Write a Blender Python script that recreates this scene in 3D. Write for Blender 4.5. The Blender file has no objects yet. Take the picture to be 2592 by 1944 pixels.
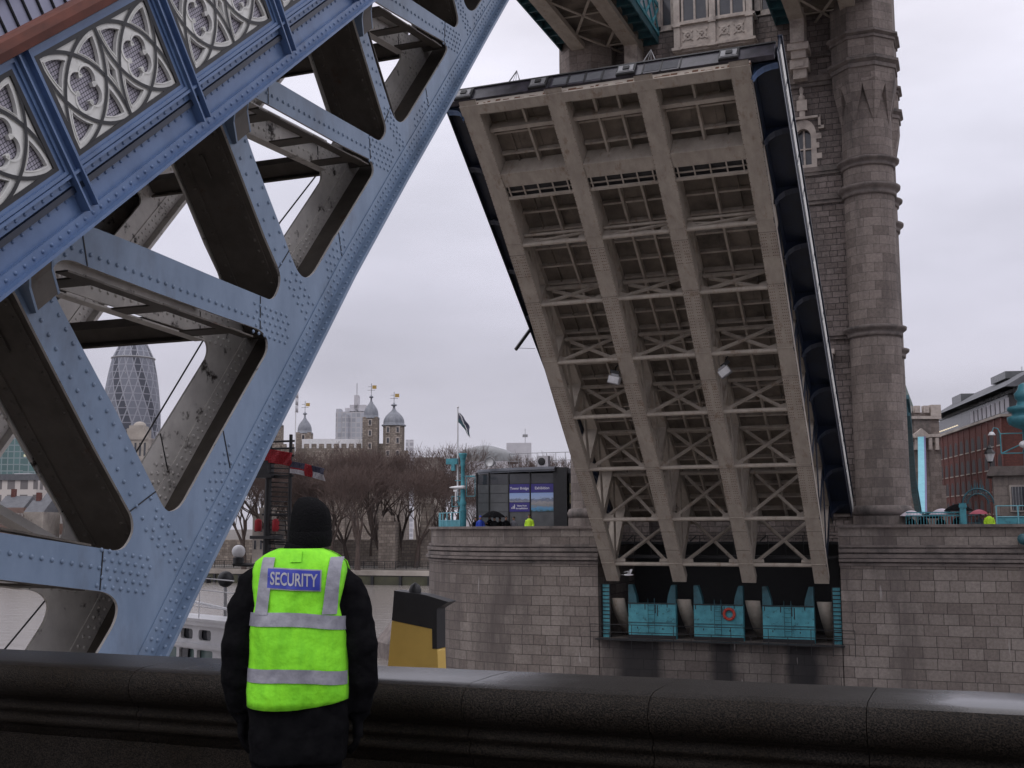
import bpy, math, random
from mathutils import Vector, Matrix, noise as mnoise
from mathutils.geometry import tessellate_polygon
R = math.radians; PI = math.pi
random.seed(7)
scene = bpy.context.scene
COL = scene.collection
V = Vector
# ------------------------------------------------------------------ camera
F_PX = 2961.5; PITCH = R(6.9773); ROLL = R(-0.24643); YAW = R(21.3898)
EYE = V((14.416, 0.0, 0.0))
c_f = V((-math.sin(YAW)*math.cos(PITCH), math.cos(YAW)*math.cos(PITCH), math.sin(PITCH)))
c_r = V((math.cos(YAW), math.sin(YAW), 0)); c_u = c_r.cross(c_f)
cR = c_r*math.cos(ROLL)+c_u*math.sin(ROLL); cU = -c_r*math.sin(ROLL)+c_u*math.cos(ROLL)
cd = bpy.data.cameras.new("camera"); cam = bpy.data.objects.new("camera", cd); COL.objects.link(cam)
cam.matrix_world = Matrix(((cR.x, cU.x, -c_f.x, EYE.x), (cR.y, cU.y, -c_f.y, EYE.y), (cR.z, cU.z, -c_f.z, EYE.z), (0, 0, 0, 1)))
cd.sensor_width = 36; cd.lens = F_PX/2592*36; cd.clip_start = .1; cd.clip_end = 9000
scene.camera = cam
def ray(u, v): return c_f + cR*((u-1296)/F_PX) - cU*((v-972)/F_PX)
def at(u, v, d): return EYE + ray(u, v)*d          # a point at real depth d metres
def atY(u, v, Y):
    d = ray(u, v); return EYE + d*(Y/d.y)
def atZ(u, v, Z):
    d = ray(u, v); return EYE + d*(Z/d.z)
# ------------------------------------------------------------------ sky, sun, exposure
SUN_EL, SUN_ROT = R(48), R(200)
world = bpy.data.worlds.new("World"); scene.world = world; world.use_nodes = True
nt = world.node_tree; nt.nodes.clear()
def WN(t, **k):
    n = nt.nodes.new(t)
    for a, b in k.items(): setattr(n, a, b)
    return n
wo = WN('ShaderNodeOutputWorld'); bgs = WN('ShaderNodeBackground'); bgc = WN('ShaderNodeBackground'); mixs = WN('ShaderNodeMixShader')
sky = WN('ShaderNodeTexSky'); sky.sky_type = 'NISHITA'; sky.sun_disc = False; sky.sun_elevation = SUN_EL; sky.sun_rotation = SUN_ROT
nt.links.new(sky.outputs[0], bgs.inputs[0]); bgs.inputs[1].default_value = .1
tc = WN('ShaderNodeTexCoord'); sep = WN('ShaderNodeSeparateXYZ'); nt.links.new(tc.outputs['Generated'], sep.inputs[0])
rmp = WN('ShaderNodeValToRGB'); nt.links.new(sep.outputs['Z'], rmp.inputs[0])
cr = rmp.color_ramp; cr.elements[0].position = 0; cr.elements[0].color = (.545, .53, .615, 1)
cr.elements[1].position = 1; cr.elements[1].color = (1.75, 1.72, 1.85, 1)
for p_, c_ in ((.12, (.585, .565, .65, 1)), (.20, (.67, .655, .755, 1)), (.32, (.815, .805, .915, 1)), (.45, (.95, .92, 1.02, 1)), (.7, (1.4, 1.37, 1.48, 1))):
    e = cr.elements.new(p_); e.color = c_
mp = WN('ShaderNodeMapping'); mp.inputs['Scale'].default_value = (1.6, 1.6, 5.0); nt.links.new(tc.outputs['Generated'], mp.inputs[0])
nz = WN('ShaderNodeTexNoise'); nz.inputs['Scale'].default_value = 2.1; nz.inputs['Detail'].default_value = 5; nz.inputs['Roughness'].default_value = .5
nt.links.new(mp.outputs[0], nz.inputs['Vector'])
mr = WN('ShaderNodeMapRange'); mr.inputs[1].default_value = .3; mr.inputs[2].default_value = .7; mr.inputs[3].default_value = .86; mr.inputs[4].default_value = 1.15
nt.links.new(nz.outputs['Fac'], mr.inputs[0])
mul = WN('ShaderNodeVectorMath', operation='SCALE'); nt.links.new(rmp.outputs[0], mul.inputs[0]); nt.links.new(mr.outputs[0], mul.inputs['Scale'])
nt.links.new(mul.outputs[0], bgc.inputs[0]); bgc.inputs[1].default_value = 1.0
mixs.inputs[0].default_value = .93
nt.links.new(bgs.outputs[0], mixs.inputs[1]); nt.links.new(bgc.outputs[0], mixs.inputs[2]); nt.links.new(mixs.outputs[0], wo.inputs[0])
sd = bpy.data.lights.new("sun", 'SUN'); sd.energy = .5; sd.angle = R(25); sd.color = (1, .96, .9)
so = bpy.data.objects.new("sun", sd); COL.objects.link(so); so.location = (0, -20, 60)
sdir = V((math.sin(SUN_ROT)*math.cos(SUN_EL), math.cos(SUN_ROT)*math.cos(SUN_EL), math.sin(SUN_EL)))
so.rotation_euler = sdir.to_track_quat('Z', 'Y').to_euler()
vs = scene.view_settings; vs.view_transform = 'Standard'; vs.look = 'None'; vs.exposure = 0; vs.gamma = 1; vs.use_curve_mapping = False
# ------------------------------------------------------------------ materials
def srgb(r, g, b):
    f = lambda c: (c/255/12.92) if c/255 <= .04045 else ((c/255+.055)/1.055)**2.4
    return (f(r), f(g), f(b), 1)
def newmat(name):
    m = bpy.data.materials.new(name); m.use_nodes = True
    return m, m.node_tree, m.node_tree.nodes['Principled BSDF']
def pm(name, c1, c2=None, rough=.6, scale=3., bump=0., bscale=40., metal=0., contrast=(.35, .65), c3=None, scale3=.6, con3=(.5, .7), stretch=(1, 1, 1), spec=.5):
    m, t, b = newmat(name); N = t.nodes; L = t.links
    b.inputs['Roughness'].default_value = rough; b.inputs['Metallic'].default_value = metal
    b.inputs['Specular IOR Level'].default_value = spec
    geo = N.new('ShaderNodeNewGeometry'); mpn = N.new('ShaderNodeMapping'); mpn.inputs['Scale'].default_value = stretch
    L.new(geo.outputs['Position'], mpn.inputs[0])
    if c2 is None: c2 = tuple(x*.8 for x in c1[:3])+(1,)
    n1 = N.new('ShaderNodeTexNoise'); n1.inputs['Scale'].default_value = scale; n1.inputs['Detail'].default_value = 6; n1.inputs['Roughness'].default_value = .65
    L.new(mpn.outputs[0], n1.inputs['Vector'])
    rp = N.new('ShaderNodeMapRange'); rp.inputs[1].default_value, rp.inputs[2].default_value = contrast; L.new(n1.outputs['Fac'], rp.inputs[0])
    mx = N.new('ShaderNodeMix'); mx.data_type = 'RGBA'; L.new(rp.outputs[0], mx.inputs[0]); mx.inputs[6].default_value = c1; mx.inputs[7].default_value = c2
    out = mx.outputs[2]
    if c3:
        n3 = N.new('ShaderNodeTexNoise'); n3.inputs['Scale'].default_value = scale3; n3.inputs['Detail'].default_value = 8; n3.inputs['Roughness'].default_value = .7
        L.new(mpn.outputs[0], n3.inputs['Vector'])
        r3 = N.new('ShaderNodeMapRange'); r3.inputs[1].default_value, r3.inputs[2].default_value = con3; L.new(n3.outputs['Fac'], r3.inputs[0])
        m3 = N.new('ShaderNodeMix'); m3.data_type = 'RGBA'; L.new(r3.outputs[0], m3.inputs[0]); L.new(out, m3.inputs[6]); m3.inputs[7].default_value = c3
        out = m3.outputs[2]
    L.new(out, b.inputs['Base Color'])
    if bump:
        nb = N.new('ShaderNodeTexNoise'); nb.inputs['Scale'].default_value = bscale; nb.inputs['Detail'].default_value = 4
        L.new(geo.outputs['Position'], nb.inputs['Vector'])
        bp = N.new('ShaderNodeBump'); bp.inputs['Strength'].default_value = bump; bp.inputs['Distance'].default_value = .02
        L.new(nb.outputs['Fac'], bp.inputs['Height']); L.new(bp.outputs[0], b.inputs['Normal'])
    return m
def brickmat(name, c1, c2, mortar, bw, bh, msize=.02, rough=.85, bump=.5, stain=None, rock=0., rs=6., stain_scale=.35, offs=.5, squash=1., bias=0., extra=None):
    m, t, b = newmat(name); N = t.nodes; L = t.links
    b.inputs['Roughness'].default_value = rough; b.inputs['Specular IOR Level'].default_value = .3
    uv = N.new('ShaderNodeUVMap'); geo = N.new('ShaderNodeNewGeometry')
    nd = N.new('ShaderNodeTexNoise'); nd.inputs['Scale'].default_value = 1.3; L.new(uv.outputs[0], nd.inputs['Vector'])
    wv = N.new('ShaderNodeMix'); wv.data_type = 'RGBA'; wv.inputs[0].default_value = .035 if rock else .008
    L.new(uv.outputs[0], wv.inputs[6]); L.new(nd.outputs['Color'], wv.inputs[7])
    br = N.new('ShaderNodeTexBrick'); br.inputs['Scale'].default_value = 1; br.inputs['Brick Width'].default_value = bw; br.inputs['Row Height'].default_value = bh
    br.inputs['Mortar Size'].default_value = msize; br.inputs['Mortar Smooth'].default_value = .2; br.offset = offs; br.inputs['Bias'].default_value = bias
    br.squash = squash; br.squash_frequency = 3
    L.new(wv.outputs[2], br.inputs['Vector'])
    br.inputs['Color1'].default_value = c1; br.inputs['Color2'].default_value = c2; br.inputs['Mortar'].default_value = mortar
    n1 = N.new('ShaderNodeTexNoise'); n1.inputs['Scale'].default_value = rs; n1.inputs['Detail'].default_value = 8; n1.inputs['Roughness'].default_value = .7
    L.new(geo.outputs['Position'], n1.inputs['Vector'])
    mr_ = N.new('ShaderNodeMapRange'); mr_.inputs[1].default_value = .3; mr_.inputs[2].default_value = .7; mr_.inputs[3].default_value = .7; mr_.inputs[4].default_value = 1.2
    L.new(n1.outputs['Fac'], mr_.inputs[0])
    sc = N.new('ShaderNodeVectorMath'); sc.operation = 'SCALE'; L.new(br.outputs['Color'], sc.inputs[0]); L.new(mr_.outputs[0], sc.inputs['Scale'])
    out = sc.outputs[0]
    if stain:
        mpn = N.new('ShaderNodeMapping'); mpn.inputs['Scale'].default_value = (1, 1, .22); L.new(geo.outputs['Position'], mpn.inputs[0])
        n2 = N.new('ShaderNodeTexNoise'); n2.inputs['Scale'].default_value = stain_scale; n2.inputs['Detail'].default_value = 9; n2.inputs['Roughness'].default_value = .7
        L.new(mpn.outputs[0], n2.inputs['Vector'])
        r2 = N.new('ShaderNodeMapRange'); r2.inputs[1].default_value = .46; r2.inputs[2].default_value = .68; L.new(n2.outputs['Fac'], r2.inputs[0])
        m2 = N.new('ShaderNodeMix'); m2.data_type = 'RGBA'; L.new(r2.outputs[0], m2.inputs[0]); L.new(out, m2.inputs[6]); m2.inputs[7].default_value = stain
        out = m2.outputs[2]
    if extra: out = extra(N, L, geo, out)
    L.new(out, b.inputs['Base Color'])
    ad = N.new('ShaderNodeMath'); ad.operation = 'MULTIPLY_ADD'; ad.inputs[1].default_value = -1.0; L.new(br.outputs['Fac'], ad.inputs[0])
    if rock:
        n4 = N.new('ShaderNodeTexNoise'); n4.inputs['Scale'].default_value = 5; n4.inputs['Detail'].default_value = 6; L.new(geo.outputs['Position'], n4.inputs['Vector'])
        ml = N.new('ShaderNodeMath'); ml.operation = 'MULTIPLY'; ml.inputs[1].default_value = rock; L.new(n4.outputs['Fac'], ml.inputs[0]); L.new(ml.outputs[0], ad.inputs[2])
    bp = N.new('ShaderNodeBump'); bp.inputs['Strength'].default_value = bump; bp.inputs['Distance'].default_value = .06
    L.new(ad.outputs[0], bp.inputs['Height']); L.new(bp.outputs[0], b.inputs['Normal'])
    return m
M = {}
M['blue'] = pm('blue_paint', (.205, .28, .395, 1), (.155, .22, .32, 1), rough=.4, scale=2.2, bump=.06, bscale=9, c3=(.11, .14, .19, 1), scale3=1.3, con3=(.54, .78), stretch=(1, 1, .5))
M['fascia_blue'] = pm('fascia_blue_paint', (.115, .185, .335, 1), (.08, .135, .26, 1), rough=.38, scale=2.5, bump=.05, bscale=8, c3=(.06, .07, .11, 1), scale3=1.4, con3=(.6, .85))
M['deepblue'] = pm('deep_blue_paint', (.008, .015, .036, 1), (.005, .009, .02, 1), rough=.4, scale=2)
M['beige'] = pm('weathered_beige_paint', (.70, .67, .63, 1), (.54, .51, .48, 1), rough=.6, scale=2.6, bump=.08, bscale=14, c3=(.03, .022, .017, 1), scale3=3.0, con3=(.58, .66))
M['brown'] = pm('grimy_brown_paint', (.11, .095, .08, 1), (.07, .06, .05, 1), rough=.65, scale=3, c3=(.07, .028, .012, 1), scale3=2.4, con3=(.62, .72))
M['farbeige'] = pm('rusty_cream_paint', (.43, .38, .325, 1), (.33, .288, .245, 1), rough=.65, scale=2.2, c3=(.20, .125, .075, 1), scale3=2.6, con3=(.56, .76), stretch=(1, .5, .5))
M['farplate'] = pm('dirty_deck_plate', (.21, .175, .14, 1), (.12, .10, .08, 1), rough=.75, scale=.8, c3=(.06, .05, .04, 1), scale3=.5, con3=(.5, .7))
M['rust'] = pm('rust_streak', (.14, .055, .025, 1), (.06, .03, .018, 1), rough=.85, scale=7)
M['white'] = pm('cream_white_casting', (.74, .74, .70, 1), (.60, .60, .57, 1), rough=.5, scale=6, c3=(.34, .33, .28, 1), scale3=5, con3=(.60, .8))
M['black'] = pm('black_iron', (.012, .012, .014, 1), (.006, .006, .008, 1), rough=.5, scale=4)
M['purpleblack'] = pm('dark_end_plate', (.045, .04, .055, 1), (.018, .016, .024, 1), rough=.32, scale=2.4, contrast=(.4, .6), c3=(.01, .01, .012, 1), scale3=1.3)
M['wood'] = pm('varnished_handrail_wood', (.13, .035, .02, 1), (.07, .02, .012, 1), rough=.55, spec=.25, scale=5, stretch=(3, .6, .6))
M['granite'] = None
M['cream'] = pm('cream_dressed_stone', (.50, .44, .40, 1), (.37, .32, .29, 1), rough=.85, scale=2.5, bump=.2, bscale=12, c3=(.20, .17, .16, 1), scale3=.8)
M['band'] = pm('moulded_stone', (.20, .168, .155, 1), (.125, .104, .096, 1), rough=.85, scale=1.6, bump=.2, bscale=9, c3=(.06, .055, .052, 1), scale3=.9, con3=(.48, .7))
M['glass'] = pm('dark_window_glass', (.03, .032, .04, 1), (.05, .052, .06, 1), rough=.08, scale=1.2, spec=.6)
M['turq'] = pm('turquoise_paint', (.07, .31, .37, 1), (.045, .21, .26, 1), rough=.5, scale=2.2, c3=(.012, .035, .04, 1), scale3=3.4, con3=(.56, .70))
M['turqmid'] = pm('deep_turquoise_paint', (.04, .20, .25, 1), (.03, .15, .19, 1), rough=.45, scale=2)
M['turqdark'] = pm('grimy_teal_paint', (.03, .12, .15, 1), (.018, .07, .09, 1), rough=.55, scale=1.4, c3=(.012, .03, .035, 1), scale3=1.0)
M['turqlight'] = pm('pale_turquoise_paint', (.16, .42, .49, 1), (.12, .34, .41, 1), rough=.5, scale=1)
M['lead'] = pm('lead_dome', (.20, .21, .24, 1), (.13, .14, .165, 1), rough=.5, scale=1.2, stretch=(1, 1, .3))
M['slate'] = pm('grey_slate', (.115, .118, .13, 1), (.075, .078, .088, 1), rough=.75, scale=1)
M['greenroof'] = pm('green_grey_slate', (.12, .15, .14, 1), (.08, .10, .095, 1), rough=.6, scale=2)
M['gold'] = pm('gilded_vane', (.45, .30, .09, 1), rough=.4, metal=.6)
M['hivis'] = pm('fluorescent_vest', (.27, .84, .02, 1), (.20, .70, .015, 1), rough=.7, scale=5, bump=.22, bscale=16)
M['hivis'] = pm('fluorescent_vest', (.27, .84, .02, 1), (.19, .66, .014, 1), rough=.75, scale=16, bump=.7, bscale=11, stretch=(1, 1, .28), c3=(.13, .42, .012, 1), scale3=9, con3=(.66, .86))  # darker streaks put crease shading into the vest colour
M['hivis2'] = pm('fluorescent_jacket', (.55, .85, .03, 1), (.45, .72, .03, 1), rough=.65, scale=6)
M['tape'] = pm('reflective_tape', (.30, .30, .34, 1), (.22, .22, .26, 1), rough=.45, scale=18, bump=.2, bscale=30)
M['cloth'] = pm('black_cloth', (.007, .007, .008, 1), (.004, .004, .005, 1), rough=.95, scale=14, bump=.35, bscale=26, spec=.06)
M['knit'] = pm('black_knit', (.007, .007, .008, 1), rough=.95, scale=60, bump=.6, bscale=130, spec=.1)
M['skin'] = pm('skin', (.36, .20, .14, 1), (.30, .16, .11, 1), rough=.55, scale=10)
M['hair'] = pm('dark_hair', (.02, .014, .01, 1), rough=.6)
M['badge'] = pm('blue_badge', (.03, .045, .36, 1), (.025, .04, .30, 1), rough=.5, scale=12)
M['badgetxt'] = pm('silver_print', (.42, .42, .47, 1), rough=.5)
M['yellow'] = pm('buff_yellow_paint', (.62, .42, .10, 1), (.54, .36, .085, 1), rough=.45, scale=1.2)
M['boatwhite'] = pm('white_boat_paint', (.72, .72, .74, 1), (.60, .60, .62, 1), rough=.35, scale=1.5)
M['seaglass'] = pm('greenish_boat_glass', (.16, .24, .23, 1), (.12, .18, .175, 1), rough=.1)
M['red'] = pm('red_cloth', (.33, .01, .02, 1), (.25, .008, .015, 1), rough=.7)
M['navy'] = pm('navy_cloth', (.03, .035, .07, 1), (.06, .06, .10, 1), rough=.7)
M['orange'] = pm('orange_lifebuoy', (.40, .045, .02, 1), (.30, .03, .02, 1), rough=.5)
M['lilacdeck'] = pm('pale_blue_barrier', (.55, .56, .70, 1), (.46, .47, .60, 1), rough=.5, scale=2)
M['sign'] = pm('purple_sign', (.04, .03, .22, 1), (.035, .026, .19, 1), rough=.3)
M['signtxt'] = pm('sign_lettering', (.75, .75, .80, 1), rough=.5)
M['slab'] = pm('grey_cladding', (.11, .115, .12, 1), (.08, .083, .088, 1), rough=.25, scale=1.2)
M['metal'] = pm('grey_metal', (.30, .30, .31, 1), (.22, .22, .23, 1), rough=.4, metal=.3, scale=6)
M['plaster'] = pm('pale_render', (.52, .51, .54, 1), (.44, .43, .46, 1), rough=.8, scale=.2)
M['portland'] = pm('portland_stone', (.40, .36, .32, 1), (.28, .25, .22, 1), rough=.85, scale=.15, c3=(.14, .12, .11, 1), scale3=.1)
M['bark'] = pm('tree_bark', (.085, .06, .05, 1), (.05, .036, .03, 1), rough=.9, scale=4)
M['twig'] = pm('winter_twigs', (.125, .084, .072, 1), (.088, .06, .051, 1), rough=.9, scale=2)
M['umbwhite'] = pm('pale_umbrella', (.55, .50, .56, 1), rough=.6)
M['umbpink'] = pm('pink_umbrella', (.45, .09, .13, 1), rough=.6)
M['coatblue'] = pm('bright_blue_coat', (.01, .05, .42, 1), rough=.6)
M['coatgrey'] = pm('grey_coat', (.10, .10, .12, 1), rough=.8)
M['paving'] = pm('wet_paving', (.07, .062, .058, 1), (.045, .04, .038, 1), rough=.35, scale=3, bump=.2, bscale=20)
M['land'] = pm('embankment_paving', (.13, .115, .10, 1), (.09, .08, .07, 1), rough=.9, scale=.2)
M['bed'] = pm('river_bed_mud', (.09, .075, .06, 1), rough=.9, scale=.1)
M['algae'] = pm('weedy_river_wall', (.065, .065, .035, 1), (.04, .04, .025, 1), rough=.8, scale=.7)
M['lampglass'] = pm('frosted_lamp_glass', (.65, .65, .66, 1), rough=.3)
M['pier'] = None
def stain_extra(N, L, geo, out):
    # soot and rust water that has run down the wall below the machinery chamber, and white lime runs: fixed marks on the stone
    sx = N.new('ShaderNodeSeparateXYZ'); L.new(geo.outputs['Position'], sx.inputs[0])
    nn = N.new('ShaderNodeTexNoise'); nn.inputs['Scale'].default_value = .9; nn.inputs['Detail'].default_value = 5; L.new(geo.outputs['Position'], nn.inputs['Vector'])
    wob = N.new('ShaderNodeMath'); wob.operation = 'MULTIPLY_ADD'; L.new(nn.outputs['Fac'], wob.inputs[0]); wob.inputs[1].default_value = .7; L.new(sx.outputs['X'], wob.inputs[2])
    fx = N.new('ShaderNodeMapRange'); fx.inputs[1].default_value = -7.65; fx.inputs[2].default_value = 8.35; L.new(wob.outputs[0], fx.inputs[0])
    a = N.new('ShaderNodeValToRGB'); L.new(fx.outputs[0], a.inputs[0]); q = a.color_ramp.elements
    q[0].position = 0; q[0].color = (.25, .25, .25, 1); q[1].position = 1; q[1].color = (.35, .35, .35, 1)
    for p_, c_ in ((.06, .5), (.10, .2), (.15, .95), (.275, 1), (.31, .15), (.46, .2), (.50, .95), (.55, 1), (.58, .3), (.62, .15), (.70, .45), (.735, .15), (.765, .98), (.845, 1), (.88, .25)):
        e_ = q.new(p_); e_.color = (c_, c_, c_, 1)
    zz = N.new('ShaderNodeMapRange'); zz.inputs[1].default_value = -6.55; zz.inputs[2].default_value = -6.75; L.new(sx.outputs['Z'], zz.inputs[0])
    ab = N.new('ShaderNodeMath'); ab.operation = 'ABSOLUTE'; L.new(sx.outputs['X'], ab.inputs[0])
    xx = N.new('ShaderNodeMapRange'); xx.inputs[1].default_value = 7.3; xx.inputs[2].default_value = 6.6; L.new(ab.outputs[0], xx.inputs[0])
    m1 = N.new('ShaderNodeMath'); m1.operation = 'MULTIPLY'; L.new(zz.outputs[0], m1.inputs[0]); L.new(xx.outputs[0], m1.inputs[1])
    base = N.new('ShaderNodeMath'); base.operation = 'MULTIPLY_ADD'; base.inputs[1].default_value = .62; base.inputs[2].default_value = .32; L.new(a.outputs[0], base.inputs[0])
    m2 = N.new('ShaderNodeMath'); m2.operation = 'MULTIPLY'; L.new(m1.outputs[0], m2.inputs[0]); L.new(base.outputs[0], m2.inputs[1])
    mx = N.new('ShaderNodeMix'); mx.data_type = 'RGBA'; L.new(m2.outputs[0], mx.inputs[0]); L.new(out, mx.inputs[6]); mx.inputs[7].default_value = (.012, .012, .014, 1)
    wn = N.new('ShaderNodeTexNoise'); wm = N.new('ShaderNodeMapping'); wm.inputs['Scale'].default_value = (3.2, 3.2, .35); L.new(geo.outputs['Position'], wm.inputs[0]); L.new(wm.outputs[0], wn.inputs['Vector']); wn.inputs['Scale'].default_value = 1.1; wn.inputs['Detail'].default_value = 5
    wr = N.new('ShaderNodeMapRange'); wr.inputs[1].default_value = .705; wr.inputs[2].default_value = .74; wr.inputs[4].default_value = .6; L.new(wn.outputs['Fac'], wr.inputs[0])
    mw = N.new('ShaderNodeMix'); mw.data_type = 'RGBA'; L.new(wr.outputs[0], mw.inputs[0]); L.new(mx.outputs[2], mw.inputs[6]); mw.inputs[7].default_value = (.36, .34, .33, 1)
    return mw.outputs[2]
M['pier'] = brickmat('pier_granite_blocks', (.255, .222, .20, 1), (.165, .138, .124, 1), (.055, .047, .043, 1), 1.25, .60, .017, stain=(.10, .085, .08, 1), bump=.6, extra=stain_extra, squash=.62)
M['ashlar'] = brickmat('tower_ashlar', (.27, .227, .205, 1), (.17, .14, .126, 1), (.095, .082, .077, 1), 1.05, .56, .012, stain=(.075, .066, .063, 1), bump=.45, squash=.7)
M['rubble'] = brickmat('rock_faced_stone', (.225, .188, .178, 1), (.145, .118, .11, 1), (.06, .052, .05, 1), .78, .36, .02, stain=(.085, .075, .072, 1), bump=1., rock=1.6, squash=.6)
M['redbrick'] = brickmat('dark_red_brick', (.15, .052, .042, 1), (.11, .04, .034, 1), (.10, .06, .055, 1), .5, .16, .012, bump=.2, stain=(.08, .035, .03, 1))
M['ragstone'] = brickmat('ragstone_wall', (.34, .29, .245, 1), (.20, .165, .14, 1), (.16, .135, .12, 1), .9, .5, .05, bump=.7, rock=1.2, stain=(.12, .10, .085, 1), rs=1.2)
def granite():
    m, t, b = newmat('wet_speckled_granite'); N = t.nodes; L = t.links
    geo = N.new('ShaderNodeNewGeometry')
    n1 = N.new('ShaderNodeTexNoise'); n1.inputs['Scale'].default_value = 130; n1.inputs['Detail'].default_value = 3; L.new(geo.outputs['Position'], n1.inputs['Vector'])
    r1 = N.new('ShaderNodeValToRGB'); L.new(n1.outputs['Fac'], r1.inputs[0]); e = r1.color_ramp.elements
    e[0].position = .38; e[0].color = (.003, .0027, .0024, 1); e[1].position = .72; e[1].color = (.034, .027, .022, 1)  # speckle tones kept darker to carry shade from the unbuilt south tower
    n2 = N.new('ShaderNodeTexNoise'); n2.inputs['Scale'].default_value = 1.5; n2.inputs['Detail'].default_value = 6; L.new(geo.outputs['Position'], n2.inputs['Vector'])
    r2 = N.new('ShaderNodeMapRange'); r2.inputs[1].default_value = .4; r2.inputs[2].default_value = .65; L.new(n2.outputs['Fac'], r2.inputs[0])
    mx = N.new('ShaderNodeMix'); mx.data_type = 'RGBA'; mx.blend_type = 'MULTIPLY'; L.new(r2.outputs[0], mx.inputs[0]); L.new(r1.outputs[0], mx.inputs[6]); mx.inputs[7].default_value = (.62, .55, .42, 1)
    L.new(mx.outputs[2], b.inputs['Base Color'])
    # rain lies as a film on the flat top, in patches; the rounded face and the wall stay matt
    sx = N.new('ShaderNodeSeparateXYZ'); L.new(geo.outputs['Position'], sx.inputs[0])
    n3 = N.new('ShaderNodeTexNoise'); n3.inputs['Scale'].default_value = 2.2; n3.inputs['Detail'].default_value = 6; L.new(geo.outputs['Position'], n3.inputs['Vector'])
    xo = N.new('ShaderNodeMath'); xo.operation = 'MULTIPLY_ADD'; L.new(n3.outputs['Fac'], xo.inputs[0]); xo.inputs[1].default_value = .7; L.new(sx.outputs['X'], xo.inputs[2])
    xm = N.new('ShaderNodeMapRange'); xm.inputs[1].default_value = 8.35; xm.inputs[2].default_value = 16.35; L.new(xo.outputs[0], xm.inputs[0])
    cr3 = N.new('ShaderNodeValToRGB'); L.new(xm.outputs[0], cr3.inputs[0]); q = cr3.color_ramp.elements
    q[0].position = 0; q[0].color = (.62,)*3+(1,); q[1].position = 1; q[1].color = (1, 1, 1, 1)
    for p_, c_ in ((.30, .66), (.42, .9), (.53, .85), (.575, .12), (.72, .05), (.765, .3), (.80, 1.0)): e_ = q.new(p_); e_.color = (c_, c_, c_, 1)
    sn = N.new('ShaderNodeSeparateXYZ'); L.new(geo.outputs['True Normal'], sn.inputs[0])
    up = N.new('ShaderNodeMapRange'); up.inputs[1].default_value = .90; up.inputs[2].default_value = .99; L.new(sn.outputs['Z'], up.inputs[0])
    we = N.new('ShaderNodeMath'); we.operation = 'MULTIPLY'; L.new(cr3.outputs[0], we.inputs[0]); L.new(up.outputs[0], we.inputs[1])
    r3 = N.new('ShaderNodeMapRange'); r3.inputs[3].default_value = .62; r3.inputs[4].default_value = .12; L.new(we.outputs[0], r3.inputs[0])
    s3 = N.new('ShaderNodeMapRange'); s3.inputs[3].default_value = .12; s3.inputs[4].default_value = .5; L.new(we.outputs[0], s3.inputs[0]); L.new(s3.outputs[0], b.inputs['Specular IOR Level'])
    L.new(r3.outputs[0], b.inputs['Roughness'])
    bp = N.new('ShaderNodeBump'); bp.inputs['Distance'].default_value = .006
    rb = N.new('ShaderNodeMapRange'); rb.inputs[1].default_value = .14; rb.inputs[2].default_value = .6; rb.inputs[3].default_value = .08; rb.inputs[4].default_value = .9; L.new(r3.outputs[0], rb.inputs[0]); L.new(rb.outputs[0], bp.inputs['Strength'])
    L.new(n1.outputs['Fac'], bp.inputs['Height']); L.new(bp.outputs[0], b.inputs['Normal'])
    return m
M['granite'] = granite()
def wiremesh():
    m, t, b = newmat('wire_mesh_infill'); N = t.nodes; L = t.links
    b.inputs['Roughness'].default_value = .6
    uv = N.new('ShaderNodeUVMap'); sp = N.new('ShaderNodeSeparateXYZ'); L.new(uv.outputs[0], sp.inputs[0])
    fs = []
    for ax in ('X', 'Y'):
        a = N.new('ShaderNodeMath'); a.operation = 'MULTIPLY'; a.inputs[1].default_value = 30; L.new(sp.outputs[ax], a.inputs[0])
        f = N.new('ShaderNodeMath'); f.operation = 'FRACT'; L.new(a.outputs[0], f.inputs[0])
        g = N.new('ShaderNodeMath'); g.operation = 'LESS_THAN'; g.inputs[1].default_value = .18; L.new(f.outputs[0], g.inputs[0]); fs.append(g)
    mxm = N.new('ShaderNodeMath'); mxm.operation = 'MAXIMUM'; L.new(fs[0].outputs[0], mxm.inputs[0]); L.new(fs[1].outputs[0], mxm.inputs[1])
    mx = N.new('ShaderNodeMix'); mx.data_type = 'RGBA'; L.new(mxm.outputs[0], mx.inputs[0]); mx.inputs[6].default_value = (.42, .40, .46, 1); mx.inputs[7].default_value = (.02, .02, .03, 1)
    L.new(mx.outputs[2], b.inputs['Base Color']); return m
M['wire'] = wiremesh()
M['pane'] = pm('dull_dark_pane', (.018, .017, .019, 1), (.03, .028, .03, 1), rough=.5, spec=.2)
def watermat():
    m, t, b = newmat('river_water'); N = t.nodes; L = t.links
    b.inputs['Base Color'].default_value = (.20, .18, .165, 1); b.inputs['Roughness'].default_value = .16; b.inputs['IOR'].default_value = 1.33
    geo = N.new('ShaderNodeNewGeometry'); mpn = N.new('ShaderNodeMapping'); mpn.inputs['Scale'].default_value = (.5, 1.1, 1); L.new(geo.outputs['Position'], mpn.inputs[0])
    n = N.new('ShaderNodeTexNoise'); n.inputs['Scale'].default_value = .55; n.inputs['Detail'].default_value = 7; n.inputs['Roughness'].default_value = .6; L.new(mpn.outputs[0], n.inputs['Vector'])
    bp = N.new('ShaderNodeBump'); bp.inputs['Strength'].default_value = .55; bp.inputs['Distance'].default_value = .35; L.new(n.outputs['Fac'], bp.inputs['Height']); L.new(bp.outputs[0], b.inputs['Normal'])
    return m
M['water'] = watermat()
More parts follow.
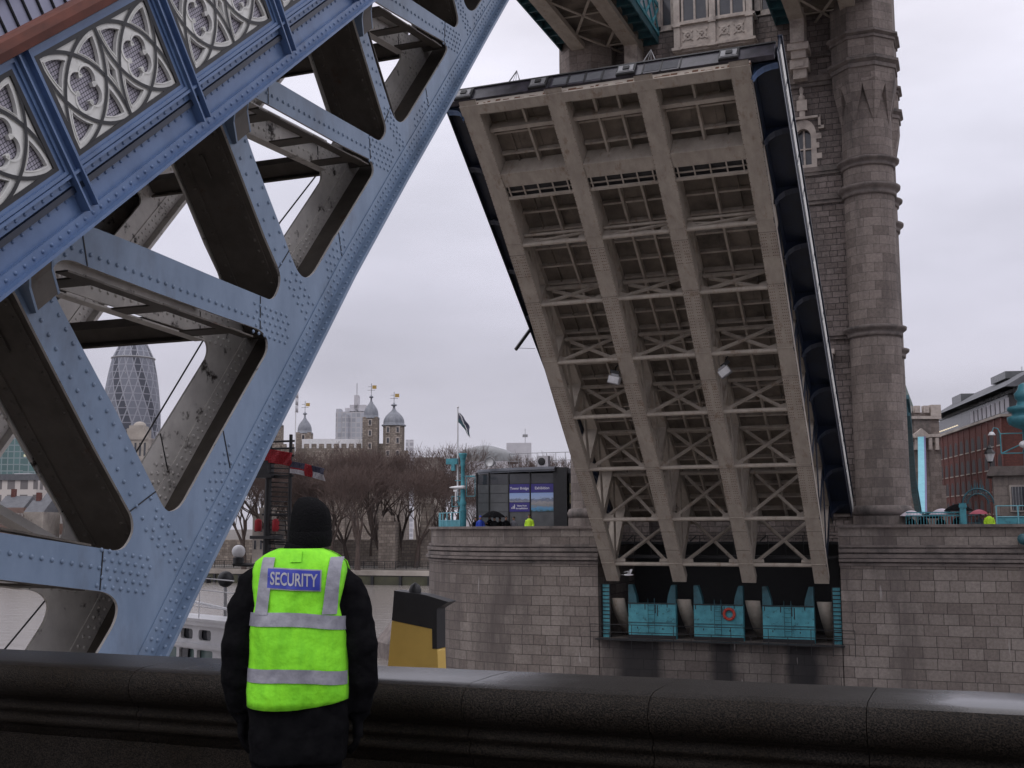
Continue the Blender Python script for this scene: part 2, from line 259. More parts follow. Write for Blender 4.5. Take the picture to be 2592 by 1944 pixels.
def facade(name, wall, glassc, bw, bh, frame=.25, lit=0.):
    # far office fronts: a grid of panes in the surface
    m, t, b = newmat(name); N = t.nodes; L = t.links
    uv = N.new('ShaderNodeUVMap'); br = N.new('ShaderNodeTexBrick'); L.new(uv.outputs[0], br.inputs['Vector'])
    br.offset = 0; br.inputs['Scale'].default_value = 1; br.inputs['Brick Width'].default_value = bw; br.inputs['Row Height'].default_value = bh; br.inputs['Mortar Size'].default_value = frame
    br.inputs['Color1'].default_value = glassc; br.inputs['Color2'].default_value = tuple(x*1.5 for x in glassc[:3])+(1,); br.inputs['Mortar'].default_value = wall
    L.new(br.outputs['Color'], b.inputs['Base Color']); b.inputs['Roughness'].default_value = .4
    if lit:
        br2 = N.new('ShaderNodeTexBrick'); L.new(uv.outputs[0], br2.inputs['Vector']); br2.offset = 0; br2.inputs['Scale'].default_value = 1; br2.inputs['Brick Width'].default_value = bw; br2.inputs['Row Height'].default_value = bh; br2.inputs['Mortar Size'].default_value = frame*1.6
        br2.inputs['Color1'].default_value = (0, 0, 0, 1); br2.inputs['Color2'].default_value = (1, 1, 1, 1); br2.inputs['Mortar'].default_value = (0, 0, 0, 1)
        g = N.new('ShaderNodeMath'); g.operation = 'GREATER_THAN'; g.inputs[1].default_value = 1-lit; L.new(br2.outputs['Color'], g.inputs[0])
        em = N.new('ShaderNodeMath'); em.operation = 'MULTIPLY'; em.inputs[1].default_value = .45; L.new(g.outputs[0], em.inputs[0])
        b.inputs['Emission Color'].default_value = (1, .85, .5, 1); L.new(em.outputs[0], b.inputs['Emission Strength'])
    return m
M['officegreen'] = facade('green_glass_office', (.20, .25, .26, 1), (.06, .12, .12, 1), 3.2, 3.4, .3, .07)
M['officepale'] = facade('pale_office_block', (.42, .41, .43, 1), (.26, .27, .30, 1), 3.2, 3.4, .4)
M['officestripe'] = facade('pale_tower_block', (.55, .54, .57, 1), (.30, .30, .33, 1), 3., 3., .6)
M['officebrick'] = facade('dark_roofed_terrace', (.10, .085, .08, 1), (.25, .25, .28, 1), 7., 5., 1.4)
M['classic'] = facade('white_classical_front', (.52, .48, .45, 1), (.12, .11, .11, 1), 4.2, 6., .9)
M['terrace'] = facade('brown_brick_terrace', (.16, .10, .08, 1), (.30, .29, .28, 1), 5.2, 4.6, 1.25)
# ------------------------------------------------------------------ mesh helpers
class MB:
    def __init__(s): s.v = []; s.f = []; s.m = []; s.sm = []; s.uv = []
    def add(s, vs_, fs_, mat=0, smooth=False, uvs=None):
        b = len(s.v); s.v += [V(p) for p in vs_]
        for i, f in enumerate(fs_):
            s.f.append([b+k for k in f]); s.m.append(mat[i] if isinstance(mat, list) else mat); s.sm.append(smooth); s.uv.append(uvs[i] if uvs else None)
        return s
    def box(s, c, size, mat=0, ax=None):
        c = V(c); hx, hy, hz = (q/2 for q in size)
        X, Y, Z = [V(a) for a in ax] if ax else (V((1, 0, 0)), V((0, 1, 0)), V((0, 0, 1)))
        vs_ = [c+X*(hx*i)+Y*(hy*j)+Z*(hz*k) for i in (-1, 1) for j in (-1, 1) for k in (-1, 1)]
        return s.add(vs_, [(0, 1, 3, 2), (4, 6, 7, 5), (0, 4, 5, 1), (2, 3, 7, 6), (0, 2, 6, 4), (1, 5, 7, 3)], mat)
    def bb(s, x0, x1, y0, y1, z0, z1, mat=0): return s.box(((x0+x1)/2, (y0+y1)/2, (z0+z1)/2), (abs(x1-x0), abs(y1-y0), abs(z1-z0)), mat)
    def beam(s, p0, p1, w, h, up=(0, 0, 1), mat=0):
        p0 = V(p0); p1 = V(p1); d = p1-p0; l = d.length
        if l < 1e-6: return s
        d /= l; side = d.cross(V(up))
        if side.length < 1e-4: side = d.cross(V((1, 0, 0)))
        side.normalize(); u = side.cross(d)
        return s.box((p0+p1)/2, (w, l, h), mat, (side, d, u))
    def tube(s, pts, rad, seg=8, mat=0, cap=True, smooth=True):
        pts = [V(p) for p in pts]; n = len(pts)
        if not isinstance(rad, (list, tuple)): rad = [rad]*n
        vs_ = []; side = None
        for i, p in enumerate(pts):
            d = (pts[min(i+1, n-1)]-pts[max(i-1, 0)]).normalized()
            if side is None: side = d.cross(V((0, 0, 1))); side = side if side.length > .05 else d.cross(V((1, 0, 0)))
            side = (side-d*side.dot(d)).normalized(); w = d.cross(side)
            for k in range(seg):
                a = 2*PI*k/seg; vs_.append(p+(side*math.cos(a)+w*math.sin(a))*rad[i])
        fs_ = [(i*seg+k, i*seg+(k+1) % seg, (i+1)*seg+(k+1) % seg, (i+1)*seg+k) for i in range(n-1) for k in range(seg)]
        s.add(vs_, fs_, mat, smooth)
        if cap: s.add(vs_[:seg], [tuple(range(seg-1, -1, -1))], mat); s.add(vs_[-seg:], [tuple(range(seg))], mat)
        return s
    def lathe(s, prof, c, seg=24, a0=0, a1=2*PI, mat=0, smooth=True, sx=1., sy=1., axis=None):
        c = V(c); full = abs(a1-a0-2*PI) < 1e-4; nA = seg if full else seg+1
        rm = max(r for r, z in prof); vs_ = []
        ax = axis or (V((1, 0, 0)), V((0, 1, 0)), V((0, 0, 1)))
        for r, z in prof:
            for k in range(nA):
                a = a0+(a1-a0)*k/seg; vs_.append(c+ax[0]*(r*math.cos(a)*sx)+ax[1]*(r*math.sin(a)*sy)+ax[2]*z)
        fs_ = []; uvs = []; vl = 0
        for i in range(len(prof)-1):
            dl = math.hypot(prof[i+1][0]-prof[i][0], prof[i+1][1]-prof[i][1]); z0 = c.z+prof[i][1]; z1 = c.z+prof[i+1][1]
            for k in range(seg):
                k2 = (k+1) % nA; fs_.append((i*nA+k, i*nA+k2, (i+1)*nA+k2, (i+1)*nA+k))
                ua = (a1-a0)*k/seg*rm; ub = (a1-a0)*(k+1)/seg*rm; uvs.append([(ua, z0), (ub, z0), (ub, z1), (ua, z1)])
        return s.add(vs_, fs_, mat, smooth, uvs)
    def prism(s, outer, holes, fmap, off, mats=(0, 0, 0)):
        # outer / holes: 2-D outlines; fmap takes a point of the outline into space; off: vector to the back face; mats: front, back, edge
        off = V(off); loops = [outer]+list(holes); p3 = [[fmap(*p) for p in lp] for lp in loops]
        flat = [p for lp in p3 for p in lp]; tris = tessellate_polygon([[V((p[0], p[1], 0)) for p in lp] for lp in loops])
        n0 = (flat[tris[0][1]]-flat[tris[0][0]]).cross(flat[tris[0][2]]-flat[tris[0][0]])
        flip = n0.dot(off) > 0
        s.add(flat, [tuple(reversed(t)) if flip else tuple(t) for t in tris], mats[0])
        s.add([p+off for p in flat], [tuple(t) if flip else tuple(reversed(t)) for t in tris], mats[1])
        for lp in p3:
            n = len(lp); s.add(lp+[p+off for p in lp], [(i, (i+1) % n, n+(i+1) % n, n+i) for i in range(n)], mats[2])
        return s
    def dome(s, p, nrm, r, h=None, mat=0, seg=7):
        p = V(p); nrm = V(nrm).normalized(); h = h or r*.62
        a = nrm.cross(V((0, 0, 1))); a = a if a.length > .05 else nrm.cross(V((1, 0, 0))); a.normalize(); b = nrm.cross(a)
        vs_ = []
        for rr, hh in ((1, 0), (.8, .62)):
            for k in range(seg):
                t = 2*PI*k/seg; vs_.append(p+(a*math.cos(t)+b*math.sin(t))*(r*rr)+nrm*(h*hh))
        vs_.append(p+nrm*h)
        fs_ = [(k, (k+1) % seg, seg+(k+1) % seg, seg+k) for k in range(seg)]+[(seg+k, seg+(k+1) % seg, 2*seg) for k in range(seg)]
        return s.add(vs_, fs_, mat, True)
    def sphere(s, c, r, seg=12, rings=8, mat=0, sc=(1, 1, 1)):
        prof = [(max(r*math.sin(PI*i/rings), 1e-4), -r*math.cos(PI*i/rings)) for i in range(rings+1)]
        b = len(s.v); s.lathe(prof, (0, 0, 0), seg, mat=mat)
        for i in range(b, len(s.v)): q = s.v[i]; s.v[i] = V((q.x*sc[0]+c[0], q.y*sc[1]+c[1], q.z*sc[2]+c[2]))
        return s
    def loft(s, rings, mat=0, cap=True, smooth=True):
        n = len(rings[0]); vs_ = [p for r in rings for p in r]
        s.add(vs_, [(i*n+k, i*n+(k+1) % n, (i+1)*n+(k+1) % n, (i+1)*n+k) for i in range(len(rings)-1) for k in range(n)], mat, smooth)
        if cap: s.add(rings[0], [tuple(range(n-1, -1, -1))], mat, smooth); s.add(rings[-1], [tuple(range(n))], mat, smooth)
        return s
    def grid(s, rows, mat=0, smooth=True, flip=False):
        n = len(rows[0]); fs_ = []
        for i in range(len(rows)-1):
            for k in range(n-1):
                f = (i*n+k, i*n+k+1, (i+1)*n+k+1, (i+1)*n+k); fs_.append(tuple(reversed(f)) if flip else f)
        return s.add([p for r in rows for p in r], fs_, mat, smooth)
    def build(s, name, mats, parent=None, weld=False):
        if not isinstance(mats, (list, tuple)): mats = [mats]
        mats = [M[m] if isinstance(m, str) else m for m in mats]
        if parent is not None: bpy.context.view_layer.update(); org = wloc(parent)
        else:
            lo = [min(p[i] for p in s.v) for i in range(3)]; hi = [max(p[i] for p in s.v) for i in range(3)]
            org = V(((lo[0]+hi[0])/2, (lo[1]+hi[1])/2, lo[2]))
        me = bpy.data.meshes.new(name); me.from_pydata([p-org for p in s.v], [], s.f)
        for m in mats: me.materials.append(m)
        me.polygons.foreach_set('material_index', s.m); me.polygons.foreach_set('use_smooth', s.sm)
        uvl = me.uv_layers.new(name='UVMap'); data = uvl.data
        for pi, poly in enumerate(me.polygons):
            cu = s.uv[pi]; nr = poly.normal
            if cu is None:
                if abs(nr.z) > .75: cu = [(s.v[i].x, s.v[i].y) for i in s.f[pi]]
                else:
                    t = V((-nr.y, nr.x, 0)); t.normalize(); cu = [(s.v[i].dot(t), s.v[i].z) for i in s.f[pi]]
            for li, q in zip(poly.loop_indices, cu): data[li].uv = q
        me.validate()
        o = bpy.data.objects.new(name, me); COL.objects.link(o)
        if parent is not None: o.parent = parent
        else: o.location = org
        return o
_W = {}
def wloc(o):
    p = V((0, 0, 0))
    while o is not None: p = p+V(o.location); o = o.parent
    return p
def tag(o, label=None, cat=None, group=None, kind=None):
    if label: o['label'] = label
    if cat: o['category'] = cat
    if group: o['group'] = group
    if kind: o['kind'] = kind
    return o
def thing(name, loc, label, cat, group=None):
    o = bpy.data.objects.new(name, None); COL.objects.link(o); o.location = loc; o.empty_display_size = .3
    return tag(o, label, cat, group)
def copy_tree(o, loc=None, label=None, parent=None, rotz=None, scale=None):
    c = o.copy(); COL.objects.link(c); c.parent = parent
    if loc is not None: c.location = loc
    if rotz is not None: c.rotation_euler = (0, 0, rotz)
    if scale is not None: c.scale = (scale,)*3
    if label: c['label'] = label
    for ch in list(o.children): copy_tree(ch, parent=c)
    return c
def text_geo(txt, size, bold=0.):
    cu = bpy.data.curves.new('lettering', 'FONT'); cu.body = txt; cu.size = size; cu.align_x = 'CENTER'; cu.align_y = 'CENTER'; cu.offset = bold; cu.resolution_u = 3
    o = bpy.data.objects.new('lettering', cu); COL.objects.link(o); bpy.context.view_layer.update()
    me = bpy.data.meshes.new_from_object(o.evaluated_get(bpy.context.evaluated_depsgraph_get()))
    vs_ = [tuple(v.co) for v in me.vertices]; fs_ = [tuple(p.vertices) for p in me.polygons]
    bpy.data.objects.remove(o); bpy.data.curves.remove(cu); bpy.data.meshes.remove(me)
    return vs_, fs_
def lerp(pts, x):
    if x <= pts[0][0]: (a, b), (c, d) = pts[0], pts[1]
    elif x >= pts[-1][0]: (a, b), (c, d) = pts[-2], pts[-1]
    else:
        for i in range(len(pts)-1):
            if pts[i][0] <= x <= pts[i+1][0]: (a, b), (c, d) = pts[i], pts[i+1]; break
    return b+(d-b)*(x-a)/(c-a)
# ================================================================== the setting
WATER = -9.4
g = MB(); g.bb(-4000, 4000, -600, 6000, WATER-5, WATER-4); tag(g.build('ground', 'bed'), kind='structure')
g = MB(); g.add([(-4000, -300, WATER), (4000, -300, WATER), (4000, 175, WATER), (-4000, 175, WATER)], [(0, 1, 2, 3)]); tag(g.build('river', 'water'), kind='structure')
g = MB(); g.bb(-4000, 4000, 176.0, 6000, WATER-3.9, -6.9); tag(g.build('embankment', 'land'), kind='structure')
g = MB(); g.bb(7.95, 24, -12, 5.1, -2.0, -1.7); tag(g.build('pavement', 'paving'), kind='structure')
# ================================================================== near bascule
P40 = R(40); C40, S40 = math.cos(P40), math.sin(P40)
def NL(x, s, n): return V((x, 6.63+s*C40-n*S40, 1.75+s*S40+n*C40))
nS, nN = V((0, C40, S40)), V((0, -S40, C40))
NB = [(-6, -6.1), (-3, -5.25), (-1, -4.8), (.58, -4.458), (1.53, -4.248), (3.56, -3.846), (4.5, -3.671), (6.55, -3.277), (8.9, -2.92), (11.04, -2.625), (13.5, -2.257), (14.96, -2.05), (20, -1.45), (27.3, -.72)]
nb = lambda s: lerp(NB, s)
HOLES = [
 [(-2.9, -2.1), (-2.2, -2.15), (-.624, -2.271+.02), (-.448, -2.467), (.388, -3.377), (.453, -3.454), (.51, -3.563), (.517, -3.663), (.477, -3.73), (.375, -3.791), (.04, -3.842), (-.32, -3.899), (-1.158, -4.05), (-2.9, -4.45)],
 [(-.55, -1.79), (-.21, -2.143), (.681, -3.101), (.806, -3.242), (.937, -3.31), (1.099, -3.268), (1.168, -3.195), (1.197, -3.097), (1.193, -3.033), (1.171, -2.265), (1.171, -1.647), (1.172, -.889), (1.179, -.548), (1.15, -.41), (-1.6, -.41), (-1.75, -.55)],
 [(1.822, -.572), (1.981, -.648), (2.123, -.795), (2.861, -1.495), (3.65, -2.23), (4.289, -2.812), (4.356, -2.958), (4.324, -3.056), (4.233, -3.117), (2.956, -3.336), (1.914, -3.531), (1.801, -3.525), (1.698, -3.478), (1.642, -3.422), (1.622, -3.321), (1.628, -2.159), (1.599, -1.347), (1.587, -.814), (1.625, -.676), (1.692, -.606)],
 [(2.254, -.372), (2.433, -.532), (3.039, -1.082), (4.05, -2.037), (4.543, -2.494), (4.713, -2.653), (4.856, -2.668), (5.044, -2.584), (5.108, -2.459), (5.074, -1.979), (5.076, -1.219), (5.074, -.552), (5.05, -.372)],
 [(5.889, -.5), (6.563, -1.036), (6.853, -1.268), (7.485, -1.776), (7.928, -2.11), (8.216, -2.327), (8.252, -2.444), (8.179, -2.535), (7.8, -2.591), (6.716, -2.744), (6.597, -2.751), (5.783, -2.882), (5.569, -2.825), (5.472, -2.688), (5.45, -2.401), (5.462, -2.145), (5.451, -1.175), (5.469, -.725), (5.528, -.593), (5.709, -.491)],
 [(6.229, -.336), (6.558, -.581), (7.398, -1.249), (8.406, -2.032), (8.567, -2.167), (8.706, -2.245), (8.902, -2.224), (8.994, -2.15), (9.0, -2.038), (9.016, -.756), (9.02, -.45), (8.95, -.336)],
 [(9.6, -.37), (10.164, -.735), (11.172, -1.361), (11.873, -1.789), (11.99, -1.875), (11.975, -1.977), (11.743, -2.025), (9.739, -2.309), (9.51, -2.293), (9.349, -2.179), (9.302, -2.024), (9.28, -1.248), (9.31, -.75), (9.318, -.527), (9.4, -.4)],
 [(10.2, -.336), (11.108, -.886), (12.169, -1.568), (12.511, -1.776), (12.678, -1.782), (12.785, -1.706), (12.807, -1.523), (12.812, -1.16), (12.83, -.45), (12.78, -.336)]]
for k in range(3):                                       # the same N-truss carried on towards the tip
    s0 = 13.2+3.9*k; m = lambda s, q=.42: nb(s)+q
    HOLES.append([(s0+.35, -.4), (s0+2.6, m(s0+2.8)+.05), (s0+2.75, m(s0+2.8)-.1), (s0+2.5, m(s0+2.5)-.02), (s0+.4, m(s0+.4)), (s0+.12, m(s0+.3)+.12), (s0+.02, m(s0)+.3), (s0+.02, -.7), (s0+.12, -.45)])
    HOLES.append([(s0+1.0, -.336), (s0+3.1, m(s0+3.3)+.18), (s0+3.5, m(s0+3.5)+.12), (s0+3.58, m(s0+3.5)+.26), (s0+3.6, -.45), (s0+3.52, -.336)])
def soften(poly, it=2):
    for _ in range(it):
        out = []; n = len(poly)
        for i in range(n):
            p, q, r = (V(poly[i-1]+(0,)), V(poly[i]+(0,)), V(poly[(i+1) % n]+(0,)))
            a, b = (p-q), (r-q); ang = PI-a.angle(b) if a.length > 1e-6 and b.length > 1e-6 else 0
            if ang < .14: out.append(poly[i]); continue
            l = min(.30*a.length, .30*b.length, .09); u = q+a.normalized()*l; v = q+b.normalized()*l; out += [(u.x, u.y), (v.x, v.y)]
        poly = out
    return poly
HOLES = [soften(h) for h in HOLES]
WEB_OUT = [(-3.6, .05), (26.6, .05)]+[(s, nb(s)+.01) for s in (26.6, 22, 18, 14.96, 13.5, 11.04, 8.9, 6.55, 4.5, 3.56, 1.53, .58, -1, -3, -3.6)]
RV = .024
def rivets_line(mb, p0, p1, x, pitch, mat, r=RV, nx=1, jit=0):
    (a, b), (c, d) = p0, p1; l = math.hypot(c-a, d-b); n = max(1, int(l/pitch))
    for i in range(n+1):
        t = i/n; mb.dome(NL(x, a+(c-a)*t, b+(d-b)*t), (nx, 0, 0), r, mat=mat)
def web_rivets(mb, x, nx, mat, s_max=15.5, dens=1.):
    # staggered rows on the lower chord angle
    s = -2.5
    while s < s_max:
        mb.dome(NL(x+.0125, s, nb(s)+.065), (nx, 0, 0), RV, mat=mat); mb.dome(NL(x+.0125, s+.055, nb(s+.055)+.155), (nx, 0, 0), RV, mat=mat); s += .115
    for (ps, top) in ((1.2, -.6), (5.08, -.6), (9.02, -.5), (12.83, -.45)):       # posts: two staggered rows
        w = .42 if ps < 6 else .3
        s0, n = ps+.1, top
        bot = nb(ps+.2)+.95; i = 0
        while n > bot:
            mb.dome(NL(x, s0, n), (nx, 0, 0), RV, mat=mat); mb.dome(NL(x, ps+w-.1, n-.075), (nx, 0, 0), RV, mat=mat); n -= .155 if ps < 2 else .2
        for row, (a, q) in enumerate(((.06, 0), (.14, .07), (.24, 0), (.32, .07))):   # gusset under the post, rows fanning down
            for k in range(9 if ps < 10 else 7):
                n = bot-.04-q-.125*k; sx = ps+w*.5+(a-.19)*w/.4*(1+.02*k)+.05*k*.5
                if n > nb(sx)+.25: mb.dome(NL(x, sx, n), (nx, 0, 0), RV, mat=mat)
    for (a, b, c, d) in ((-1.0, -1.5, .45, -3.12), (2.05, -.56, 4.18, -2.55), (6.1, -.5, 8.18, -2.12), (10.1, -.46, 11.85, -1.62)):   # diagonals: one central row
        rivets_line(mb, (a, b), (c, d), x, .125, mat, RV*1.05, nx)
        dx, dn = (c-a), (d-b); l = math.hypot(dx, dn); dx /= l; dn /= l; px, pn = -dn, dx
        for j in range(-2, 3):                                             # end gusset block of the diagonal
            for k in range(7):
                sx = c+dx*(.12+.115*k+(.055 if j % 2 else 0))+px*.085*j; n = d+dn*(.12+.115*k+(.055 if j % 2 else 0))+pn*.085*j
                if n > nb(sx)+.24: mb.dome(NL(x, sx, n), (nx, 0, 0), RV, mat=mat)
        for j in range(-1, 2):
            for k in range(3): mb.dome(NL(x, a-dx*(.08+.12*k)+px*.09*j, b-dn*(.08+.12*k)+pn*.09*j), (nx, 0, 0), RV, mat=mat)
    for s0 in (2.35, 6.25, 10.1, 13.6):                                     # chord splice plates
        for i in range(6):
            for j in range(4):
                s_ = s0-.15+.13*i+.045*j; n = nb(s_)+.27+.085*j
                if n < nb(s_)+(.50 if s0 < 7 else .40): mb.dome(NL(x, s_, n), (nx, 0, 0), RV, mat=mat)
near = thing('raised_bridge_leaf', NL(0, -2, 0), 'blue riveted bridge leaf, the near one rising steeply beside the security guard', 'bascule bridge leaf', 'raised bridge leaves')
def near_girder(xo, outer_blue):
    gd = MB(); xi = xo-.86; X0, X1 = (xi-.15, xo+.15)
    SS = [-3.6, -2, -1, 0, .58, 1.5, 2.5, 3.56, 4.5, 5.5, 6.55, 7.7, 8.9, 10, 11.04, 12.2, 13.5, 14.96, 17, 20, 23, 26.6]
    m_f = 2 if outer_blue else 0
    for i in range(len(SS)-1):                                               # bottom flange: two stacked plates
        a, b = SS[i], SS[i+1]
        for (x0, x1, o0, o1) in ((X0, X1, 0, -.032), (X0+.02, X1-.02, -.035, -.07)):
            q = [NL(x, s, nb(s)+o) for s in (a, b) for o in (o0, o1) for x in (x0, x1)]
            gd.add(q, [(0, 1, 5, 4), (2, 6, 7, 3), (0, 4, 6, 2)], [m_f, m_f, 1]); gd.add(q, [(1, 3, 7, 5)], m_f)
    for i in range(len(SS)-1):
        a, b = SS[i], SS[i+1]; q = [NL(x, s, nb(s)+.004) for s in (a, b) for x in (xi+.01, xo-.04)]; gd.add(q, [(0, 1, 3, 2)], 1)
    if outer_blue:
        s = -2.4
        while s < 16: gd.dome(NL(xo+.085, s, nb(s)), nN, RV, mat=2); s += .115
    for s, sg in ((1.19, 1), (5.08, 1), (9.02, 1), (12.83, 1), (17.0, 1), (20.9, 1)):       # closing plates of the posts, between the two webs
        bt = nb(s)+.33; gd.box(NL((xo+xi)/2, s+.012, (bt-.35)/2-.1), (.80, .022, abs(bt)-.25), 1, (V((1, 0, 0)), nS, nN))
        gd.box(NL((xo+xi)/2, s+.40, (bt-.4)/2-.1), (.80, .02, abs(bt)-.35), 1, (V((1, 0, 0)), nS, nN))
        for xx in (xi+.16, xo-.16):
            gd.box(NL(xx, s-.006, (bt-.35)/2-.15), (.10, .014, abs(bt)-.45), 1, (V((1, 0, 0)), nS, nN))
            k = -.5
            while k > bt: gd.dome(NL(xx, s-.013, k), -nS, RV, mat=1, seg=6); k -= .15
        gd.box(NL((xo+xi)/2, s-.02, -1.0), (.05, .012, .3), 1, (V((1, 0, 0)), nS, nN))
    for (a, b, c, d) in ((-1.0, -1.5, .45, -3.12), (2.05, -.56, 4.3, -2.66), (6.1, -.5, 8.3, -2.2), (10.1, -.46, 11.95, -1.68), (13.6, -.4, 16.2, -1.2), (17.5, -.4, 20.1, -.95)):
        d0 = (nS*(c-a)+nN*(d-b)).normalized(); nn = V((1, 0, 0)).cross(d0)
        for (x, sg) in ((xi+.08, 1), (xo-.10, -1)):
            for e in (-.22, .2): gd.beam(NL(x, a, b)+nn*e, NL(x, c, d)+nn*e, .15, .02, nn, 0 if sg > 0 else 1)
        for t in (.12, .5, .88):
            p = NL((xo+xi)/2, a+(c-a)*t, b+(d-b)*t); gd.box(p-nn*(.215 if nn.z > 0 else -.215), (.82, .26, .02), 1, (V((1, 0, 0)), d0, nn))
    gd.box(NL((xo+xi)/2, 11.5, -.06), (.95, 30.2, .24), 1, (V((1, 0, 0)), nS, nN))       # top chord
    o = gd.build('girder', ['beige', 'brown', 'blue'], near)
    for x, bl, nx in ((xo, outer_blue, 1), (xi, False, 1)):
        w = MB(); w.prism(WEB_OUT, HOLES, lambda s, n, x=x: NL(x, s, n), (-.03, 0, 0), (1 if bl else 0, 0, 0))
        lo = [(s, nb(s)) for s in SS]
        for i in range(len(lo)-1):                                           # chord angle, proud of the web
            (a, p), (b, q) = lo[i], lo[i+1]
            w.prism([(a, p+.004), (b, q+.004), (b, q+.225), (a, p+.225)], [], lambda s, n, x=x: NL(x+.014, s, n), (-.0125, 0, 0), (1 if bl else 0,)*3)
        if x > 0 or bl: web_rivets(w, x+.002, 1, 1 if bl else 0)
        for (pa, pb) in (((.68, -3.10), (.41, -3.385)), ((4.54, -2.50), (4.29, -2.81)), ((8.41, -2.035), (8.215, -2.32)), ((12.17, -1.57), (11.93, -1.82)), ((1.195, -3.06), (1.624, -3.15)), ((5.108, -2.42), (5.452, -2.36)), ((8.995, -2.06), (9.30, -1.96)),
                         ((2.95, -3.338), (2.80, -3.75)), ((6.72, -2.745), (6.6, -3.04)), ((10.7, -2.18), (10.62, -2.46)), ((2.13, -.80), (2.30, -.42)), ((6.15, -.70), (6.35, -.43))):
            w.beam(NL(x+.003, *pa), NL(x+.003, *pb), .012, .009, (1, 0, 0), 3)   # open joints between plates
        w.build('web', ['beige', 'blue', 'brown', 'black'], o)
    return o
near_girder(6.6, True); near_girder(2.49, False); near_girder(-1.63, False); near_girder(-5.75, False)
cb = [(4.75, -2.93), (8.6, -2.42), (12.5, -1.95), (.95, -3.5), (16.3, -1.5)]
for (s, n) in cb:
    for (xa, xb) in ((5.72, 2.51), (1.6, -1.6), (-2.52, -5.7)):
        m = MB(); A_, B_ = NL(xa, s, n), NL(xb, s, n)
        m.box((A_+B_)/2, (xa-xb, .16, .20), 0, (V((1, 0, 0)), nS, nN)); m.box((A_+B_)/2-nN*.13, (xa-xb, .3, .03), 0, (V((1, 0, 0)), nS, nN)); m.box((A_+B_)/2+nN*.11, (xa-xb, .24, .02), 0, (V((1, 0, 0)), nS, nN))
        m.build('cross_beam', ['brown'], near)
        m = MB(); m.beam(NL(xa, s, n+.2), NL(xb, s, -.5), .14, .1, nS); m.beam(NL(xb, s+.12, n+.2), NL(xa, s+.12, -.5), .14, .1, nS); m.build('sway_brace', ['beige'], near)
m = MB(); m.box(NL(0, 11.8, .33), (13.4, 31, .12), 0, (V((1, 0, 0)), nS, nN))
for x in (4.4, 5.3, .3, -.7, -3.3, -4.3): m.box(NL(x, 11.8, .1), (.16, 31, .34), 1, (V((1, 0, 0)), nS, nN))
for k in range(16): m.box(NL(0, -3+k*1.95, .02), (13.0, .2, .5), 1, (V((1, 0, 0)), nS, nN))
m.build('deck', ['brown', 'brown'], near)
for q in (6.95, -6.95): m = MB(); m.box(NL(q, 11.8, .30), (1.5, 31, .05), 0, (V((1, 0, 0)), nS, nN)); m.build('footway_floor', ['deepblue'], near)
for k in range(8):                                                          # curved brackets that carry the footway
    s = 1.4+3.9*(k-1)
    for xs in (1, -1):
        m = MB(); pl = [(6.6, -.80), (6.66, -.80), (6.72, -.55), (6.86, -.30), (7.12, -.13), (7.62, -.03), (7.62, .26), (6.6, .26)]
        for ds in (-.17, .17): m.prism(pl, [], lambda a, b, s=s, ds=ds, xs=xs: NL(a*xs, s+ds, b), nS*.03, (0, 0, 0))
        for i in range(5):
            (a, b), (c, d) = pl[1+i], pl[2+i]; q = [NL(a*xs, s-.16, b+.01), NL(a*xs, s+.19, b+.01), NL(c*xs, s+.19, d+.01), NL(c*xs, s-.16, d+.01)]
            m.add(q, [(0, 1, 2, 3)], 1)  # dark strip stands in for shade in the hollow between the plates
        m.build('footway_bracket', ['blue', 'brown'], near)
# fascia beam and parapet of the footway (east side), 1.95 m panels
XF = 7.70; S0, S1 = -3.6, 27.2
def bx(mb, x0, x1, s0, s1, n0, n1, mat=0): mb.box(NL((x0+x1)/2, (s0+s1)/2, (n0+n1)/2), (x1-x0, s1-s0, n1-n0), mat, (V((1, 0, 0)), nS, nN))
for side in (1, -1):
    def bxs(mb, x0, x1, s0, s1, n0, n1, mat=0, sd=side): bx(mb, *(sorted((x0*sd, x1*sd))), s0, s1, n0, n1, mat)
    f = MB(); bxs(f, XF-.09, XF-.045, S0, S1, .0, .43); bxs(f, XF-.046, XF-.005, S0, S1, .005, .10); bxs(f, XF-.046, XF+.06, S0, S1, -.022, .006)
    bxs(f, XF-.046, XF-.02, S0, S1, .335, .405); bxs(f, XF-.05, XF+.03, S0, S1, .405, .43)
    if side > 0:
        s = -2.6
        while s < 16:
            f.dome(NL(XF-.004, s, .052), (1, 0, 0), .019); f.dome(NL(XF-.045, s+.04, .245), (1, 0, 0), .019); f.dome(NL(XF-.019, s+.02, .368), (1, 0, 0), .017); s += .118
    f.build('fascia_beam', ['fascia_blue'], near)
    h = MB(); pr = [(-.115, 1.435), (-.125, 1.50), (-.095, 1.56), (-.04, 1.578), (.04, 1.578), (.095, 1.56), (.125, 1.50), (.115, 1.435)]
    h.prism(pr, [], lambda a, b, sd=side: NL((XF-.02+a)*sd, S0, b), nS*(S1-S0), (0, 0, 0)); h.build('handrail', ['wood'], near)
    for k in range(16):
        sp = 1.285+1.955*(k-2)
        if sp < S0+.1: continue
        p = MB(); bxs(p, XF-.044, XF+.05, sp-.07, sp-.05, .10, 1.42); bxs(p, XF-.044, XF+.05, sp+.05, sp+.07, .10, 1.42); bxs(p, XF-.05, XF-.01, sp-.051, sp+.051, .10, 1.43)
        if side > 0:
            for q in range(9): p.dome(NL(XF-.009, sp, .2+.14*q), (1, 0, 0), .014)
        p.build('parapet_post', ['fascia_blue'], near)
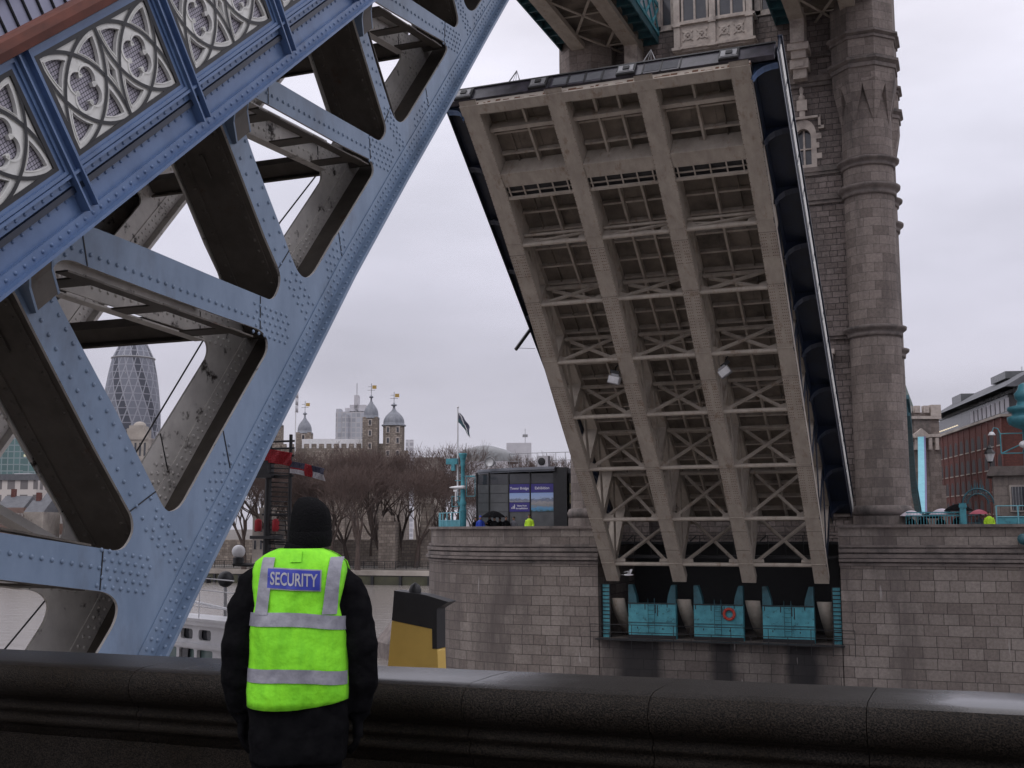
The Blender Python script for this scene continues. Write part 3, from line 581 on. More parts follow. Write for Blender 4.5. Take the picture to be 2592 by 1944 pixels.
# one cast panel: frame, dark grooves, wire mesh, pierced tracery of quarter circles with quatrefoils
def arc(cx, cy, r, a0, a1, n=14): return [(cx+r*math.cos(a0+(a1-a0)*i/n), cy+r*math.sin(a0+(a1-a0)*i/n)) for i in range(n+1)]
def shrink(poly, k=None, d=.02):
    cx = sum(p[0] for p in poly)/len(poly); cy = sum(p[1] for p in poly)/len(poly)
    if k: return [(cx+(p[0]-cx)*k, cy+(p[1]-cy)*k) for p in poly]
    n = len(poly); out = []; A_ = sum(poly[i][0]*poly[(i+1) % n][1]-poly[(i+1) % n][0]*poly[i][1] for i in range(n)); sg = 1 if A_ > 0 else -1
    for i in range(n):
        p, q, r = V(poly[i-1]+(0,)), V(poly[i]+(0,)), V(poly[(i+1) % n]+(0,))
        e1 = (q-p).normalized(); e2 = (r-q).normalized(); n1 = V((-e1.y, e1.x, 0))*sg; n2 = V((-e2.y, e2.x, 0))*sg
        bs = (n1+n2); bs = bs.normalized() if bs.length > .05 else n1; k_ = max(.6, bs.dot(n1)); o = q+bs*(d/k_); out.append((o.x, o.y))
    return out
def panel_cells():
    L = .81; cells = []; rA = L
    ang = math.acos(.5)  # arcs of radius L about the corners meet at 60 degrees
    for sx in (0, 1):
        # unit square with corner (0,0); arcs about four corners
        sq = lambda pts: [(-.81+sx*L+p[0]*L, -.405+p[1]*L) for p in pts]
        a30, a60 = PI/6, PI/3
        A0 = lambda t0, t1: arc(0, 0, 1, t0, t1, 8); B0 = lambda t0, t1: arc(1, 0, 1, t0, t1, 8); C0 = lambda t0, t1: arc(1, 1, 1, t0, t1, 8); D0 = lambda t0, t1: arc(0, 1, 1, t0, t1, 8)
        top = (.5, math.sin(a60)); 
        # centre: arcs about corners, each between the crossing points
        cen = A0(a30, a60)+B0(PI-a60, PI-a30)[1:]+C0(PI+a30, PI+a60)[1:]+D0(-a60, -a30)[1:-1]
        cells.append(('centre', sq(cen), sx))
        tl = A0(PI/2, a60)+B0(PI-a60, PI-a30)[1:]+C0(PI+a30, PI)[1:-1]      # corner cell at top left
        cells.append(('corner', sq(tl), 0)); cells.append(('corner', sq([(1-x, y) for x, y in tl]), 0)); cells.append(('corner', sq([(x, 1-y) for x, y in tl]), 0)); cells.append(('corner', sq([(1-x, 1-y) for x, y in tl]), 0))
        te = A0(PI/2, a60)+B0(PI-a60, PI/2)[1:]
        cells.append(('edge', sq(te), 0)); cells.append(('edge', sq([(x, 1-y) for x, y in te]), 0))
        le = [(y_, x_) for x_, y_ in te]; le = [(1-x, y) for x, y in le]
        if sx == 0: cells.append(('edge', sq(le), 0)); 
        else: cells.append(('edge', sq([(1-x, y) for x, y in le]), 0))
        if sx == 0:
            r_ = [(1-x, y) for x, y in le]; mid = sq(r_); rr = [(-p[0], p[1]) for p in mid]
            body = [p for p in mid if p[0] < -1e-6]+[p for p in reversed(rr) if p[0] > 1e-6]
            tops = [(0, .405), (0, -.405)]
            pts = sorted([p for p in mid if p[0] < -1e-6], key=lambda p: p[1]); pts2 = sorted([p for p in rr if p[0] > 1e-6], key=lambda p: -p[1])
            cells.append(('diamond', [(0, -.405)]+pts+[(0, .405)]+pts2, 0))
    return cells
CELLS = panel_cells()
def quatrefoil(cx, cy):
    out = []; d, r = .098, .096
    for k in range(4):
        a = PI/4+k*PI/2; ox, oy = cx+d*math.cos(a), cy+d*math.sin(a)
        out += arc(ox, oy, r, a-2.05, a+2.05, 12)
    return out
def make_panel(k, side=1):
    sc = 2.257+1.955*(k-2); nc = .925; W, H = .835, .422
    p = MB(); mp_ = lambda a, b, x=0: NL((XF+x)*side, sc+a, nc+b)
    fr = [(-.907, -.487), (.907, -.487), (.907, .49), (-.907, .49)]; inn = [(-W, -H), (W, -H), (W, H), (-W, H)]; mid = [(-.875, -.457), (.875, -.457), (.875, .46), (-.875, .46)]
    o = V((-side, 0, 0)); p.prism(fr, [inn], lambda a, b: mp_(a, b, .0), o*.05, (0, 0, 0)); p.prism(fr, [mid], lambda a, b: mp_(a, b, .018), o*.0175, (0, 0, 0))
    pan = p.build('parapet_panel', ['fascia_blue'], near)
    w = MB(); q = [mp_(a, b, -.06) for a, b in inn]; w.add(q, [(0, 1, 2, 3)], 0, uvs=[inn]); w.build('wire_infill', ['wire'], pan)
    t = MB(); bd = MB(); holes = []; rims = []
    def scaled(poly, k): cx = sum(q[0] for q in poly)/len(poly); cy = sum(q[1] for q in poly)/len(poly); return [(cx+(q[0]-cx)*k, cy+(q[1]-cy)*k) for q in poly]
    for kind, poly, sx in CELLS:
        if kind == 'centre': cx = -.405+sx*.81; holes.append([(cx+x, y) for x, y in quatrefoil(0, 0)]); rims.append((holes[-1], [(cx+x*1.13, y*1.13) for x, y in quatrefoil(0, 0)]))
        elif kind == 'corner': holes.append(scaled(poly, .60)); rims.append((scaled(poly, .60), scaled(poly, .67)))
        elif kind == 'diamond': holes.append(scaled(poly, .40)); rims.append((scaled(poly, .40), scaled(poly, .5)))
    t.prism([(-.815, -.409), (.815, -.409), (.815, .409), (-.815, .409)], holes, lambda a, b: mp_(a, b, -.016), o*.03, (0, 0, 0))
    for hi, ho in rims: t.prism(ho, [hi], lambda a, b: mp_(a, b, -.009), o*.0068, (0, 0, 0))          # raised rim round each opening
    t.build('tracery', ['white'], pan)
    k_ = 0
    for sx in (0, 1):
        for (cx, cy, a0) in ((0, 0, 0), (1, 0, PI/2), (1, 1, PI), (0, 1, -PI/2)):
            X_, Y_ = -.81+(sx+cx)*.81, -.405+cy*.81; k_ += 1
            ri, ro_ = .81-.0165, .81+.0165; A1 = arc(X_, Y_, ri, a0, a0+PI/2, 26); B1 = arc(X_, Y_, ro_, a0, a0+PI/2, 26)
            cl = lambda q: (max(-.83, min(.83, q[0])), max(-.418, min(.418, q[1])))
            for i in range(26): bd.add([mp_(*cl(q), -.0055+.0006*k_) for q in (A1[i], A1[i+1], B1[i+1], B1[i])], [(0, 1, 2, 3)], 0)
    bd.prism(inn, [[(-.79, -.385), (.79, -.385), (.79, .385), (-.79, .385)]], lambda a, b: mp_(a, b, .001), o*.02, (0, 0, 0))
    bd.build('groove', ['black'], pan); return pan
proto = make_panel(2)
for k in list(range(0, 2))+list(range(3, 15)):
    c = copy_tree(proto, parent=near); c.location = V(proto.location)+nS*(1.955*(k-2))
m = MB(); bx(m, -XF, -XF+.05, S0, S1, .43, 1.43); m.build('west_parapet', ['fascia_blue'], near)
m = MB()                                                                    # slatted barrier between footway and road
bx(m, 6.28, 6.31, S0, S1, .5, 3.2, 0)
s = -3.5
while s < 12: bx(m, 6.312, 6.33, s, s+.022, .4, 3.22, 1); s += .19
bx(m, 6.312, 6.37, S0, S1, 1.62, 1.68, 1); bx(m, 6.28, 6.37, S0, S1, 3.2, 3.27, 1)
m.build('roadside_barrier', ['lilacdeck', 'black'], near)
m = MB(); pts = [at(690*1.1718, 370*1.1718, 22), at(605*1.1718, 480*1.1718, 21), at(445*1.1718, 725*1.1718, 20), at(295*1.1718, 975*1.1718, 19), at(112*1.1718, 1280*1.1718, 18), at(-60, 1730, 17)]
m.tube(pts, .014, 6); m.build('stay_cable', ['black'], near)
# ================================================================== far bascule
PF = R(38.3); CF, SF = math.cos(PF), math.sin(PF)
def FL(x, s, n): return V((x, 48.0+s*CF+n*SF, 20.0-s*SF+n*CF))
fS, fN = V((0, CF, -SF)), V((0, SF, CF))
def f_sn(Y, Z): return ((Y-48)*CF-(Z-20)*SF, (Y-48)*SF+(Z-20)*CF)
FNODES = [f_sn(*p) for p in ((47.1, 19.25), (50.4, 16.42), (53.06, 13.8), (55.7, 11.27), (58.2, 8.58), (60.8, 5.87), (63.46, 3.15), (66.05, .33), (68.4, -2.3), (69.25, -3.27))]
fb = lambda s: lerp(FNODES, s)
far = thing('raised_bridge_leaf', FL(0, 30, 0), 'rusty cream ribbed underside of the far bridge leaf, raised in front of the stone tower', 'bascule bridge leaf', 'raised bridge leaves')
def fbx(mb, x0, x1, s0, s1, n0, n1, mat=0): mb.box(FL((x0+x1)/2, (s0+s1)/2, (n0+n1)/2), (abs(x1-x0), abs(s1-s0), abs(n1-n0)), mat, (V((1, 0, 0)), fS, fN))
for gi, gx in enumerate((-6.18, -2.06, 2.06, 6.18)):
    o = MB(); segs = []
    for i in range(len(FNODES)-1):
        (a, p), (b, q) = FNODES[i], FNODES[i+1]
        for k in range(3): segs.append((a+(b-a)*k/3, a+(b-a)*(k+1)/3))
    def smooth_b(s):
        return (fb(s-.8)+2*fb(s)+fb(s+.8))/4
    for (a, b) in segs:
        q = [FL(gx+x, s, smooth_b(s)+d) for s in (a, b) for d in (0, .09) for x in (-.41, .41)]
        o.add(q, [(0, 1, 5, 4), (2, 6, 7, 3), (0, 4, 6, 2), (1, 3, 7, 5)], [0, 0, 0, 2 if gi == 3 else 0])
        # cover plates and joints, a centimetre proud
    for s in (.45, 8.3, 9.6, 11.2, 14.6, 16.6, 19.4, 22.6, 25.2, 27.2, 28.6): o.beam(FL(gx-.41, s, smooth_b(s)-.006), FL(gx+.41, s, smooth_b(s)-.006), .018, .012, fN, 3)
    for (a, b) in ((8.3, 9.6), (11.2, 14.6), (16.6, 19.4), (22.6, 25.2)):
        n = 5
        for k in range(n):
            s0, s1 = a+(b-a)*k/n, a+(b-a)*(k+1)/n
            q = [FL(gx+x, s, smooth_b(s)-.014) for s in (s0, s1) for x in (-.36, .36)]; o.add(q, [(0, 1, 3, 2)], 0)
        s = a+.1
        while s < b:
            for x in (-.31, -.22, -.12, .12, .22, .31): o.dome(FL(gx+x, s, smooth_b(s)-.014), -fN, .026, mat=1, seg=5)
            s += .17
    s = .6
    while s < 29.5:
        for x in (-.385, .385): o.dome(FL(gx+x, s, smooth_b(s)-.002), -fN, .02, mat=1, seg=5)
        s += .24
    fbx(o, gx-.40, gx+.40, .1, 31.3, -.62, -.16, 0)                               # top chord
    for i, (s, n) in enumerate(FNODES[1:-1]):
        if s < 11:
            for x in (-.38, .38): pass
        w0 = .17
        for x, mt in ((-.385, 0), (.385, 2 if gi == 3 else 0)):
            o.box(FL(gx+x, s, (n-.5)/2), (.03, .46, abs(n)-.5), mt, (V((1, 0, 0)), fS, fN))
        for ds in (-.2, .2): o.box(FL(gx, s+ds, (n-.5)/2), (.76, .025, abs(n)-.5), 0, (V((1, 0, 0)), fS, fN))
    for i in range(1, len(FNODES)-2):
        (a, p), (b, q) = FNODES[i], FNODES[i+1]
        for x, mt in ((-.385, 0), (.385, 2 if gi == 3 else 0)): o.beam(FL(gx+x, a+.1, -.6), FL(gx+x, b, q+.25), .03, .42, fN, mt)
    for x, mt in ((-.385, 0), (.385, 2 if gi == 3 else 0)):                          # solid web towards the tip, chord web below
        pl = [(s, smooth_b(s)+.05) for s in [0, 2, 4, 6, 8.5]]+[(8.5, -.3), (0, -.3)]
        o.prism(pl, [], lambda s, n, x=x: FL(gx+x, s, n), (.02, 0, 0), (mt, 0, 0))
        for i in range(1, len(FNODES)-1):
            (a, p), (b, q) = FNODES[i], FNODES[i+1]; o.prism([(a, p+.06), (b, q+.06), (b, q+.5), (a, p+.45)], [], lambda s, n, x=x: FL(gx+x, s, n), (.022, 0, 0), (mt, 0, 0))
    o.build('girder', ['farbeige', 'rust', 'deepblue', 'brown'], far)
    t = MB()                                                                        # tail of the girder curving down into the machinery chamber
    ns = 9
    for i in range(ns):
        a0, a1 = i/ns, (i+1)/ns
        pa = lambda a: V((gx+.25*a, 70.1+1.9*a*a+.5*a, -4.35-2.6*a))
        q = [pa(a)+V((x, dy, 0)) for a in (a0, a1) for dy in (0, .25) for x in (-.43+.1*a, .43)]
        t.add(q, [(0, 1, 5, 4), (2, 6, 7, 3), (0, 4, 6, 2), (1, 3, 7, 5)], 0, True)
    t.build('girder_tail', ['farbeige'], far)
for i, (s, n) in enumerate(FNODES[1:]):
    if i == 8: continue
    for (xa, xb) in ((-5.76, -2.48), (-1.64, 1.64), (2.48, 5.76)):
        m = MB(); top = -.78; h = n+.12
        if i == 0:                                                                  # solid cross girder with a row of framed openings below it
            fbx(m, xa, xb, s-.35, s+.35, n+.02, n+.10); fbx(m, xa, xb, s-.36, s-.30, n, -.2); fbx(m, xa, xb, s+.75, s+.81, n+.1, -.25)
            fbx(m, xa, xb, s+.35, s+.42, n+.03, n+.2); fbx(m, xa, xb, s+.98, s+1.12, n-.06, n+.06)
            for k in range(5): x = xa+.16+(xb-xa-.32)*k/4; fbx(m, x-.03, x+.03, s+.4, s+1.0, n+.0, n+.06)
            fbx(m, xa, xb, s+.4, s+1.05, n+.16, n+.18, 1)
            m.build('cross_girder', ['farbeige', 'black'], far); continue
        m.tube([FL(xa-.2, s, h), FL(xb+.2, s, h)], .115, 8, 0)
        if i <= 6:
            if i == 1: m.beam(FL(xa, s, h+.1), FL(xb, s-.1, h+.45), .12, .10, fS); m.beam(FL(xb, s+.1, h+.1), FL(xa, s, h+.45), .12, .10, fS); m.tube([FL(xa, s-.2, h+.5), FL(xb, s-.2, h+.5)], .08, 6)
            else:
                m.beam(FL(xa+.05, s, h+.08), FL(xb-.3, s, top), .15, .12, fS); m.beam(FL(xb-.05, s+.13, h+.08), FL(xa+.3, s+.13, top), .15, .12, fS)
                m.box(FL((xa+xb)/2, s, top+.06), (xb-xa, .16, .14), 0, (V((1, 0, 0)), fS, fN))
            for x, sg in ((xa, 1), (xb, -1)): m.prism([(x-.05*sg, h-.1), (x+.45*sg, h-.02), (x+.42*sg, h+.28), (x-.05*sg, h+.5)], [], lambda a, b, s=s: FL(a, s-.05, b), fS*.03, (0, 0, 0))
        else:
            m.beam(FL(xa, s, h+.05), FL(xb-.2, s, -1.4), .16, .14, fS); m.beam(FL(xb, s+.14, h+.05), FL(xa+.2, s+.14, -1.4), .16, .14, fS)
            for x, sg in ((xa, 1), (xb, -1)): m.box(FL(x+.28*sg, s-.02, h+.2), (.6, .2, .22), 0, (V((1, 0, 0)), fS, fN))
        m.build('cross_frame', ['farbeige'], far)
m = MB(); fbx(m, -6.62, 6.62, .05, 31.6, -.16, -.02, 0)
for k in range(26):                                                                 # buckle plates, some a little lower and paler than others
    s0 = .9+k*1.17
    for (xa, xb) in ((-5.75, -2.5), (-1.6, 1.6), (2.5, 5.75)):
        fbx(m, xa, xb, s0-.05, s0+.05, -.42, -.16, 1)
        w = (xb-xa)/3
        for j in range(3):
            if random.random() < .5: fbx(m, xa+w*j+.05, xa+w*(j+1)-.05, s0+.08, s0+1.08, -.185-.02*random.random(), -.161, 3 if random.random() < .6 else 0)
for x in (-3.95, -.55, .55, 3.95): fbx(m, x-.055, x+.055, .6, 31, -.56, -.16, 1)
for x in (-5.0, 5.0): fbx(m, x-.025, x+.025, .6, 31, -.34, -.16, 2)
fbx(m, -5.75, 5.75, 1.55, 1.75, -.78, -.2, 1)
m.build('deck', ['farplate', 'farbeige', 'farplate', 'farplate'], far)
m = MB(); fbx(m, -6.62, 6.62, -.04, .46, fb(.2)-.03, fb(.2)+.06, 0); fbx(m, -6.62, 6.62, -.02, .03, fb(.2), -.62, 1)
x = -6.6
while x < 6.6: l = .05+.14*random.random(); w_ = .08+.3*random.random(); fbx(m, x, x+w_, -.03, -.021, fb(.2)+.02, fb(.2)+.05+l, 2); x += w_+random.random()*.35
m.build('end_beam', ['farbeige', 'farbeige', 'rust'], far)
m = MB(); fbx(m, -7.6, 7.6, -.14, .1, -.78, .12, 0); fbx(m, -7.62, 7.62, -.2, .15, .1, .2, 1)
for x in (-2.35, -1.5, -.7, .1, 1.95, 2.75, 3.6): fbx(m, x-.03, x+.03, -.165, -.13, -.76, .1, 1)
for x in (-1.9, -1.1, -.3, 2.35, 3.15): fbx(m, x-.33, x+.33, -.152, -.13, -.66, -.05, 2)
m.build('nose_plate', ['purpleblack', 'black', 'slate'], far)
for x in (-6.55, -2.9, 1.2, 5.7):
    m = MB(); fbx(m, x-.42, x+.42, -.26, -.13, -.74, .02, 0); fbx(m, x-.34, x+.34, -.31, -.25, -.6, -.15, 1); fbx(m, x-.12, x+.16, -.36, -.3, -.5, -.26, 0); fbx(m, x-.38, x+.38, -.29, -.25, -.66, -.6, 1); m.build('nose_latch', ['black', 'metal'], far)
for x in (-4.35, 2.05):
    m = MB(); a, b, c = FL(x-.42, .1, .15), FL(x+.42, .1, .15), FL(x, -.1, 1.25)
    m.tube([a, c, b], .035, 6); m.tube([FL(x-.1, .1, .15), c], .012, 5); m.tube([FL(x+.12, .1, .15), c], .012, 5); m.tube([a, b], .02, 5); m.build('warning_frame', ['metal'], far)
for sd in (1, -1):
    m = MB(); fbx(m, 6.6*sd, 7.72*sd, 0, 31, -.06, 0, 0); fbx(m, 7.66*sd, 7.70*sd, 0, 31, -.42, .02, 0); fbx(m, 6.62*sd, 6.64*sd, .3, 31, -.9, -.1, 0); m.build('footway_floor', ['deepblue'], far)
    for k in range(10):
        s = .6+k*3.25; m = MB(); pl = [(6.6, -1.25), (6.66, -1.25), (6.8, -.85), (7.05, -.55), (7.35, -.42), (7.66, -.38), (7.66, -.06), (6.6, -.06)]
        m.prism(pl, [], lambda a, b, s=s: FL(a*sd, s, b), fS*.05, (0, 0, 0))
        for i in range(4):
            (a, b), (c, d) = pl[1+i], pl[2+i]; q = [FL(a*sd, s-.12, b), FL(a*sd, s+.17, b), FL(c*sd, s+.17, d), FL(c*sd, s-.12, d)]; m.add(q, [(0, 1, 2, 3)], 0)
        m.build('footway_bracket', ['fascia_blue' if k == 0 else 'deepblue'], far)
    m = MB(); fbx(m, 7.64*sd, 7.70*sd, .1, 31, .02, 1.12, 0); fbx(m, 7.58*sd, 7.78*sd, .1, 31, 1.12, 1.22, 0)
    for k in range(16): fbx(m, 7.69*sd, 7.72*sd, .2+1.95*k, .26+1.95*k, .02, 1.12, 0); fbx(m, 7.70*sd, 7.73*sd, .36+1.95*k, 2.06+1.95*k, .28, .88, 1)
    m.build('footway_parapet', ['deepblue', 'white'], far)
m = MB(); p = FL(-7.7, 14.6, -.2); m.beam(p, p+V((-.55, -.9, -1.25)), .12, .16, (0, 0, 1)); m.tube([p+V((-.5, -.8, -1.15)), p+V((.2, .1, -1.1))], .012, 5); m.build('marker_arm', ['black'], far)
def floodlight(p, tilt, label):
    t = thing('floodlight', p, label, 'floodlight', 'floodlights hung under the raised leaf'); p = V(p)
    ax = (V((math.cos(tilt), 0, math.sin(tilt))), V((0, 1, 0)), V((-math.sin(tilt), 0, math.cos(tilt))))
    m = MB(); m.box(p, (.62, .35, .42), 0, ax); m.box(p+ax[2]*.25, (.4, .22, .14), 0, ax); m.build('housing', ['metal'], t)
    m = MB(); m.box(p-V((0, .19, 0)), (.54, .03, .34), 0, ax); m.build('lens', ['lampglass'], t)
    m = MB(); m.tube([p+V((.0, .1, .2)), p+V((0, .3, .7)), p+V((0, .8, .9))], .04, 6); m.box(p+V((0, .1, .42)), (.5, .06, .2), 0, ax); m.build('bracket', ['black'], t)
floodlight(atY(1555, 962, 58.6), R(-15), 'grey floodlight hanging beside the second girder from the left under the raised leaf')
floodlight(atY(1835, 942, 58.8), R(35), 'pale floodlight tilted up beside the third girder from the left under the raised leaf')
# ================================================================== far pier
FY = 69.5
pier = thing('bridge_pier', (0, 80, WATER-3), 'broad rounded granite pier under the stone tower', 'bridge pier')
def outline(off, x0=12.0, r=10.5, n=26, side=-1):
    rr = r+off; pts = [(side*7.15, 80-rr)]+[(side*(x0+rr*math.sin(PI*i/n)), 80-rr*math.cos(PI*i/n)) for i in range(n+1)]
    return pts+[(side*7.15, 80+rr)]
def strip(mb, pts, z0, z1, mat=0, off2=None, smooth=False):
    u = 0
    for i in range(len(pts)-1):
        (a, b), (c, d) = pts[i], pts[i+1]; l = math.hypot(c-a, d-b)
        (a2, b2), (c2, d2) = (off2[i], off2[i+1]) if off2 else (pts[i], pts[i+1])
        mb.add([(a, b, z0), (c, d, z0), (c2, d2, z1), (a2, b2, z1)], [(0, 1, 2, 3)], mat, smooth, [[(u, z0), (u+l, z0), (u+l, z1), (u, z1)]]); u += l
for sd in (-1, 1):
    w = MB(); O = lambda off: outline(off, x0=12.0 if sd < 0 else 19.0, side=sd)
    strip(w, O(0.0), WATER-3, -2.25); strip(w, O(-.12), -2.25, .02)
    w.build('wall', ['pier'], pier)
    bnd = MB()
    def ring(z0, z1, o, mat=0):
        strip(bnd, O(o), z0, z1, mat); ptsi = O(-.6); po = O(o)
        strip(bnd, po, z1, z1+.0005, mat, off2=ptsi); strip(bnd, ptsi, z0-.0005, z0, mat, off2=po)
    ring(-.10, .06, .06); ring(-1.22, -1.08, .02); ring(-1.50, -1.30, .14); ring(-1.82, -1.60, .10); ring(-2.02, -1.86, .24); ring(-2.25, -2.1, .08)
    bnd.build('moulding', ['band'], pier)
    fl = MB(); pts = O(-.35); ctr = (sd*9, 80)
    fl.add([(x, y, -.95) for x, y in pts]+[(ctr[0], ctr[1], -.95)], [(i, i+1, len(pts)) for i in range(len(pts)-1)]+[(len(pts)-1, 0, len(pts))], 0)
    strip(fl, O(-.5), -.95, .0, 0); fl.build('terrace_floor', ['paving'], pier)
    j = MB(); j.bb(sd*7.15, sd*7.2, 69.5, 78, WATER-3, .0); j.build('jamb', ['pier'], pier)
    c = MB()                                                                       # cutwater with sloping cap at the foot
    pr = [(5.6, WATER-3), (5.6, -8.3), (4.6, -7.1), (3.0, -6.3), (.2, -6.0)]
    c.lathe(pr, (-22.4 if sd < 0 else 29.4, 81.2, 0), 12, mat=0, smooth=False); c.build('cutwater', ['band'], pier)
w = MB(); w.bb(-7.2, 7.2, FY, 78, WATER-3, -6.7); w.build('sill_wall', ['pier'], pier)
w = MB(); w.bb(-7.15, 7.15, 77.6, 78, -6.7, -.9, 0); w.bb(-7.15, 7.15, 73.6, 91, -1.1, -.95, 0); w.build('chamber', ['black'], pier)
w = MB(); w.bb(-7.0, 7.0, 76.0, 77.5, -.95, 5.5); w.build('road_portal_wall', ['rubble'], pier)
w = MB()
for z in (-5.85, -6.3): w.tube([(-7.6, FY-.45, z), (7.9, FY-.45, z)], .022, 5)
for x in [-7.6, -6.4, -5.0, -3.75, -2.45, -1.4, -.2, .95, 2.1, 3.1, 4.2, 5.5, 6.7, 7.9]: w.tube([(x, FY-.45, -5.85 if abs(x) > 7 or x in (-5.0, -2.45, -1.4, .95, 3.1, 5.5) else -6.3), (x, FY-.45, -7.3)], .02, 5)
w.bb(-7.3, 7.3, FY-.5, FY, -6.78, -6.71); w.build('sill_railing', ['black'], pier)
ga = thing('service_gantry', (0, 70.9, -1.9), 'black railed service gantry crossing behind the foot of the far bridge leaf', 'gantry')
w = MB()
for z in (-.55, -1.05): w.tube([(-6.6, 70.7, z), (6.9, 70.7, z)], .022, 5)
k = -6.2
while k < 6.8: w.beam((k, 70.7, -1.75), (k, 70.7, -.55), .05, .05); k += 1.02
for x in (-5.4, -1.4, 2.8): w.beam((x-.3, 70.7, -.9), (x+.1, 70.7, -.56), .07, .07)
w.build('railing', ['black'], ga); w = MB(); w.bb(-7.1, 7.1, 70.6, 71.4, -1.92, -1.74); w.build('walkway', ['black'], ga)
mach_lab = ['turquoise steel machinery box streaked with black, left one in the pier recess', 'turquoise steel machinery box carrying the round orange lifebuoy', 'turquoise steel machinery box nearest the right wall of the pier recess']
for i, xc in enumerate((-3.95, .08, 4.14)):
    b = thing('machinery_box', (xc, 70.3, -6.7), mach_lab[i], 'machinery box', 'turquoise boxes in the pier recess')
    m = MB(); m.bb(xc-1.46, xc+1.46, 69.85, 70.3, -6.70, -4.6, 0)
    for sx in (-1, 1): m.prism([(xc+sx*1.46, -4.6), (xc+sx*.93, -4.6), (xc+sx*.98, -4.2), (xc+sx*1.2, -3.5), (xc+sx*1.46, -3.5)], [], lambda a, c: V((a, 69.9, c)), (0, .5, 0), (1, 1, 1))  # horns in darker teal, standing in for the shadow around them
    m.build('casing', ['turq', 'turqdark'], b)
    m = MB(); m.bb(xc-1.47, xc+1.47, 69.82, 69.85, -5.78, -5.72, 0); m.bb(xc-1.48, xc+1.48, 69.8, 69.85, -4.64, -4.58, 1); m.bb(xc-1.47, xc+1.47, 69.83, 69.85, -6.70, -6.48, 1)
    for (x, z, l) in ((-.42, -4.65, .33), (.22, -4.68, .5), (.36, -4.7, .65), (.95, -4.63, .2), (-1.35, -4.65, .25), (.66, -6.05, .1), (-.9, -6.0, .12)):
        m.bb(xc+x-.025, xc+x+.03, 69.843, 69.85, z-l, z, 1)
    m.build('trim', ['turqdark', 'black'], b)
    m = MB()
    for dx in (-.2, .2): m.tube([(xc+dx, 69.72, -6.4), (xc+dx, 69.72, -4.3)], .018, 5)
    k = -6.3
    while k < -4.7: m.tube([(xc-.2, 69.72, k), (xc+.2, 69.72, k)], .014, 5); k += .26
    m.build('ladder', ['turqdark'], b)
for x, lab in ((-6.82, 'teal ribbed steel column against the left wall of the pier recess'), (6.9, 'teal ribbed steel column against the right wall of the pier recess')):
    m = MB(); m.bb(x-.25, x+.25, 69.9, 70.1, -6.7, -3.5, 0); k = -6.5
    while k < -3.5: m.bb(x-.26, x+.26, 69.86, 69.9, k, k+.05, 1); k += .23
    m.bb(x-.28, x-.22, 69.84, 70, -6.7, -3.5, 1); m.bb(x+.22, x+.28, 69.84, 70, -6.7, -3.5, 1)
    tag(m.build('ribbed_column', ['turq', 'black']), lab, 'steel column', 'ribbed columns in the pier recess')
lb = thing('lifebuoy', (.75, 69.66, -5.5), 'round orange lifebuoy hung on the middle turquoise box', 'lifebuoy')
m = MB(); m.lathe([(.30+.085*math.cos(2*PI*i/12), .085*math.sin(2*PI*i/12)) for i in range(13)], (.75, 69.72, -5.13), 28, axis=(V((1, 0, 0)), V((0, 0, 1)), V((0, -1, 0)))); m.build('ring', ['orange'], lb)
m = MB()
for k in range(4):
    a = PI/4+k*PI/2; c = V((.75+.30*math.cos(a), 69.72, -5.13+.30*math.sin(a))); d = V((-math.sin(a), 0, math.cos(a))); m.tube([c-d*.03, c+d*.03], .095, 10)
m.build('band', ['red'], lb)
gl = thing('seagull', atY(1590, 1455, 67.8), 'white and grey gull flying past the foot of the leftmost girder', 'seagull')
def gull(c):
    m = MB(); c = V(c)
    m.loft([[c+V((x, r*math.cos(2*PI*k/10), r*math.sin(2*PI*k/10)*.9)) for k in range(10)] for x, r in ((-.28, .012), (-.18, .05), (-.05, .075), (.08, .07), (.17, .045), (.21, .05), (.26, .042), (.30, .015), (.335, .006))])
    for s, up in ((-1, .22), (1, .30)):
        P_ = [c+V((.05, s*.05, .03)), c+V((.12, s*.28, .03+up*.9)), c+V((-.02, s*.62, .02+up*.7))]; ch = (.16, .15, .03)
        for i in range(2):
            a, b = P_[i], P_[i+1]; q = [a+V((ch[i]/2, 0, 0)), b+V((ch[i+1]/2, 0, 0)), b-V((ch[i+1]/2+.05*i, 0, 0)), a-V((ch[i]/2, 0, 0))]; m.add(q+[p+V((0, 0, .014)) for p in q], [(3, 2, 1, 0), (4, 5, 6, 7), (0, 1, 5, 4), (2, 3, 7, 6), (1, 2, 6, 5), (3, 0, 4, 7)], 0)
    m.prism([(-.22, -.02), (-.40, -.08), (-.40, .08), (-.22, .02)], [], lambda a, b: c+V((a, b, .01)), (0, 0, -.01), (0, 0, 0))
    return m
gull(wloc(gl)).build('body', ['boatwhite'], gl)
# ================================================================== tower
TY = 74.0
tower = thing('bridge_tower', (0, 79, 0), 'tall grey stone bridge tower with round corner turrets behind the far leaf', 'bridge tower')
def arch_pts(x0, x1, z0, z1, k=.5, n=6):
    w = (x1-x0)/2; cx = (x0+x1)/2; h = w*1.25
    pts = [(x0, z0), (x1, z0), (x1, z1-h)]
    for i in range(1, n+1): t = i/n; pts.append((x1-w*(1-math.cos(t*PI/2)), z1-h+h*math.sin(t*PI/2)))
    for i in range(n-1, -1, -1): t = i/n; pts.append((x0+w*(1-math.cos(t*PI/2)), z1-h+h*math.sin(t*PI/2)))
    return pts
w = MB(); WY = 74.3
win = arch_pts(4.85, 6.0, 22.75, 25.4); win2 = [(-x, z) for x, z in reversed(win)]
front = [(-9.3, -.95), (9.3, -.95), (9.3, 60), (-9.3, 60)]
bay = [(-2.55, 31.2), (2.55, 31.2), (2.55, 44), (-2.55, 44)]
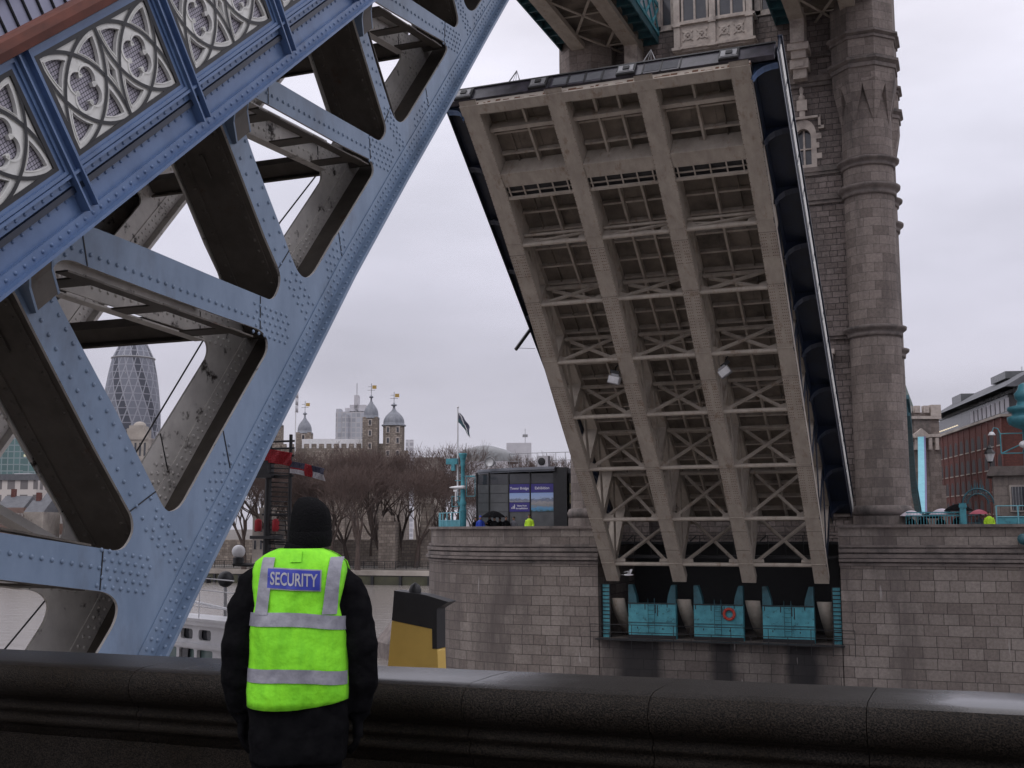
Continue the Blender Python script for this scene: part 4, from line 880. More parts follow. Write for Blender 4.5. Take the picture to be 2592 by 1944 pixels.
gate = [(-5.2, -.9), (5.2, -.9), (5.2, 6.5), (3.6, 9.0), (0, 10.2), (-3.6, 9.0), (-5.2, 6.5)]
sidew = [(-3.75, 33.6), (-2.95, 33.6), (-2.95, 37.5), (-3.75, 37.5)]; sidew2 = [(-x, z) for x, z in reversed(sidew)]
w.prism(front, [win, win2, bay, gate, sidew, sidew2], lambda a, b: V((a, WY, b)), (0, .8, 0), (0, 0, 0))
w.bb(-9.3, -8.5, 75.1, 84, -.95, 60); w.bb(8.5, 9.3, 75.1, 84, -.95, 60); w.bb(-9.3, 9.3, 84, 84.8, 10.5, 60); w.bb(-9.3, -6, 84, 84.8, -.95, 10.5); w.bb(6, 9.3, 84, 84.8, -.95, 10.5)
w.build('wall', ['rubble'], tower)
for z0, z1, o in ((.55, 1.1, .22), (11.5, 12.0, .28), (20.2, 20.8, .25), (22.1, 22.62, .2), (27.95, 28.6, .3), (29.9, 30.2, .15)):
    w = MB()
    for a, b in ((0, 1),):
        w.bb(-8.2, 8.2, WY-o, WY+.01, z0+(z1-z0)*.4, z1); w.bb(-8.2, 8.2, WY-o*.6, WY+.01, z0, z0+(z1-z0)*.38)
    w.build('string_course', ['band'], tower)
def turret(cx, cy, full=True, prof_only=False):
    t = MB(); sg = 26
    cyl = [(1.66, -.95), (1.66, .55), (1.55, .58), (1.55, 60)]
    t.lathe([(1.72, -.95), (1.72, .6)], (cx, cy, 0), sg, mat=0, smooth=False); t.lathe([(1.52, .6), (1.50, 25.4)], (cx, cy, 0), 32, mat=0, smooth=True)
    oc = 2.02; rot = PI/8
    t.lathe([(oc, 27.3), (oc, 60)], (cx, cy, 0), 8, rot, rot+2*PI, 0, False)
    # broaches: octagon faces tapering down into the round shaft, V-shaped hollows between
    for k in range(8):
        a0, a1 = rot+k*PI/4, rot+(k+1)*PI/4; am = (a0+a1)/2
        A_ = V((cx+oc*math.cos(a0), cy+oc*math.sin(a0), 27.3)); B_ = V((cx+oc*math.cos(a1), cy+oc*math.sin(a1), 27.3))
        rm = oc*math.cos(PI/8); Mt = V((cx+(rm-.0)*math.cos(am), cy+(rm-.0)*math.sin(am), 27.0))
        for c_, aa in ((A_, a0), (B_, a1)):
            foot = V((cx+1.5*math.cos(aa), cy+1.5*math.sin(aa), 24.5)); side = Mt
            w1 = V((cx+1.5*math.cos(aa+(am-aa)*.42), cy+1.5*math.sin(aa+(am-aa)*.42), 25.0))
            t.add([c_, foot, Mt], [(0, 1, 2)], 0)
        t.add([A_, Mt, B_], [(0, 1, 2)], 0)
        deep = V((cx+1.47*math.cos(am), cy+1.47*math.sin(am), 24.5))
        f0 = V((cx+1.5*math.cos(a0), cy+1.5*math.sin(a0), 24.5)); f1 = V((cx+1.5*math.cos(a1), cy+1.5*math.sin(a1), 24.5))
        inn = V((cx+1.5*math.cos(am), cy+1.5*math.sin(am), 26.6))
        t.add([f0, inn, Mt], [(0, 1, 2)], 0); t.add([f1, Mt, inn], [(0, 1, 2)], 0)
    t.lathe([(1.5, 24.4), (1.48, 27.0)], (cx, cy, 0), 32, smooth=True)
    o = t.build('turret', ['ashlar'], tower)
    for z0, z1 in ((11.35, 12.05), (20.1, 20.85), (21.9, 22.5)):
        b = MB(); h = z1-z0; b.lathe([(1.50, z0), (1.62, z0+.02), (1.64, z0+h*.3), (1.58, z0+h*.34), (1.72, z0+h*.5), (1.86, z0+h*.66), (1.88, z0+h*.86), (1.5, z1)], (cx, cy, 0), 32); b.build('turret_moulding', ['band'], o)
    b = MB(); b.lathe([(1.52, .58), (1.74, .62), (1.78, .9), (1.66, 1.15), (1.5, 1.2)], (cx, cy, 0), 32); b.build('turret_moulding', ['band'], o)
    for z0, z1 in ((28.0, 28.75), (29.85, 30.4), (33.5, 34.0)):
        b = MB(); h = z1-z0; b.lathe([(2.02, z0), (2.12, z0+.03), (2.12, z0+h*.35), (2.06, z0+h*.4), (2.3, z0+h*.62), (2.3, z0+h*.85), (2.02, z1)], (cx, cy, 0), 8, PI/8, PI/8+2*PI, 0, False); b.build('turret_moulding', ['band'], o)
for cx, cy in ((-8.8, TY), (9.32, TY), (-8.8, 83.6), (9.0, 83.6)): turret(cx, cy)
def sash(parent, x0, x1, z0, z1, y, name='window', mull=1, trans=(.5,), arched=False):
    f = MB(); t_ = .12
    if not arched: f.bb(x0, x0+t_, y-.05, y+.12, z0, z1); f.bb(x1-t_, x1, y-.05, y+.12, z0, z1); f.bb(x0, x1, y-.05, y+.12, z1-t_, z1); f.bb(x0, x1, y-.05, y+.12, z0, z0+t_)
    for k in range(1, mull+1): x = x0+(x1-x0)*k/(mull+1); f.bb(x-.06, x+.06, y-.04, y+.12, z0, z1)
    for t in trans: z = z0+(z1-z0)*t; f.bb(x0, x1, y-.035, y+.12, z-.045, z+.045)
    o = f.build(name, ['cream'], parent); g = MB(); g.bb(x0, x1, y+.1, y+.115, z0, z1); g.build('pane', ['glass'], o); return o
for sx in (1, -1):
    o = sash(tower, *sorted((sx*4.95, sx*5.9)), 22.85, 25.2, WY+.3, arched=True, trans=(.48,))
    m = MB(); ao = arch_pts(4.62, 6.23, 22.5, 25.85); ai = arch_pts(4.95, 5.9, 22.85, 25.25)
    m.prism([(sx*x, z) for x, z in ao], [[(sx*x, z) for x, z in ai]], lambda a, b: V((a, WY-.06, b)), (0, .42, 0), (0, 0, 0))
    for z, l in ((23.2, .35), (23.9, .2), (24.5, .35)): m.bb(sx*6.2, sx*(6.2+l), WY-.05, WY+.05, z, z+.35); m.bb(sx*4.6, sx*(4.6-l), WY-.05, WY+.05, z, z+.35)
    m.bb(sx*4.45, sx*6.5, WY-.22, WY, 25.85, 26.0); m.bb(sx*6.4, sx*6.55, WY-.22, WY, 25.2, 26.0); m.bb(sx*6.4, sx*6.75, WY-.22, WY, 25.1, 25.3); m.bb(sx*4.45, sx*4.6, WY-.22, WY, 25.2, 26.0)
    m.bb(sx*4.6, sx*6.3, WY-.15, WY+.3, 22.3, 22.55)
    m.bb(sx*5.25, sx*5.6, WY-.2, WY, 26.0, 26.4); m.bb(sx*5.1, sx*5.75, WY-.25, WY, 26.4, 27.1); m.lathe([(.18, 27.1), (.24, 27.3), (.1, 27.5), (.16, 27.8), (.05, 28.1)], (sx*5.42, WY-.1, 0), 8)
    m.build('hood_moulding', ['cream'], o)
    sash(tower, *sorted((sx*3.75, sx*2.95)), 33.6, 37.5, WY+.15, mull=0, trans=(.55,))
    m = MB()
    for (a, b, c, d) in ((2.6, 2.98, 33.3, 37.8), (3.72, 4.05, 33.3, 37.8), (2.6, 4.1, 33.25, 33.6)): m.bb(sx*a, sx*b, WY-.10, WY+.1, c, d)
    for i in range(7): m.bb(sx*4.04, sx*(4.2+.22*(i % 2)), WY-.06, WY+.05, 33.3+.62*i, 33.3+.62*i+.5)
    m.build('dressed_jamb', ['cream'], tower)
    c = MB(); xx = sx*5.45                                                          # stepped corbel under the walkway
    for (h0, h1, wd, pr) in ((28.3, 28.9, .42, .9), (28.9, 29.5, .58, 1.1), (29.5, 30.0, .46, 1.3), (30.0, 30.45, .66, 1.5), (30.45, 33, .44, 1.6)): c.bb(xx-wd, xx+wd, WY-pr, WY+.05, h0, h1)
    c.bb(xx-.3, xx+.3, WY-1.16, WY-1.1, 29.0, 29.4); c.build('corbel', ['cream'], tower)
ori = MB(); oy = WY-.9                                                                  # oriel bay with carved panels
ori.bb(-2.55, 2.55, oy, WY+.1, 31.5, 33.1)
for z0, z1, e in ((31.2, 31.35, .05), (31.35, 31.52, .22), (33.05, 33.2, .2), (33.2, 33.32, .1)): ori.bb(-2.55-e, 2.55+e, oy-e, WY+.1, z0, z1)
for x in (-2.4, -.02, 2.4):
    ori.bb(x-.2, x+.2, oy-.22, oy+.05, 31.3, 36.5); ori.prism([(x-.28, 32.9), (x+.28, 32.9), (x, 33.5)], [], lambda a, b: V((a, oy-.32, b)), (0, .2, 0), (0, 0, 0)); ori.prism([(x-.32, 31.25), (x+.32, 31.25), (x, 31.65)], [], lambda a, b: V((a, oy-.4, b)), (0, .3, 0), (0, 0, 0))
ori.bb(-2.5, 2.5, oy+.1, oy+.2, 33.3, 40, 1)
for x in (-2.05, -1.22, -.38, .38, 1.22, 2.05): ori.bb(x-.07, x+.07, oy-.02, oy+.12, 33.3, 38)
ori.bb(-2.5, 2.5, oy-.03, oy+.12, 36.9, 37.1)
oo = ori.build('oriel_window', ['cream', 'glass'], tower)
cp = MB()
for xc in (-1.7, -.75, .72, 1.68):
    for a in (45, -45): cp.box((xc, oy-.03, 32.28), (.07, .08, .95), 0, (V((math.cos(R(a)), 0, math.sin(R(a)))), V((0, 1, 0)), V((-math.sin(R(a)), 0, math.cos(R(a))))))
    cp.lathe([(.16, 0), (.24, .04), (.32, 0)], (xc, oy-.04, 32.28), 16, axis=(V((1, 0, 0)), V((0, 0, 1)), V((0, -1, 0)))); cp.sphere((xc, oy-.05, 32.28), .09, 8, 6)
cp.build('carved_panel', ['cream'], oo)
m = MB(); m.bb(-5.8, 5.8, WY-.02, WY+.1, 9.6, 10.9)
for x in (-6.6, -5.9, 5.9, 6.6): m.bb(x-.2, x+.2, WY-.55, WY, 10.2, 10.55); m.bb(x-.17, x+.17, WY-.4, WY, 9.6, 10.2); m.bb(x-.3, x+.3, WY-.6, WY, 10.55, 10.85)
m.build('corbel_table', ['cream'], tower)
# ================================================================== high-level walkways
def walkway(x0, x1, label, side):
    t = thing('high_level_walkway', ((x0+x1)/2, 40, 32), label, 'footbridge', 'high walkways between the towers'); Z = 32.0
    xi0, xi1 = x0+1.0, x1-1.0; y0, y1 = 8, WY
    m = MB(); m.bb(xi0, xi0+.95, y0, y1, Z-.02, Z+.35); m.bb(xi1-.95, xi1, y0, y1, Z-.02, Z+.35); m.build('girder', ['farbeige'], t)
    m = MB(); m.bb(xi0, xi1, y0, y1, Z+.7, Z+.8); k = 0
    while y0+k*2.6 < y1: m.bb(xi0, xi1, y0+k*2.6-.08, y0+k*2.6+.08, Z+.45, Z+.7); k += 1
    m.build('floor', ['farplate'], t)
    m = MB(); y = y0
    while y < y1-3:
        a, b = xi0+.9, xi1-.9; mid = ((a+b)/2, y+2.6, Z+.25)
        for p in ((a, y, Z+.25), (b, y, Z+.25), (a, y+5.2, Z+.25), (b, y+5.2, Z+.25)): m.beam(p, mid, .16, .07)
        m.beam((a, y+2.6, Z+.32), (b, y+2.6, Z+.32), .12, .06); y += 5.2
    m.build('lattice', ['farbeige'], t)
    for (xa, xb, sd) in ((x0, xi0, -1), (xi1, x1, 1)):
        xo = x0 if sd < 0 else x1
        m = MB(); m.bb(xa, xb, y0, y1, Z+.85, Z+.95); y = y0
        while y < y1: m.bb(xa, xb, y-.06, y+.06, Z+.45, Z+.85); y += 1.3
        m.bb(xo-.04, xo+.04, y0, y1, Z+.42, Z+.98); m.build('side_gallery', ['turqdark'], t)
        m = MB(); m.bb(xo-.05+.05*sd, xo+.05+.05*sd, y0, y1, Z+1.0, Z+1.25); m.bb(xo-.05+.05*sd, xo+.05+.05*sd, y0, y1, Z+3.0, Z+3.3); y = y0
        while y < y1-.5: m.beam((xo+.06*sd, y, Z+1.2), (xo+.06*sd, y+1.7, Z+3.0), .12, .1, (1, 0, 0)); m.beam((xo+.07*sd, y+1.7, Z+1.2), (xo+.07*sd, y, Z+3.0), .12, .1, (1, 0, 0)); y += 1.7
        m.bb(xo-.25*sd, xo-.2*sd, y0, y1, Z+1.0, Z+4.5, 1); m.build('lattice_side', ['turq', 'plaster'], t)
    m = MB(); m.bb(x0+.3, x1-.3, y0, y1, Z+4.6, Z+4.9); m.build('roof', ['slate'], t)
walkway(-10.4, -3.95, 'high level walkway reaching the left half of the tower, lattice underside', -1)
walkway(3.95, 10.1, 'high level walkway reaching the right half of the tower above the stepped corbel', 1)
# ================================================================== near parapet wall
pw = thing('parapet_wall', (14, 5.5, -1.7), 'dark wet granite parapet with rounded coping in front of the security guard', 'parapet wall')
PROF = [(5.80, -.745), (5.55, -.738), (5.29, -.742), (5.22, -.755), (5.178, -.79), (5.165, -.84), (5.18, -.89), (5.215, -.925), (5.25, -.94), (5.262, -.962), (5.245, -.975), (5.24, -.993), (5.262, -1.008), (5.275, -1.03), (5.262, -1.045), (5.26, -1.07), (5.285, -1.085), (5.31, -1.10), (5.31, -1.14)]
XJ = [7.95, 10.2] + [round(atZ(u, v, -.745).x, 2) for u, v in ((1156, 1742), (1630, 1766), (2187, 1800))] + [15.9, 17.6, 19.5, 22]
XJ = sorted(XJ)
for i in range(len(XJ)-1):
    a, b = XJ[i]+.0018, XJ[i+1]-.0018; m = MB(); nseg = max(4, int((b-a)/.12)); rows = []
    for k in range(nseg+1):
        x = a+(b-a)*k/nseg; rows.append([V((x, y+.003*mnoise.noise(V((x*2.2, z*6, i*3.1))), z+.002*mnoise.noise(V((x*3, y*5, i*7.7))))) for y, z in PROF]+[V((x, 5.80, -1.14))])
    n = len(rows[0])
    m.grid(rows)
    m.add(rows[0], [tuple(range(n-1, -1, -1))]); m.add(rows[-1], [tuple(range(n))])
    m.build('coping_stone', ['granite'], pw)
m = MB()
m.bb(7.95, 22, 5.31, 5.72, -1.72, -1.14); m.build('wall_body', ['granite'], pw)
npier = MB(); npier.bb(7.95, 26, 5.3, 5.9, WATER-4, -1.8); npier.bb(7.95, 26, -14, 5.3, WATER-4, -2.05); tag(npier.build('bridge_pier', ['pier']), 'near stone bridge pier carrying the dark wet parapet', 'bridge pier')
# ================================================================== the guard
GX, GY, GZ = 11.632, 4.53, -1.7
ga_ = R(23); gr, gf = V((math.cos(ga_), math.sin(ga_), 0)), V((-math.sin(ga_), math.cos(ga_), 0))     # right, facing (towards the river)
def G(x, y, z): return V((GX, GY, GZ))+gr*x+gf*y+V((0, 0, z))
guard = thing('person', (GX, GY, GZ), 'security guard in fluorescent vest, black jacket and black knitted hat at the parapet', 'person')
def ell(cx, cy, z, a, b, n=20, p=2.3, tilt=0.):
    out = []
    for k in range(n):
        t = 2*PI*k/n; c, s_ = math.cos(t), math.sin(t)
        x = a*abs(c)**(2/p)*(1 if c > 0 else -1); y = b*abs(s_)**(2/p)*(1 if s_ > 0 else -1)
        out.append(G(cx+x, cy+y, z+tilt*y))
    return out
def limb(mb, pts, seg=12, mat=0):
    mb.tube([G(*p[:3]) for p in pts], [p[3] for p in pts], seg, mat)
def remesh(o, vox, smooth=4):
    r = o.modifiers.new('skin', 'REMESH'); r.mode = 'VOXEL'; r.voxel_size = vox; r.use_smooth_shade = True
    if smooth: s = o.modifiers.new('soft', 'SMOOTH'); s.iterations = smooth; s.factor = .5
    return o
def head_geo(mb, T, s=1.):
    # T maps (right, forward, up) to space; origin at the base of the skull
    for (c, r, sc) in (((0, .0, .115), .098, (.80, 1.0, 1.18)), ((0, .02, .06), .075, (.82, 1.0, .95)), ((0, .05, .015), .05, (.9, 1.0, .7))):
        b = len(mb.v); mb.sphere((0, 0, 0), r, 14, 10, sc=sc)
        for i in range(b, len(mb.v)): q = mb.v[i]; mb.v[i] = T(q.x+c[0], q.y+c[1], q.z+c[2])
    def blob(c, r, sc):
        b = len(mb.v); mb.sphere((0, 0, 0), r, 8, 6, sc=sc)
        for i in range(b, len(mb.v)): q = mb.v[i]; mb.v[i] = T(q.x+c[0], q.y+c[1], q.z+c[2])
    blob((0, .105, .085), .017, (.8, 1.1, 1.5)); blob((0, .098, .035), .02, (1.2, .6, .45)); blob((0, .09, .0), .024, (1, .8, .8))
    for sx in (-1, 1): blob((sx*.082, .0, .085), .026, (.4, .8, 1.2)); blob((sx*.033, .088, .115), .014, (1.2, .6, .7))
b = MB()
head_geo(b, lambda x, y, z: G(.037+x, .045+y, 1.585+z))
limb(b, [(.01, .0, 1.46, .068), (.01, .02, 1.56, .062), (.01, .035, 1.62, .06)])
b.loft([ell(0, 0, z, a, d) for z, a, d in ((.84, .17, .115), (1.0, .165, .11), (1.2, .175, .115), (1.4, .185, .11), (1.5, .13, .08))])
HANDS = []
for sx in (-1, 1):
    ex, ey = (.272, -.01) if sx > 0 else (-.266, -.01); wx, wy = (.265, .055) if sx > 0 else (-.26, .06)
    limb(b, [(sx*.19, 0, 1.45, .055), (ex, ey, 1.18, .045), (wx, wy, .90, .033), (wx, wy+.012, .87, .03)])
    hz = .87; px = wx-sx*.01
    b.loft([[G(px+.018*math.cos(2*PI*k/10), wy+.01+dy+ry*math.sin(2*PI*k/10), z) for k in range(10)] for z, ry, dy in ((.885, .028, 0), (.85, .038, .003), (.81, .043, .008), (.785, .04, .012))])
    for j, (oy, L_) in enumerate(((.045, .075), (.022, .088), (-.002, .082), (-.024, .064))):      # four bent fingers
        limb(b, [(px, wy+.012+oy*.8, .80, .0105), (px-sx*.006, wy+.016+oy, .80-L_*.5, .0098), (px-sx*.022, wy+.022+oy, .80-L_*.82, .009), (px-sx*.038, wy+.03+oy, .80-L_*.98, .0075)], 7)
    limb(b, [(px-sx*.004, wy+.04, .862, .013), (px-sx*.012, wy+.072, .832, .0115), (px-sx*.018, wy+.088, .80, .009)], 7)
    HANDS.append((sx, px, wy)); limb(b, [(sx*.095, 0, .88, .085), (sx*.105, .01, .5, .06), (sx*.11, -.01, .12, .045), (sx*.11, .0, .05, .045), (sx*.115, .12, .035, .035)])
remesh(b.build('body', ['skin'], guard), .007, 2)
for sx, px, wy in HANDS:                                                # black gloves
    gv = MB(); gv.loft([[G(px+(.023 if z < .88 else .056)*math.cos(2*PI*k/12), wy+.01+dy+ry*math.sin(2*PI*k/12), z) for k in range(12)] for z, ry, dy in ((.985, .052, 0), (.93, .052, 0), (.885, .042, 0), (.85, .043, .003), (.81, .047, .008), (.785, .043, .012))])
    for (oy, L_) in ((.045, .075), (.022, .088), (-.002, .082), (-.024, .064)):
        limb(gv, [(px, wy+.012+oy*.8, .80, .0145), (px-sx*.006, wy+.016+oy, .80-L_*.5, .0135), (px-sx*.022, wy+.022+oy, .80-L_*.82, .0125), (px-sx*.040, wy+.03+oy, .80-L_*1.03, .011)], 8)
    limb(gv, [(px-sx*.004, wy+.04, .862, .017), (px-sx*.012, wy+.072, .832, .0155), (px-sx*.019, wy+.092, .794, .0125)], 8)
    remesh(gv.build('glove', ['cloth'], guard), .006, 1)
j = MB()                                                                # padded black jacket, sleeves and collar
j.loft([ell(.004, 0, z, a, d, 24, 2.6) for z, a, d in ((.70, .205, .15), (.78, .215, .158), (.95, .218, .155), (1.15, .208, .148), (1.32, .208, .144), (1.46, .208, .133), (1.53, .188, .114), (1.575, .125, .092), (1.60, .085, .08)) ])
for sx in (-1, 1):
    if sx > 0: pts = [(.150, .0, 1.485, .07), (.205, -.0, 1.44, .078), (.240, -.005, 1.34, .078), (.268, -.01, 1.18, .076), (.274, .01, 1.04, .07), (.268, .04, .95, .062), (.265, .052, .905, .055)]
    else: pts = [(-.145, 0, 1.49, .068), (-.20, -.0, 1.45, .078), (-.235, -.005, 1.34, .078), (-.262, -.012, 1.18, .076), (-.268, .015, 1.04, .07), (-.262, .045, .95, .061), (-.26, .056, .905, .054)]
    limb(j, pts, 14)
j.loft([ell(.01, .012, z, a, d, 18, 2.1, .12) for z, a, d in ((1.56, .098, .10), (1.59, .090, .096), (1.62, .082, .09), (1.64, .078, .086))])
jo = remesh(j.build('jacket', ['cloth'], guard), .011, 3)
tx = bpy.data.textures.new('folds', 'CLOUDS'); tx.noise_scale = .11; tx.noise_depth = 2
dm = jo.modifiers.new('folds', 'DISPLACE'); dm.texture = tx; dm.strength = .032; dm.mid_level = .5; dm.texture_coords = 'GLOBAL'
t = MB()
for sx in (-1, 1): limb(t, [(sx*.09, .0, .93, .11), (sx*.10, .005, .72, .10), (sx*.105, .01, .48, .078), (sx*.11, -.01, .2, .066), (sx*.112, -.01, .06, .072)], 14)
remesh(t.build('trousers', ['cloth'], guard), .014, 3)
for sx in (-1, 1):
    s_ = MB(); s_.loft([[G(sx*.113+.05*w_*math.cos(2*PI*k/12), .04+.145*math.sin(2*PI*k/12)*l_, z) for k in range(12)] for z, w_, l_ in ((0, .95, 1), (.03, 1, 1), (.06, .9, .85), (.10, .75, .5))]); s_.build('boot', ['cloth'], guard)
h = MB()                                                                # knitted hat, pulled down, with a slouched crown
h.loft([ell(.037+dx, .045+dy, z, a, d, 24, 2.15) for z, a, d, dx, dy in ((1.622, .086, .108, 0, 0), (1.645, .091, .114, 0, 0), (1.70, .0925, .115, 0, 0), (1.75, .089, .11, .002, -.004), (1.785, .080, .096, .0, -.01), (1.812, .064, .077, -.006, -.012), (1.832, .042, .05, -.012, -.012), (1.839, .016, .02, -.016, -.012))])
h.build('knitted_hat', ['knit'], guard)
h = MB(); h.loft([ell(.037, .045, z, a, d, 24, 2.15, .06) for z, a, d in ((1.620, .090, .112), (1.64, .0945, .117), (1.682, .0955, .1185), (1.69, .092, .115))]); h.build('hat_brim', ['knit'], guard)
# vest: a shell over the jacket; back surface y(x, z)
VZ = [(.955, .222, .168), (1.0, .226, .170), (1.05, .224, .167), (1.15, .220, .163), (1.28, .218, .160), (1.36, .212, .157), (1.44, .216, .152), (1.515, .214, .138), (1.555, .200, .120), (1.59, .155, .102), (1.612, .10, .088)]
def vab(z):
    return lerp([(q[0], q[1]) for q in VZ], z), lerp([(q[0], q[2]) for q in VZ], z)
def vback(x, z, o=0.):
    a, d = vab(z); q = min(.999, abs(x-.006)/a); y = -(d+.017)*(1-q**2.6)**(1/2.6)
    f = .012*math.sin(x*15+z*6+1)*math.sin(z*9-x*6)+.011*mnoise.noise(V((x*13, z*5+x*7, 1.3)))+.006*mnoise.noise(V((x*30+z*14, z*22-x*8, 4.1)))*(.4+.6*math.sin(z*8)**2)
    return y+f-o
v = MB(); nz_ = 46; nx_ = 40; grid = []
for i in range(nz_+1):
    z = .955+(1.612-.955)*i/nz_; a, d = vab(z); row = []
    w_l = a*(.985 if z < 1.2 else .985-.13*max(0, 1-abs(z-1.37)/.16)); 
    for k in range(nx_+1):
        x = .006-w_l+2*w_l*k/nx_; zz = z+(-.018*math.cos(x*7)+.012*x/.2 if i == 0 else 0); row.append(G(x, vback(x, z), zz))
    grid.append(row)
v.grid(grid)
fr = []
for i in range(nz_+1):
    z = .955+(1.612-.955)*i/nz_; a, d = vab(z); w_l = a*.985; fr.append([G(.006-w_l+2*w_l*k/20, (d+.006)*(1-min(.999, abs(-1+2*k/20)*.985)**2.6)**(1/2.6)+.004, z) for k in range(21)])
v.grid(fr, flip=True)
vo = v.build('vest', ['hivis'], guard); sm = vo.modifiers.new('thick', 'SOLIDIFY'); sm.thickness = .004; sm.offset = -1
def vstrip(mb, cx, cz, mat=0, off=.004, nu=30, nv=6):
    # cx(u, v) and cz(u, v): a patch laid on the back of the vest
    g_ = [[G(cx(a/nu, b_/nv), vback(cx(a/nu, b_/nv), cz(a/nu, b_/nv), off), cz(a/nu, b_/nv)) for a in range(nu+1)] for b_ in range(nv+1)]
    mb.grid(g_, mat)
tp = MB(); ww = lambda z: vab(z)[0]*.972
for z0, z1, sl in ((1.278, 1.336, -.02), (1.045, 1.102, -.012)):
    vstrip(tp, lambda a, b_, z0=z0: .006-ww(z0)+2*ww(z0)*a, lambda a, b_, z0=z0, z1=z1, sl=sl: z0+(z1-z0)*b_+sl*(a-.5)+.006*math.cos((a-.5)*5), 0, .006, 40, 5)
for xa, xb, xa1, xb1 in ((-.172, -.112, -.146, -.090), (.120, .180, .146, .196)):
    vstrip(tp, lambda a, b_, xa=xa, xb=xb, xa1=xa1, xb1=xb1: (xa+(xb-xa)*a)*(1-b_)+(xa1+(xb1-xa1)*a)*b_, lambda a, b_: 1.333+.242*b_, 0, .0085, 8, 26)
tp.build('reflective_tape', ['tape'], guard)
bd = MB(); cxy = lambda a: -.115+.225*a
vstrip(bd, lambda a, b_: -.122+.237*a, lambda a, b_: 1.436+.092*b_-.012*(a-.5), 1, .007, 24, 6); vstrip(bd, lambda a, b_: -.117+.227*a, lambda a, b_: 1.441+.082*b_-.012*(a-.5), 0, .009, 24, 6)
tv, tf = text_geo('SECURITY', .082, .0015); xs_ = [q[0] for q in tv]; ysn = [q[1] for q in tv]; kx = .205/(max(xs_)-min(xs_)); ky = .056/(max(ysn)-min(ysn)); my = (max(ysn)+min(ysn))/2
def tpos(x, y): X_ = -.0035+x*kx; Z_ = 1.482+(y-my)*ky-.012*((X_+.117)/.227-.5); return G(X_, vback(X_, Z_, .0115), Z_)
bd.add([tpos(q[0], q[1]) for q in tv], tf, 2); bd.build('security_badge', ['badge', 'tape', 'badgetxt'], guard)
lp = MB(); vstrip(lp, lambda a, b_: -.022+.05*a, lambda a, b_: 1.555+.05*b_, 0, .006, 6, 6); lp.build('loop', ['hivis'], guard)
# ================================================================== distant people
def person(loc, face, h, coat, legs, label, group=None, hat=None, pose=0, hairm='hair'):
    loc = V(loc); t = thing('person', loc, label, 'person', group); k = h/1.75; a = face
    rx, fy = V((math.cos(a), math.sin(a), 0)), V((-math.sin(a), math.cos(a), 0))
    T = lambda x, y, z: loc+rx*(x*k)+fy*(y*k)+V((0, 0, z*k))
    b = MB(); head_geo(b, lambda x, y, z: T(x, y+.02, 1.52+z))
    b.tube([T(0, 0, 1.38), T(0, .01, 1.56)], .058*k, 8)
    rg = lambda z, a_, d: [T(a_*math.cos(2*PI*i/12), d*math.sin(2*PI*i/12), z) for i in range(12)]
    b.loft([rg(.82, .16, .11), rg(1.1, .15, .1), rg(1.36, .17, .1), rg(1.43, .08, .07)])
    arms = []
    for sx in (-1, 1):
        el = (sx*.26, -.02, 1.08); wr = (sx*.24, .1, .84) if not (pose == 1) else (sx*.10, .26, 1.18)
        arms.append([(sx*.17, 0, 1.36), el, wr]); b.tube([T(*q) for q in arms[-1]], [.05*k, .042*k, .034*k], 8)
        w_ = V(wr); d_ = V((0, .03, -.09)) if pose != 1 else V((-sx*.03, .07, .05))
        b.tube([T(*w_), T(*(w_+d_*.6)), T(*(w_+d_))], [.034*k, .042*k, .03*k], 8)
        for j in range(4): b.tube([T(*(w_+d_*.8+V((0, .024-.016*j, 0)))), T(*(w_+d_*(1.9-.12*abs(j-1.3))+V((0, .03-.018*j, 0))))], [.011*k, .008*k], 5)
        b.tube([T(*(w_+d_*.3+V((0, .03, 0)))), T(*(w_+d_*.9+V((0, .065, 0))))], [.013*k, .009*k], 5)
        b.tube([T(sx*.09, 0, .85), T(sx*.1, .01, .46), T(sx*.1, -.01, .07), T(sx*.1, .12, .04)], [.085*k, .06*k, .045*k, .035*k], 8)
    remesh(b.build('body', ['skin'], t), .016, 2)
    c = MB(); c.loft([rg(.72, .215, .16), rg(.9, .205, .155), rg(1.15, .19, .145), rg(1.33, .20, .135), rg(1.42, .14, .11), rg(1.47, .08, .085)])
    for q in arms: c.tube([T(*q[0]), T(*((V(q[0])+V(q[1]))/2)), T(*q[1]), T(*(V(q[2])*.95+V(q[1])*.05))], [.085*k, .08*k, .068*k, .055*k], 8)
    remesh(c.build('coat', [coat], t), .02, 2)
    c = MB()
    for sx in (-1, 1): c.tube([T(sx*.09, 0, .86), T(sx*.1, .01, .46), T(sx*.1, -.01, .06)], [.11*k, .08*k, .065*k], 8)
    remesh(c.build('trousers', [legs], t), .025, 1)
    c = MB(); c.loft([[T(.092*q*math.cos(2*PI*i/12), -.005+.105*q*math.sin(2*PI*i/12)+.02, z) for i in range(12)] for z, q in ((1.61, .9), (1.65, 1.0), (1.70, .96), (1.745, .7), (1.765, .25))]); c.build('hat' if hat else 'hair', [hat or hairm], t)
    return t
